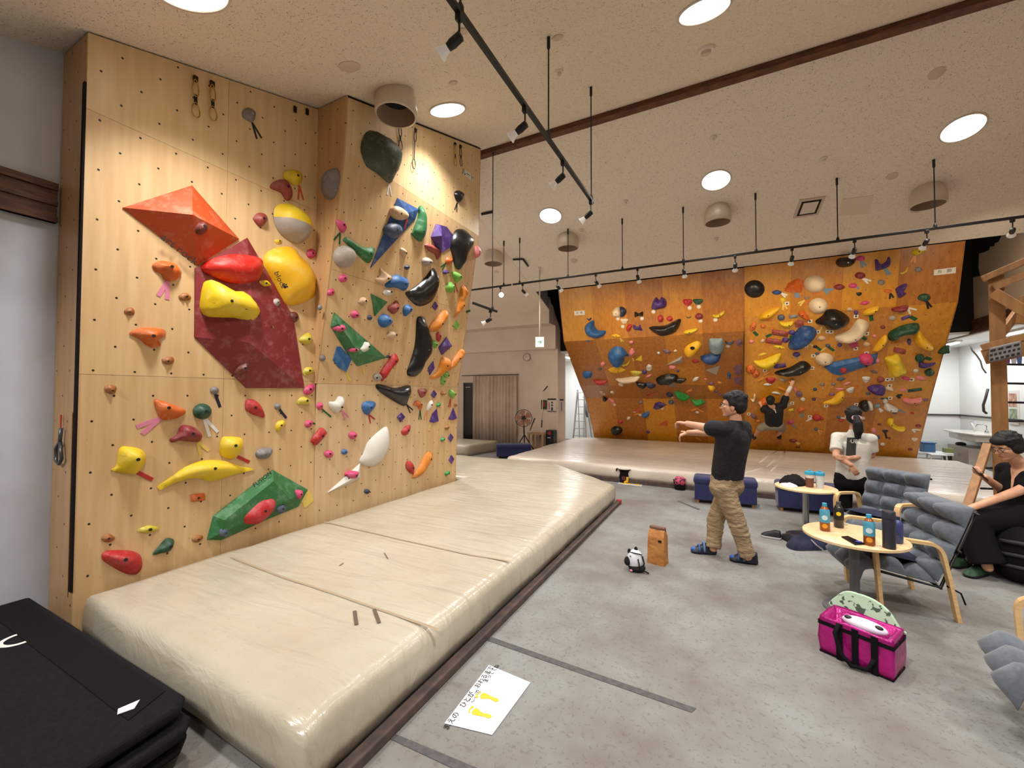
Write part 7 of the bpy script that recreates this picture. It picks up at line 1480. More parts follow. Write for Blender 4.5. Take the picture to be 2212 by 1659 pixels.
def add_head(mb, c, f, u, k=1.0):
    f, s, u = frame(f, u); H = lambda x, y, z: c + f * (x * k) + s * (y * k) + u * (z * k); rot = Matrix((f, s, u)).transposed()
    E3 = lambda p, r: mb.ell(p, tuple(q_ * k for q_ in r), 18, 12, rot)
    E3(H(-.012, 0, .035), (.095, .076, .088)); E3(H(.018, 0, -.02), (.072, .066, .088)); E3(H(.034, 0, -.075), (.044, .044, .034))
    cap(mb, H(-.02, .045, -.055), H(.05, .018, -.088), .022 * k, .020 * k); cap(mb, H(-.02, -.045, -.055), H(.05, -.018, -.088), .022 * k, .020 * k)
    cap(mb, H(.080, 0, .015), H(.104, 0, -.022), .010 * k, .0145 * k); 
    for q_ in (-1, 1): E3(H(.096, q_ * .012, -.026), (.011, .009, .008)); E3(H(.06, q_ * .036, -.014), (.022, .024, .020)); cap(mb, H(.077, q_ * .015, .030), H(.066, q_ * .05, .030), .011 * k, .009 * k)
    E3(H(.082, 0, -.050), (.012, .024, .008)); E3(H(.079, 0, -.063), (.012, .021, .008)); E3(H(.070, 0, -.092), (.018, .022, .015))
    for q_ in (-1, 1): E3(H(-.012, q_ * .078, -.012), (.020, .010, .032)); E3(H(-.016, q_ * .080, -.035), (.010, .008, .012))
    return H, rot, f, s, u
def face_parts(t, H, rot, k=1.0):
    for q_ in (-1, 1):
        e = MB().ell(H(.080, q_ * .033, .006), (.009 * k, .013 * k, .0065 * k), 12, 8, rot).build('eye', M_EYEW, t, smooth=True)
        MB().ell(H(.0865, q_ * .033, .006), (.0035 * k, .005 * k, .0055 * k), 10, 6, rot).build('iris', M_HAIR, e, smooth=True)
        MB().ell(H(.086, q_ * .035, .030), (.006 * k, .021 * k, .005 * k), 12, 6, rot).build('eyebrow', M_HAIR, t, smooth=True)
    MB().ell(H(.091, 0, -.0565), (.005 * k, .021 * k, .005 * k), 12, 6, rot).build('lips', M_LIP, t, smooth=True)
def glasses(t, H, k=1.0):
    mb = MB()
    for q_ in (-1, 1):
        P = [H(.104 - .01 * abs(math.cos(a)) * .5, q_ * .034 + .025 * math.cos(a), .004 + .018 * math.sin(a)) for a in [2 * PI * i / 16 for i in range(17)]]; mb.tube(P, .002 * k, 6, False)
        mb.tube([H(.098, q_ * .059, .012), H(.04, q_ * .079, .012), H(-.015, q_ * .084, .004)], .0022 * k, 6)
    mb.tube([H(.106, -.009, .008), H(.109, 0, .010), H(.106, .009, .008)], .002 * k, 6); mb.build('glasses', M_BLK, t, smooth=True)
def hair_cap(t, H, rot, k, blobs, tuft=40, seed=1, name='hair', vox=.007):
    mb = MB(); rg = random.Random(seed)
    for p, r in blobs: mb.ell(H(*p), tuple(q_ * k for q_ in r), 16, 10, rot)
    (x0, y0, z0), (rx, ry, rz) = blobs[0]
    for i in range(tuft):
        a = rg.uniform(0, 2 * PI); b_ = rg.uniform(.1, 1.35); p = (x0 + rx * math.sin(b_) * math.cos(a), y0 + ry * math.sin(b_) * math.sin(a), z0 + rz * math.cos(b_))
        if p[0] > .055 and p[2] < .06: continue
        q_ = (p[0] * 1.02 + rg.uniform(-.012, .014), p[1] * 1.04, p[2] - rg.uniform(-.006, .03)); cap(mb, H(*p), H(*q_), .012 * k, .006 * k, 6)
    return fuse(mb.build(name, M_HAIR, t, smooth=True), vox, 2)

# ------------------------------------------------------------------ man stretching his wrists
def mY(x, y, dy=0.0): return onY(x, y, 4.75 + dy)
f2 = Vector((-.88, .47, 0)); l2 = Vector((-.47, -.88, 0))
root = mY(1565, 1200); root.z = 0; man = empty('person', root); tag(man, 'man in a dark t-shirt and khaki trousers stretching his wrists forward, wearing glasses', 'person')
chest = mY(1583, 948); neck = mY(1589, 910); hip = mY(1570, 1046); shc = mY(1586, 926)
LS, RS = shc + l2 * .175, shc - l2 * .175
lw = mY(1484, 915, -.04); rw = mY(1487, 935, .12)
le = LS.lerp(lw, .50) - Z * .012; re = RS.lerp(rw, .52) - Z * .02
body = MB()
headc = mY(1583, 877); hf = Vector((-.985, .17, .02)); Hm, rotm, _a, _b, _c = add_head(body, headc, hf, Z, 1.04)
chain(body, [neck + Z * .045, neck - Z * .02, chest], [.055, .06, .10]); chain(body, [chest, hip + Z * .1, hip], [.12, .12, .12])
chain(body, [LS, le, lw], [.052, .044, .030]); chain(body, [RS, re, rw], [.052, .044, .030])
RK, RA = mY(1546, 1122, .10), mY(1541, 1184, .05); LK, LA = mY(1592, 1128, -.08), mY(1615, 1202, -.06)
LH, RH = hip + l2 * .085, hip - l2 * .085
chain(body, [LH, LK, LA], [.08, .055, .04]); chain(body, [RH, RK, RA], [.08, .055, .04])
# upper hand grips the upturned fingers of the lower hand
add_hand(body, lw, (lw - le).normalized() * 1 + Vector((0, 0, -.05)), Z, True, (48, 62, 40), 1.05, .5)
add_hand(body, rw, (rw - re).normalized() * .8 + Vector((0, .1, -.25)), -Z + f2 * .5, False, (-48, -28, -10), 1.0, .9)
fuse(body.build('body', M_SKIN, man, smooth=True), .0062, 2)
face_parts(man, Hm, rotm, 1.04); glasses(man, Hm, 1.04)
hair_cap(man, Hm, rotm, 1.04, [((-.032, 0, .058), (.100, .092, .090)), ((-.062, 0, .01), (.066, .088, .085)), ((.02, 0, .088), (.072, .074, .046)), ((-.02, .055, .03), (.05, .04, .055)), ((-.02, -.055, .03), (.05, .04, .055))], 90, 3)
sh = MB(); waist = mY(1571, 1020)
chain(sh, [LS + Z * .008, LS.lerp(le, .62)], [.074, .086]); chain(sh, [RS + Z * .008, RS.lerp(re, .62)], [.074, .086])
for a, b, ra, rb in ((LS, RS, .082, .082), (shc - Z * .05 + l2 * .11, waist + l2 * .09, .115, .105), (shc - Z * .05 - l2 * .11, waist - l2 * .09, .115, .105), (shc - Z * .1, waist, .135, .125), (neck - Z * .035, shc - Z * .08, .075, .12)): cap(sh, a, b, ra, rb)
rw_ = Matrix((f2, l2, Z)).transposed()
prof_ = [(.001, -.30), (.150, -.30), (.155, -.1), (.16, .05), (.15, .2)]
vsn = []; 
for r_, z_ in ((.118, -.015), (.128, .09), (.13, .20), (.125, .30)):
    pass
hem = mY(1571, 1034); n_ = 28; ringz = [(0, .132, .185), (.10, .134, .182), (.25, .135, .19), (.40, .13, .195)]
vs = []; fs_ = []
top_ = shc - Z * .02
for tt, rf, rl in [(0, .134, .188), (.3, .136, .180), (.6, .142, .188), (.85, .135, .198)]:
    c_ = hem.lerp(top_, tt)
    for k in range(n_): a = 2 * PI * k / n_; vs.append(c_ + f2 * (rf * math.cos(a)) + l2 * (rl * math.sin(a)))
for j in range(3):
    for k in range(n_): fs_.append((j * n_ + k, j * n_ + (k + 1) % n_, (j + 1) * n_ + (k + 1) % n_, (j + 1) * n_ + k))
fs_ += [tuple(range(n_ - 1, -1, -1)), tuple(range(3 * n_, 4 * n_))]; sh.add(vs, fs_)
shirt = fuse(sh.build('t_shirt', M_TEE, man, smooth=True), .011, 3)
tr = MB(); cap(tr, hip + Z * .06 + l2 * .06, hip + Z * .06 - l2 * .06, .125, .125); cap(tr, hip + l2 * .08 - Z * .02, hip - l2 * .08 - Z * .02, .125, .125)
def leg(mb, h, k_, a, r0=.112, r1=.082, r2=.070, r3=.066):
    chain(mb, [h, h.lerp(k_, .5), k_], [r0, (r0 + r1) / 2, r1]); mb.tube([k_, k_.lerp(a, .5), a, a - (k_ - a).normalized() * -.035], [r1, r2 + .004, r2, r3], 16)
leg(tr, LH, LK, LA); leg(tr, RH, RK, RA)
for (k_, a_, h_) in ((LK, LA, LH), (RK, RA, RH)):
    for i, tq in enumerate((.0, .16, .34, .80, .93)):
        c_ = k_.lerp(a_, tq); ax_ = (a_ - k_).normalized(); tl = Vector((.25, .1, 0)) if i % 2 else Vector((-.2, .15, 0)); rr = (.084 - .014 * tq)
        P = []; e1 = ax_.cross(Vector((0, 1, 0))).normalized(); e2 = ax_.cross(e1)
        for q_ in range(13): a = 2 * PI * q_ / 12; P.append(c_ + (e1 * math.cos(a) + e2 * math.sin(a)) * (rr - .006) + ax_ * (.018 * math.sin(a + i)))
        tr.tube(P, .013, 8, False)
fuse(tr.build('trousers', M_KHAKI, man, smooth=True), .0105, 2)
M_BLUEN = material('blue_shoe_mesh', (42, 92, 170), 0.6); M_NSHOE = material('navy_shoe_rubber', (18, 22, 40), 0.5)
def man_shoe(hx, hy, tx, ty, lab):
    h_, t_ = onZ(hx, hy, 0), onZ(tx, ty, 0); d = (t_ - h_); Ld = d.length; d = d.normalized(); t_ = h_ + d * max(.25, min(.28, Ld))
    e, heel, d, s, L = low_shoe('climbing_shoe', h_, t_, .098, .085, M_NSHOE, M_NSHOE, lab)
    for a, w in ((.50, .018), (.68, .015)): 
        rr = .046 if a < .6 else .042
        P = [heel + d * (a * L) + s * (rr * math.cos(q_)) + Z * (.026 + (.092 if a < .6 else .062) * math.sin(q_)) for q_ in [PI * i / 10 for i in range(11)]]; MB().tube(P, w * .55, 8).build('strap', M_BLUEN if a > .6 else material('light_strap', (96, 130, 176), 0.6), e, smooth=True)
    MB().ell(heel + d * (.84 * L) + Z * .038, (.042, .030, .022), 14, 8, Matrix((d, s, Z)).transposed()).build('toe_panel', M_BLUEN, e, smooth=True)
man_shoe(1548, 1197, 1494, 1193, 'front blue and navy climbing shoe of the stretching man'); man_shoe(1638, 1219, 1588, 1212, 'rear blue and navy climbing shoe of the stretching man')
for o_ in list(S.objects):
    if o_.name.startswith('climbing_shoe'): o_['group'] = 'shoes of the stretching man'

# ------------------------------------------------------------------ woman seen from behind
wp = Vector((1.40, 6.62, 0)); ZC = (wp - EYE).dot(F_)
def wY(x, y, off=0.0):
    d = ray(x, y); return EYE + d * ((ZC + off) / d.dot(F_))
wf = (wp - Vector((0, 0, 0))).normalized(); wl = Vector((-wf.y, wf.x, 0))       # she faces away; her left is image left
wom = empty('person', wp); tag(wom, 'woman with a ponytail and white printed t-shirt, seen from behind, arms crossed behind her', 'person')
hc = wY(1843, 899); nk = wY(1845, 930); shc = wY(1844, 944); hipw = wY(1840, 1042)
Lsh, Rsh = shc + wl * .165, shc - wl * .165
Lel, Rel = wY(1806, 985, -.05), wY(1883, 984, -.05); Lwr, Rwr = wY(1838, 1004, -.17), wY(1832, 990, -.14)
body = MB(); Hw, rotw, _a, _b, _c = add_head(body, hc, wf * 1 + Vector((0, 0, .05)) + wl * .1, Z, .95)
chain(body, [nk + Z * .05, nk - Z * .02, shc - Z * .1], [.046, .05, .09]); chain(body, [shc - Z * .12, hipw], [.10, .11])
chain(body, [Lsh, Lel, Lwr], [.045, .038, .026]); chain(body, [Rsh, Rel, Rwr], [.045, .038, .026])
add_hand(body, Lwr, (wY(1850, 1022, -.20) - Lwr), -wf, True, (15, 22, 16), .92, .6); add_hand(body, Rwr, (wY(1812, 988, -.12) - Rwr), -wf, False, (40, 40, 30), .92, .6)
Lf, Rf = wp + wl * .10, wp - wl * .12; Lk, Rk = Lf + Z * .40, Rf + Z * .40
chain(body, [hipw + wl * .08, Lk, Lf + Z * .07], [.075, .05, .035]); chain(body, [hipw - wl * .08, Rk, Rf + Z * .07], [.075, .05, .035])
fuse(body.build('body', M_SKIN, wom, smooth=True), .007, 2); face_parts(wom, Hw, rotw, .95)
hair_cap(wom, Hw, rotw, .95, [((-.028, 0, .04), (.102, .088, .098)), ((-.05, 0, -.01), (.07, .080, .085))], 30, 5)
pt = MB(); chain(pt, [Hw(-.125, -.02, -.005), Hw(-.150, -.03, -.08), Hw(-.145, -.035, -.17), Hw(-.125, -.03, -.27)], [.035, .05, .052, .02])
for i in range(14): q_ = i / 14 * 2 * PI; cap(pt, Hw(-.148 + .03 * math.cos(q_), -.03 + .035 * math.sin(q_), -.09), Hw(-.135 + .03 * math.cos(q_), -.032 + .03 * math.sin(q_), -.25 - .03 * math.sin(i * 2.3)), .016, .006, 6)
fuse(pt.build('ponytail', M_HAIR, wom, smooth=True), .007, 2)
MB().tube([Hw(-.132 + .012 * math.cos(q_), -.02 + .042 * math.sin(q_), -.01 + .028 * math.cos(q_)) for q_ in [2 * PI * i / 16 for i in range(17)]], .010, 8, False).build('hair_tie', material('pink_grey_scrunchie', (196, 160, 164), 0.8), wom, smooth=True)
sh = MB(); n_ = 28; vs = []; fs_ = []; hemw = wY(1841, 1034)
for tt, rf, rl in [(0, .118, .175), (.35, .115, .165), (.7, .118, .178), (.88, .105, .182)]:
    c_ = hemw.lerp(shc, tt)
    for k in range(n_): a = 2 * PI * k / n_; vs.append(c_ + wf * (rf * math.cos(a)) + wl * (rl * math.sin(a)))
for j in range(3):
    for k in range(n_): fs_.append((j * n_ + k, j * n_ + (k + 1) % n_, (j + 1) * n_ + (k + 1) % n_, (j + 1) * n_ + k))
fs_ += [tuple(range(n_ - 1, -1, -1)), tuple(range(3 * n_, 4 * n_))]; sh.add(vs, fs_)
cap(sh, Lsh - Z * .012, Rsh - Z * .012, .066, .066); cap(sh, nk - Z * .03, shc - Z * .06, .066, .10)
for a, b in ((Lsh, Lel), (Rsh, Rel)): e_ = a.lerp(b, .74); d_ = (b - a).normalized(); sh.tube([a - d_ * .02, a.lerp(b, .3), e_], [.060, .064, .070], 18)
fuse(sh.build('t_shirt', M_WTEE, wom, smooth=True), .010, 3)
tr = MB(); cap(tr, hipw + wl * .07, hipw - wl * .07, .115, .115); cap(tr, hipw + wl * .07 + Z * .06, hipw - wl * .07 + Z * .06, .108, .108)
for h_, k_, a_ in ((hipw + wl * .085, Lk, Lf + Z * .06), (hipw - wl * .085, Rk, Rf + Z * .06)): chain(tr, [h_, k_, a_], [.10, .085, .072])
fuse(tr.build('trousers', M_BPANT, wom, smooth=True), .011, 2)
# print on the back of the tee
M_CHAR = material('charcoal_print', (64, 62, 60), 0.8); M_PALE = material('pale_outline_print', (186, 182, 170), 0.8)
bk_n = -wf
def onback(x, y, k=.128): return wY(x, y) + bk_n * k
bk = MB(); q4 = [onback(1830, 943, .150), onback(1850, 943, .150), onback(1848, 985, .138), onback(1827, 985, .138)]; bk.prism(q4, bk_n * .003); bk.build('back_print', M_CHAR, wom)
text_mesh('lettering', 'DUE', .062, material('white_ink', (226, 224, 216), 0.8), onback(1840, 951, .165), -wl, Z, wom, sx=.9)
text_mesh('lettering', '1010', .045, M_PALE, onback(1817, 951, .155), -wl, Z, wom, sx=.7); text_mesh('lettering', '1010', .045, M_PALE, onback(1864, 953, .155), -wl, Z, wom, sx=.7)
for s_, lab in ((1, 'left black shoe of the woman seen from behind'), (-1, 'right black shoe of the woman seen from behind')):
    p = (Lf if s_ > 0 else Rf); e, *_r = low_shoe('slip_on_shoe', p - wf * .07, p + wf * .15, .085, .06, M_BSH, M_BLK, lab)

# ------------------------------------------------------------------ climber on the orange wall
sD = surf_at('D', 1675, 890); cn = sD.n; NH = Vector((cn.x, cn.y, 0)).normalized()
def cY(x, y, h): s_ = surf_at('D', x, y); return s_.at(x, y, h)
clc = cY(1672, 890, .30); cl = empty('person', clc); tag(cl, 'climber in dark t-shirt and grey shorts hanging on the orange wall, one arm up', 'person')
hc = cY(1664, 866, .36); shc = cY(1672, 881, .34); hp = cY(1672, 915, .34)
cu = (shc - hp).normalized(); cr_ = sD.u
body = MB(); Hc, rotc, _a, _b, _c = add_head(body, hc, -NH + Z * .35, Z, .98)
Ls_, Rs_ = shc - cr_ * .17 - Z * .02, shc + cr_ * .17 + Z * .05
Re_, Rw_ = cY(1700, 850, .22), cY(1710, 832, .12); Le_, Lw_ = cY(1648, 887, .16), cY(1646, 878, .13)
chain(body, [hc - Z * .09, shc], [.05, .07]); chain(body, [shc - cu * .05, hp], [.11, .11]); chain(body, [Rs_, Re_, Rw_], [.048, .040, .028]); chain(body, [Ls_, Le_, Lw_], [.048, .040, .028])
add_hand(body, Rw_, (cY(1713, 823, .07) - Rw_), NH, False, (25, 40, 30), 1.0); add_hand(body, Lw_, (cY(1643, 872, .09) - Lw_), NH, True, (25, 40, 30), 1.0)
Lkn, Lan = cY(1640, 926, .28), cY(1632, 941, .10); Rkn, Ran = cY(1690, 928, .16), cY(1680, 940, .10)
chain(body, [hp - cr_ * .09, Lkn, Lan], [.08, .055, .038]); chain(body, [hp + cr_ * .09, Rkn, Ran], [.08, .055, .038])
fuse(body.build('body', M_SKIN, cl, smooth=True), .009, 2)
hair_cap(cl, Hc, rotc, .98, [((-.026, 0, .04), (.100, .088, .095)), ((-.05, 0, -.01), (.066, .080, .075))], 20, 8, vox=.009)
sh = MB(); cap(sh, Ls_, Rs_, .085, .085); cap(sh, shc - cu * .08 + cr_ * .05, hp + cr_ * .04, .135, .125); cap(sh, shc - cu * .08 - cr_ * .06, hp - cr_ * .05, .135, .125)
for a, b in ((Ls_, Le_), (Rs_, Re_)): cap(sh, a, a.lerp(b, .62), .075, .078)
fuse(sh.build('t_shirt', M_TEE, cl, smooth=True), .013, 2)
so = MB(); cap(so, hp - cr_ * .07 - cu * .05, hp + cr_ * .07 - cu * .05, .125, .125)
for a, b in ((hp - cr_ * .09 - cu * .04, Lkn), (hp + cr_ * .09 - cu * .04, Rkn)): cap(so, a, a.lerp(b, .8), .105, .095)
fuse(so.build('shorts', M_GSHORT, cl, smooth=True), .013, 2)
sp_ = [shc + NH * .143 - cu * .03, shc + NH * .14 - cu * .22 + cr_ * .05]; d_ = (sp_[1] - sp_[0]).normalized(); MB().obox((sp_[0] + sp_[1]) / 2, d_ * .09, NH.cross(d_) * .010, NH * .004).build('white_stripe', material('white_ink', (226, 224, 216), 0.8), cl)
a_, b_ = Re_.lerp(Rw_, .15), Re_.lerp(Rw_, .85); MB().tube([a_, b_], [.046, .037], 14).build('arm_sleeve', material('white_ink', (226, 224, 216), 0.8), cl, smooth=True)
for a_, s_ in ((Lan, -1), (Ran, 1)):
    MB().ell(a_ - cn * .03 + Vector((s_ * .03, 0, -.05)), (.05, .11, .04), 14, 10, Matrix((cr_, -cn, sD.v)).transposed()).build('climbing_shoe', M_BSH, cl, smooth=True)

# ------------------------------------------------------------------ seated person at the right edge
zc5 = 3.95
def sY(x, y, off=0.0):
    d = ray(x, y); return EYE + d * ((zc5 + off) / d.dot(F_))
pf = Vector((-.93, -.36, 0)).normalized(); pl = Vector((-pf.y, pf.x, 0))       # faces left; their left is towards the camera
hc = sY(2176, 966); seat = Vector((hc.x + .10, hc.y + .02, .43))
bn = bench((seat.x + .02, seat.y, 0), (pl.x, pl.y), .62, .50, .385, 'navy padded bench under the seated person at the right edge')
pe = empty('person', (seat.x, seat.y, .40)); tag(pe, 'seated person in black clothes and glasses bent over a phone at the right edge', 'person')
nk = sY(2200, 1000); shc = Vector((seat.x - .02, seat.y, .93)) ; shc = nk + Vector((.06, .02, -.10)); hp = seat + Z * .105
Ls, Rs = shc + pl * .175, shc - pl * .175
body = MB(); Hs, rots, _a, _b, _c = add_head(body, hc, pf + Vector((0, 0, -.42)), Z, 1.0)
chain(body, [hc - Z * .07 - pf * .03, nk, shc], [.05, .055, .075]); chain(body, [shc, hp], [.11, .12])
Lw, Le = sY(2096, 1098, -.10), sY(2196, 1062, -.12); Rw, Re = sY(2126, 1030, .04), sY(2170, 1062, .12)
chain(body, [Ls, Le, Lw], [.048, .042, .028]); chain(body, [Rs, Re, Rw], [.048, .042, .028])
add_hand(body, Lw, (sY(2078, 1112, -.10) - Lw), Z + pf * .2, True, (12, 20, 15), 1.0, .5); add_hand(body, Rw, (sY(2108, 1022, .03) - Rw), -Z + pf * -.3 - pl * .4, False, (30, 45, 30), 1.0, .7)
Lk = sY(2098, 1128, -.06); Rk = sY(2110, 1118, .20); La, Ra = onZ(2134, 1226, .10), onZ(2098, 1208, .10)
chain(body, [hp + pl * .09, Lk, La], [.08, .055, .038]); chain(body, [hp - pl * .09, Rk, Ra], [.08, .055, .038])
fuse(body.build('body', M_SKIN, pe, smooth=True), .007, 2); face_parts(pe, Hs, rots); glasses(pe, Hs)
hair_cap(pe, Hs, rots, 1.0, [((-.030, 0, .052), (.105, .094, .095)), ((-.058, 0, .0), (.07, .088, .09)), ((.03, 0, .082), (.07, .074, .046)), ((-.02, .06, -.005), (.05, .035, .06)), ((-.02, -.06, -.005), (.05, .035, .06))], 70, 12)
sh = MB(); cap(sh, Ls, Rs, .085, .085); cap(sh, shc - Z * .06 + pl * .06, hp + pl * .06, .13, .135); cap(sh, shc - Z * .06 - pl * .06, hp - pl * .06, .13, .135)
for a, b in ((Ls, Le), (Rs, Re)): cap(sh, a, a.lerp(b, .55), .076, .08)
fuse(sh.build('t_shirt', M_BLKFAB, pe, smooth=True), .011, 2)
tr = MB()
for h_, k_, a_ in ((hp + pl * .10, Lk, La), (hp - pl * .10, Rk, Ra)):
    cap(tr, h_, k_, .13, .115); tr.tube([k_ - Z * .0 + Z * .05, k_.lerp(a_, .5), a_ + Z * .03], [.105, .12, .125], 18)
fuse(tr.build('wide_trousers', M_BPANT, pe, smooth=True), .013, 2)
cr4 = Rw + (sY(2108, 1022, .03) - Rw).normalized() * .09 + Z * .02; d_ = (sY(2138, 1042, .0) - sY(2098, 1012, .0)).normalized(); s_ = d_.cross(Vector((.3, -.5, .8))).normalized()
tag(MB().obox(sY(2118, 1024, .0), d_ * .075, s_ * .036, d_.cross(s_) * .004).build('smartphone', MATS['phone_black'], bevel=.003), 'dark smartphone held by the seated person at the right edge', 'phone')
M_GREENSH = material('dark_green_knit', (36, 66, 46), 0.85, (52, 84, 60), 30.0)
low_shoe('slip_on_shoe', onZ(2092, 1222, 0), onZ(2052, 1226, 0), .105, .07, M_GREENSH, M_BLK, 'farther green shoe of the seated person at the right edge'); low_shoe('slip_on_shoe', onZ(2128, 1240, 0), onZ(2088, 1248, 0), .105, .07, M_GREENSH, M_BLK, 'nearer green shoe of the seated person at the right edge')
# dark rucksack leaning by the seat
bp_ = onZ(2190, 1262, 0) + Vector((.10, .10, 0)); t = empty('backpack', (bp_.x, bp_.y, 0)); tag(t, 'bulky black rucksack on the floor below the seated person', 'bag')
rg_ = Matrix((pf, pl, Z)).transposed(); mb = MB(); mb.ell(bp_ + Z * .24, (.17, .20, .24), 22, 14, rg_); mb.ell(bp_ + Z * .12, (.18, .21, .12), 22, 12, rg_); fuse(mb.build('pack_body', M_BLKFAB, t, smooth=True), .014, 2)
for z_ in (.36, .25, .15): MB().tube([bp_ + Z * z_ + pf * (.17 * math.cos(q_)) + pl * (.20 * math.sin(q_)) + Z * (.015 * math.sin(q_ * 2)) for q_ in [PI * (i / 12) for i in range(13)]], .016, 8).build('strap', material('charcoal_webbing', (44, 44, 48), 0.8), t, smooth=True)
# ================================================================== LEFT WING AND SIDE ROOMS
# standing fan
T2 = 11.40
fp = onZ(1131, 985, 0); fp = Vector((-4.75, 10.55, 0)); hub = onY(1131, 903, 10.5); fp = Vector((hub.x, hub.y + .05, 0)); t = empty('floor_fan', fp); tag(t, 'round floor fan with a tan face on a black tripod in the left wing', 'fan')
dv = (EYE - hub); dv.z = 0; dv.normalize(); sv = Vector((-dv.y, dv.x, 0)); sv = sv if sv.dot(R_) > 0 else -sv
MB().tube([fp + Z * .42, hub - dv * .03], .018, 10).build('pole', M_BLK, t, smooth=True)
for a in (90, 210, 330): q_ = math.radians(a); MB().tube([fp + Z * .52, fp + (sv * math.cos(q_) + dv * math.sin(q_)) * .36 + Z * .01], .016, 8).build('leg', M_BLK, t, smooth=True)
MB().lathe([(.0005, -.12), (.07, -.10), (.075, -.02), (.03, 0)], hub, dv, 20).build('motor', M_BLK, t, smooth=True)
rr = .235; M_TANB = material('tan_blade', (190, 136, 112), 0.5)
gd = MB(); gd.tube([hub + dv * .05 + (sv * math.cos(a) + Z * math.sin(a)) * rr for a in [2 * PI * i / 40 for i in range(41)]], .008, 8, False)
for i in range(28):
    a = 2 * PI * i / 28; e_ = sv * math.cos(a) + Z * math.sin(a); gd.tube([hub + dv * .09 + e_ * .04, hub + dv * .085 + e_ * .15, hub + dv * .05 + e_ * rr], .0016, 5)
gd.build('guard', M_BLK, t, smooth=True)
for i in range(5):
    a0 = 2 * PI * i / 5; P = []
    for a, r in ((0, .04), (.05, .12), (.1, .21), (.5, .225), (.95, .20), (.9, .11), (.7, .04)): P.append(hub + dv * (.02 + .03 * (a - .5)) + (sv * math.cos(a0 + a * 1.1) + Z * math.sin(a0 + a * 1.1)) * r)
    MB().prism(P, dv * .003).build('blade', M_TANB, t)
MB().lathe([(.038, 0), (.034, .05), (.0005, .055)], hub + dv * .04, dv, 18).build('hub_cap', M_BLK, t, auto=40)
# crate, black bin, pole, posters, clock, switch
cxa, cxb = onY(1146, 950, 11.1).x, onY(1176, 950, 11.1).x; t = empty('wooden_crate', ((cxa + cxb) / 2, 11.12, 0)); tag(t, 'open wooden crate frame standing by the wall behind the fan', 'crate')
M_CRATE = material('raw_crate_wood', (186, 150, 116), 0.7)
for x_ in (cxa, (cxa + cxb) / 2, cxb): 
    for y_ in (10.98, 11.28): MB().box((x_ - .025, y_ - .02, 0), (x_ + .025, y_ + .02, .50)).build('post', M_CRATE, t)
MB().box((cxa - .04, 10.95, .50), (cxb + .04, 11.31, .53)).build('top_board', M_CRATE, t); MB().box((cxa - .03, 10.96, .10), (cxb + .03, 11.30, .12)).build('shelf', M_CRATE, t)
bx0, bx1 = onY(1181, 940, 11.2).x, onY(1198, 940, 11.2).x; t = empty('black_bin', ((bx0 + bx1) / 2, 11.25, 0)); tag(t, 'upright black box with a red round label next to the pillar', 'box')
MB().box((bx0, 11.12, 0), (bx1, 11.38, .62)).build('box_body', M_BLK, t, bevel=.01); MB().lathe([(.05, 0), (.05, .004), (.0003, .004)], ((bx0 + bx1) / 2 - .01, 11.12, .54), (0, -1, 0), 18, True, False).build('round_label', material('red_label', (180, 40, 50), 0.6), t)
MB().box((bx0 + .05, 11.116, .40), (bx1 - .09, 11.12, .42)).build('white_print', MATS['white_print'], t)
pA, pB, pC = onY(1168, 962, 11.2), onY(1173, 846, 11.2), onY(1183, 834, 11.2); pA.z = 0; t = empty('pole_tool', pA); tag(t, 'thin white pole with a black angled tip leaning by the posters', 'pole')
MB().tube([pA, pA.lerp(pB, .40)], .014, 8).build('pole_lower', MATS['white_plastic'], t, smooth=True); MB().tube([pA.lerp(pB, .40), pA.lerp(pB, .52)], .017, 8).build('grip', M_BLK, t, smooth=True); MB().tube([pA.lerp(pB, .52), pB], .011, 8).build('pole_upper', MATS['white_plastic'], t, smooth=True)
MB().tube([pB, pB.lerp(pC, .25)], .009, 8).build('joint', M_CHROME, t); MB().tube([pB.lerp(pC, .2), pC], .018, 8).build('tip', M_BLK, t, smooth=True)
hA, hB = onY(1145, 930, 11.0), onY(1154, 905, 11.0); tag(MB().tube([hA, hA.lerp(hB, .5) + Z * .01, hB + Vector((.02, 0, .02))], [.012, .016, .02], 8).build('hanging_tool', M_BLK, smooth=True), 'small black handled tool above the crate beside the fan', 'tool')
def poster(x0, y0, x1, y1, mat, label, deco=()):
    a, b = onY(x0, y0, T2), onY(x1, y1, T2); o = tag(MB().box((a.x, T2 - .006, b.z), (b.x, T2 - .001, a.z)).build('poster', mat), label, 'poster'); w, h = b.x - a.x, a.z - b.z
    for nm, m, u0, v0, u1, v1 in deco: MB().box((a.x + w * u0, T2 - .009, b.z + h * (1 - v1)), (a.x + w * u1, T2 - .0062, b.z + h * (1 - v0))).build(nm, m, o)
M_PAPERP = material('poster_paper', (216, 206, 200), 0.7); M_DKBAR = material('poster_dark_bar', (40, 34, 38), 0.7); M_REDBAR = material('poster_red', (150, 40, 50), 0.7)
poster(1169, 864, 1181.5, 884, material('green_poster', (28, 70, 44), 0.6), 'small dark green poster left of the notice on the wing wall', [('red_figure', M_REDBAR, .35, .2, .75, .75)])
poster(1183, 860, 1201.5, 890, M_PAPERP, 'white notice poster with dark bars on the wing wall', [('heading_bar', M_DKBAR, 0, .02, 1, .14), ('footer_bar', M_DKBAR, 0, .93, 1, .98), ('print_column', M_DKBAR, .42, .26, .62, .38), ('print_column', M_DKBAR, .42, .46, .62, .58), ('print_column', M_DKBAR, .42, .66, .62, .90), ('red_stripe', M_REDBAR, .14, .3, .22, .82)])
a, b = onX(1208.5, 862, -4.384), onX(1217, 890, -4.384)
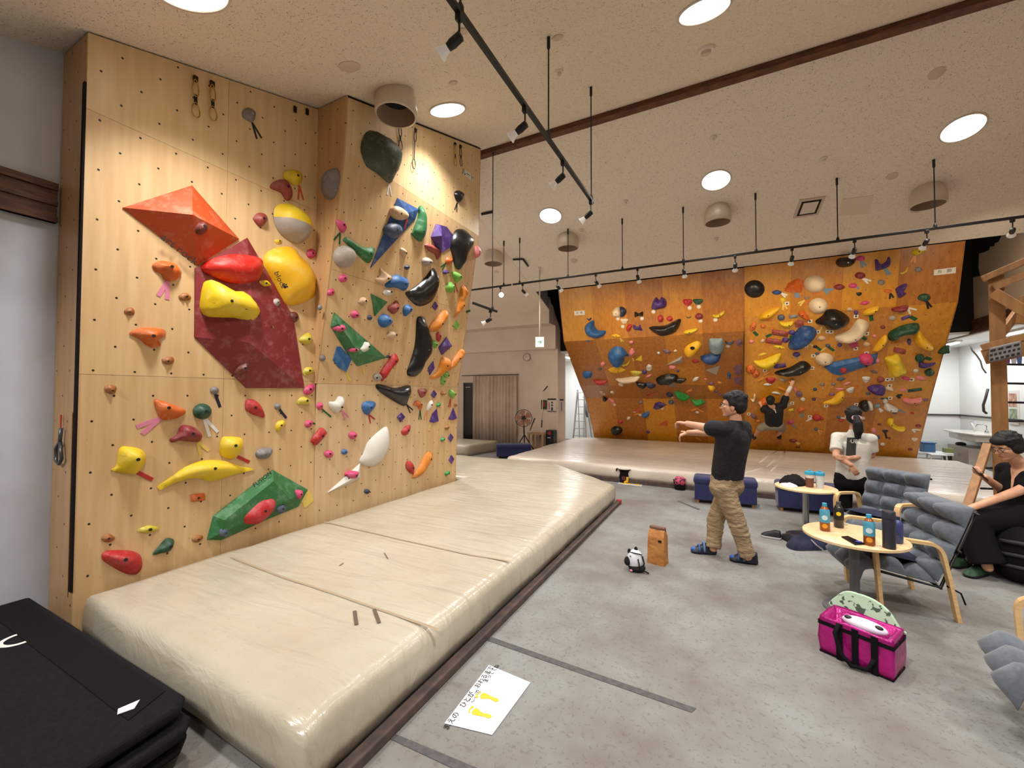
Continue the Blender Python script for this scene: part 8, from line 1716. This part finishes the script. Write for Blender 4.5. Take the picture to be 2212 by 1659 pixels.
o = tag(MB().box((-4.384, a.y, b.z), (-4.378, b.y, a.z)).build('poster', material('lilac_paper', (206, 200, 214), 0.7)), 'narrow notice poster on the lilac side of the pillar', 'poster'); MB().box((-4.378, a.y, a.z - .05), (-4.375, b.y, a.z)).build('heading_bar', M_DKBAR, o); MB().box((-4.378, a.y + (b.y - a.y) * .4, b.z + .04), (-4.375, a.y + (b.y - a.y) * .55, a.z - .1)).build('print_column', M_DKBAR, o)
ck = onY(1138, 772, T2); t = empty('wall_clock', ck); tag(t, 'round white wall clock on the wing wall above the fan', 'clock')
MB().lathe([(.0005, 0), (.115, 0), (.115, .03), (.10, .032)], ck, (0, -1, 0), 36, True, False).build('rim', material('clock_grey', (166, 150, 138), 0.5), t, auto=40); MB().lathe([(.102, .02), (.0005, .02)], ck, (0, -1, 0), 32, False, True).build('dial', material('clock_dial', (224, 214, 204), 0.6), t)
MB().beam(ck + Vector((0, -.024, 0)), ck + Vector((-.05, -.024, .035)), .006, .003, (0, 1, 0)).build('hour_hand', M_BLK, t); MB().beam(ck + Vector((0, -.026, 0)), ck + Vector((-.012, -.026, .08)), .005, .003, (0, 1, 0)).build('minute_hand', M_BLK, t)
# aluminium step ladder behind the left end of the orange wall
LA0, LA1 = onY(1237, 944, 13.6), onY(1248, 842, 13.9); LB0, LB1 = onY(1266, 944, 13.6), onY(1252, 842, 13.9); LA0.z = LB0.z = 0; t = empty('step_ladder', (LA0 + LB0) / 2); tag(t, 'aluminium step ladder standing behind the left end of the orange wall', 'ladder')
M_ALU = material('aluminium', (186, 188, 190), 0.35, metal=.85)
LB1 = LA1 + Vector((.22, 0, 0))
for a, b in ((LA0, LA1), (LB0, LB1)): MB().beam(a, b, .03, .06).build('stile', M_ALU, t)
for i in range(1, 8): q_ = i / 7.4; MB().beam(LA0.lerp(LA1, q_), LB0.lerp(LB1, q_), .07, .025).build('rung', M_ALU, t)
for a, b in ((LA0, LA1), (LB0, LB1)): MB().beam(a + Vector((0, .75, 0)), b + Vector((0, .03, 0)), .025, .04).build('rear_stile', M_ALU, t)
hp_ = onY(1273, 890, 14.45); mb = MB(); rg = random.Random(2)
t = empty('hanging_clothes', (hp_.x, hp_.y, 0)); tag(t, 'dark clothes hanging on a rack behind the ladder', 'clothes')
MB().tube([(hp_.x - .25, hp_.y, 1.55), (hp_.x + .9, hp_.y, 1.55)], .012, 8).tube([(hp_.x + .85, hp_.y, 0), (hp_.x + .85, hp_.y, 1.55)], .012, 8).tube([(hp_.x - .2, hp_.y, 0), (hp_.x - .2, hp_.y, 1.55)], .012, 8).build('rack', M_ALU, t)
for i, m in enumerate((material('grey_garment', (120, 118, 124), 0.9), M_BLKFAB, material('brown_garment', (84, 60, 54), 0.9), M_BLKFAB)): MB().ell((hp_.x - .08 + i * .13, hp_.y, 1.18), (.05, .18, .36), 12, 10).build('garment', m, t, smooth=True)
# washroom things on the right
M_PORC = material('porcelain', (226, 218, 210), 0.25, coat=.3)
sk = onX(2105, 945, 5.0); t = empty('wash_basin', (5.0, sk.y, .70)); tag(t, 'white wall basin with a swan-neck tap in the washroom', 'basin')
by0, by1, bz = sk.y - .55, onX(2048, 943, 4.9).y, .80
MB().prism([(5.29, by0, bz), (4.80, by0 + .04, bz), (4.72, (by0 + by1) / 2, bz), (4.80, by1 - .04, bz), (5.29, by1, bz)], (0, 0, -.05)).build('basin_rim', M_PORC, t, bevel=.02, seg=3)
MB().prism([(5.29, by0 + .10, bz - .05), (4.86, by0 + .14, bz - .05), (4.80, (by0 + by1) / 2, bz - .05), (4.86, by1 - .14, bz - .05), (5.29, by1 - .1, bz - .05)], (0, 0, -.14)).build('basin_bowl', M_PORC, t, bevel=.03, seg=3)
tb = Vector((5.18, sk.y - .05, bz)); MB().tube([tb, tb + Z * .16, tb + Vector((-.04, .03, .19)), tb + Vector((-.12, .08, .18)), tb + Vector((-.14, .09, .13))], .012, 8).lathe([(.035, 0), (.03, .05), (.012, .06)], tb, (0, 0, 1), 14).build('tap', M_CHROME, t, smooth=True)
MB().tube([tb + Vector((-.02, .45, 0)), tb + Vector((-.03, .46, .10)), tb + Vector((-.06, .50, .20))], [.02, .018, .016], 8).build('shower_head', MATS['white_plastic'], t, smooth=True)
MB().tube([(5.1, sk.y, bz - .16), (5.1, sk.y, .45), (5.2, sk.y, .40), (5.28, sk.y, .42)], .022, 10).build('trap', M_CHROME, t, smooth=True)
cb0 = onX(2058, 985, 4.95); t = empty('base_cabinet', (5.05, cb0.y - .3, 0)); tag(t, 'low pale cabinet under the washroom basin', 'cabinet')
MB().box((4.86, cb0.y - 1.0, 0), (5.29, cb0.y, .44)).build('cabinet_body', material('cabinet_laminate', (206, 196, 190), 0.5), t, bevel=.005); MB().box((4.845, cb0.y - .98, .06), (4.86, cb0.y - .25, .40)).build('door', material('cabinet_door', (196, 178, 166), 0.5), t, bevel=.003)
MB().tube([(4.84, cb0.y - .70, .27), (4.82, cb0.y - .62, .255), (4.84, cb0.y - .54, .27)], .008, 6).build('handle', M_CHROME, t)
tag(MB().ell((5.02, cb0.y - .22, .47), (.09, .13, .045), 16, 10).build('dark_cloth', material('dark_brown_cloth', (70, 54, 54), 0.9), smooth=True), 'dark cloth on top of the low cabinet in the washroom', 'cloth')
# shelf with blue crate, stool
shy = 13.0; p0, p1 = onY(1985, 976, shy), onY(2060, 980, shy); t = tag(MB().box((p0.x - .1, shy - .02, p0.z - .06), (p1.x, shy + .40, p0.z)).build('low_bench', material('white_laminate', (224, 224, 220), 0.5), bevel=.01), 'low white bench board behind the right end of the orange wall', 'bench')
MB().box((p0.x - .08, shy + .02, 0), (p0.x - .04, shy + .38, p0.z - .06)).build('leg', M_BLK, t); MB().box((p1.x - .06, shy + .02, 0), (p1.x - .02, shy + .38, p0.z - .06)).build('leg', M_BLK, t)
b0, b1 = onY(1995, 974, shy + .05), onY(2021, 958, shy + .05); M_BLUEP = material('blue_plastic', (70, 110, 160), 0.4)
t = tag(MB().box((b0.x, shy + .04, p0.z), (b1.x, shy + .3, p0.z + .20)).build('blue_crate', M_BLUEP, bevel=.015), 'blue plastic crate on the low white bench behind the orange wall', 'crate'); MB().box((b0.x - .015, shy + .025, p0.z + .20), (b1.x + .015, shy + .315, p0.z + .225)).build('crate_lid', M_BLUEP, t, bevel=.006)
g0, g1 = onY(2042, 975, shy + .08), onY(2057, 968, shy + .08); tag(MB().box((g0.x, shy + .06, p0.z), (g1.x + .02, shy + .24, p0.z + .10)).build('green_box', material('olive_box', (128, 134, 80), 0.6), bevel=.005), 'small olive box on the low white bench behind the orange wall', 'box')
st0, st1 = onY(2005, 985, 12.75), onY(2042, 985, 12.75); t = empty('stool', ((st0.x + st1.x) / 2, 12.75, 0)); tag(t, 'small white stool at the right end of the orange wall', 'stool')
MB().box((st0.x, 12.62, .30), (st1.x, 12.88, .33)).build('seat', MATS['white_laminate'], t, bevel=.01)
for x_ in (st0.x + .02, st1.x - .02):
    for y_ in (12.64, 12.86): MB().tube([(x_, y_, .30), (x_ + (.03 if x_ > (st0.x + st1.x) / 2 else -.03), y_, 0)], .014, 8).build('leg', MATS['white_plastic'], t)
np_ = onX(2100, 915, 5.296); tag(MB().box((5.290, np_.y - .07, np_.z - .22), (5.296, np_.y + .07, np_.z + .1)).build('notice', material('notice_paper', (206, 210, 216), 0.6)), 'pale notice sheet on the wall above the basin', 'notice')
pz = onX(2190, 880, 5.296); t = tag(MB().box((5.285, pz.y - .17, pz.z - .35), (5.297, pz.y + .17, pz.z + .35)).build('picture', material('picture_board', (224, 220, 212), 0.6)), 'upright picture board with two photos seen through the timber frame', 'picture')
MB().box((5.280, pz.y - .13, pz.z + .02), (5.286, pz.y + .13, pz.z + .29)).build('red_photo', material('reddish_photo', (176, 112, 92), 0.5, (210, 170, 150), 12.0), t); MB().box((5.280, pz.y - .13, pz.z - .29), (5.286, pz.y + .13, pz.z - .03)).build('green_photo', material('greenish_photo', (120, 146, 104), 0.5, (176, 180, 160), 12.0), t)

# ------------------------------------------------------------------ timber training frame at the right
zt = 5.0
def tP(x, y, off=0.0): d = ray(x, y); return EYE + d * ((zt + off) / d.dot(F_))
A0 = tP(2142, 850); t = empty('training_frame', (A0.x, A0.y, 0)); tag(t, 'pine timber training frame with a fingerboard at the right edge', 'training frame')
ax_ = Vector((.92, -.39, 0)).normalized(); ay_ = Vector((-ax_.y, ax_.x, 0))
base = Vector((A0.x, A0.y, 0)); topz = tP(2142, 598).z
MB().obox(base + ax_ * .06 + Z * (topz / 2), ax_ * .065, ay_ * .065, (0, 0, topz / 2)).build('upright_post', M_PINEW, t, bevel=.006)
far = base + ax_ * 1.15; MB().obox(far + Z * (topz / 2), ax_ * .06, ay_ * .06, (0, 0, topz / 2)).build('upright_post', M_PINEW, t, bevel=.006)
def tb(p0, p1, w, h, nm='beam'): return MB().beam(p0, p1, w, h).build(nm, M_PINEW, t, bevel=.006)
sd_ = -ay_
tb(tP(2122, 604), tP(2260, 545, -.35), .09, .07, 'top_rail'); tb(tP(2146, 622, -.06), tP(2262, 574, -.35), .05, .08, 'cross_rail')
tb(tP(2146, 632, -.1), tP(2245, 690, -.4), .06, .11, 'brace'); tb(tP(2212, 655, .1), tP(2162, 722, .05), .05, .09, 'brace'); tb(tP(2206, 700, -.1), tP(2214, 640, -.1), .05, .08, 'brace')
tb(tP(2120, 752, -.08), tP(2260, 716, -.45), .05, .08, 'shelf_beam'); tb(tP(2124, 772, -.09), tP(2262, 742, -.45), .04, .17, 'board_backing')
lg0 = tP(2133, 960, -.02); lg1 = tP(2093, 1086, -.35); k_ = (lg1 - lg0); lg1 = lg0 + k_ * (lg0.z / (lg0.z - lg1.z)) * .995; tb(lg0, lg1, .075, .05, 'slanted_leg')
for y_ in (787, 828, 869, 909, 1010, 1055): MB().tube([tP(2176 if y_ < 950 else 2118, y_, .12), tP(2262 if y_ < 950 else 2150, y_ + (2 if y_ < 950 else 1), .12 if y_ < 950 else .0)], .013, 8).build('rung', M_BLK, t, smooth=True)
# fingerboard on the backing
fa, fb = tP(2136, 768, -.17), tP(2207, 752, -.36); fd = (fb - fa); FLn = fd.length; fd.normalize(); fu = Z; fnn = fd.cross(fu).normalized(); fnn = fnn if fnn.dot(EYE - fa) > 0 else -fnn
fo = empty('fingerboard', (fa + fb) / 2); tag(fo, 'grey resin fingerboard with rows of pockets on the timber frame', 'fingerboard')
M_FB = material('grey_resin', (172, 156, 138), 0.6)
MB().obox((fa + fb) / 2, fd * (FLn / 2), fu * .085, fnn * .03).build('board', M_FB, fo, bevel=.02, seg=3)
for r_, (zz_, cnt_) in enumerate(((.045, 4), (-.005, 7), (-.055, 6))):
    for i in range(cnt_): MB().obox(fa + fd * (FLn * (i + .6) / (cnt_ + .2)) + fu * zz_ + fnn * .0295, fd * (FLn / cnt_ * (.30 if cnt_ > 5 else .33)), fu * .013, fnn * .004).build('pocket', M_BOLT, fo, bevel=.006)
# bunting and lamp cord
for i, (x_, c_) in enumerate(((2150, (60, 110, 180)), (2163, (220, 225, 240)), (2176, (120, 70, 150)), (2190, (214, 220, 236)), (2202, (96, 120, 190)))):
    a = tP(x_, 777 - (x_ - 2150) * .12, .25); tag(MB().prism([a + R_ * -.035, a + R_ * .035, a + R_ * .028 - Z * .09, a + R_ * -.022 - Z * .09], F_ * .004).build('pennant', material('pennant_%d' % i, c_, 0.7)), ('leftmost blue', 'first white', 'purple', 'second white', 'rightmost blue')[i] + ' pennant hanging below the fingerboard', 'pennant', 'pennants under the fingerboard')
pts = [(2095, 744), (2100, 757), (2110, 768), (2118, 780), (2122, 795), (2130, 806)]; tag(MB().tube([tP(x, y, .35) for x, y in pts], .009, 8).build('cable', material('grey_cable', (150, 148, 150), 0.5), smooth=True), 'grey cable drooping from the washroom lamp towards the timber frame', 'cable')
pts = [(2134, 840), (2129, 860), (2124, 875), (2125, 888), (2131, 893)]; tag(MB().tube([tP(x, y, .2) for x, y in pts], .014, 8).build('pipe_hook', material('grey_hose', (88, 84, 90), 0.4), smooth=True), 'dark curved hose hook beside the timber post', 'hose')
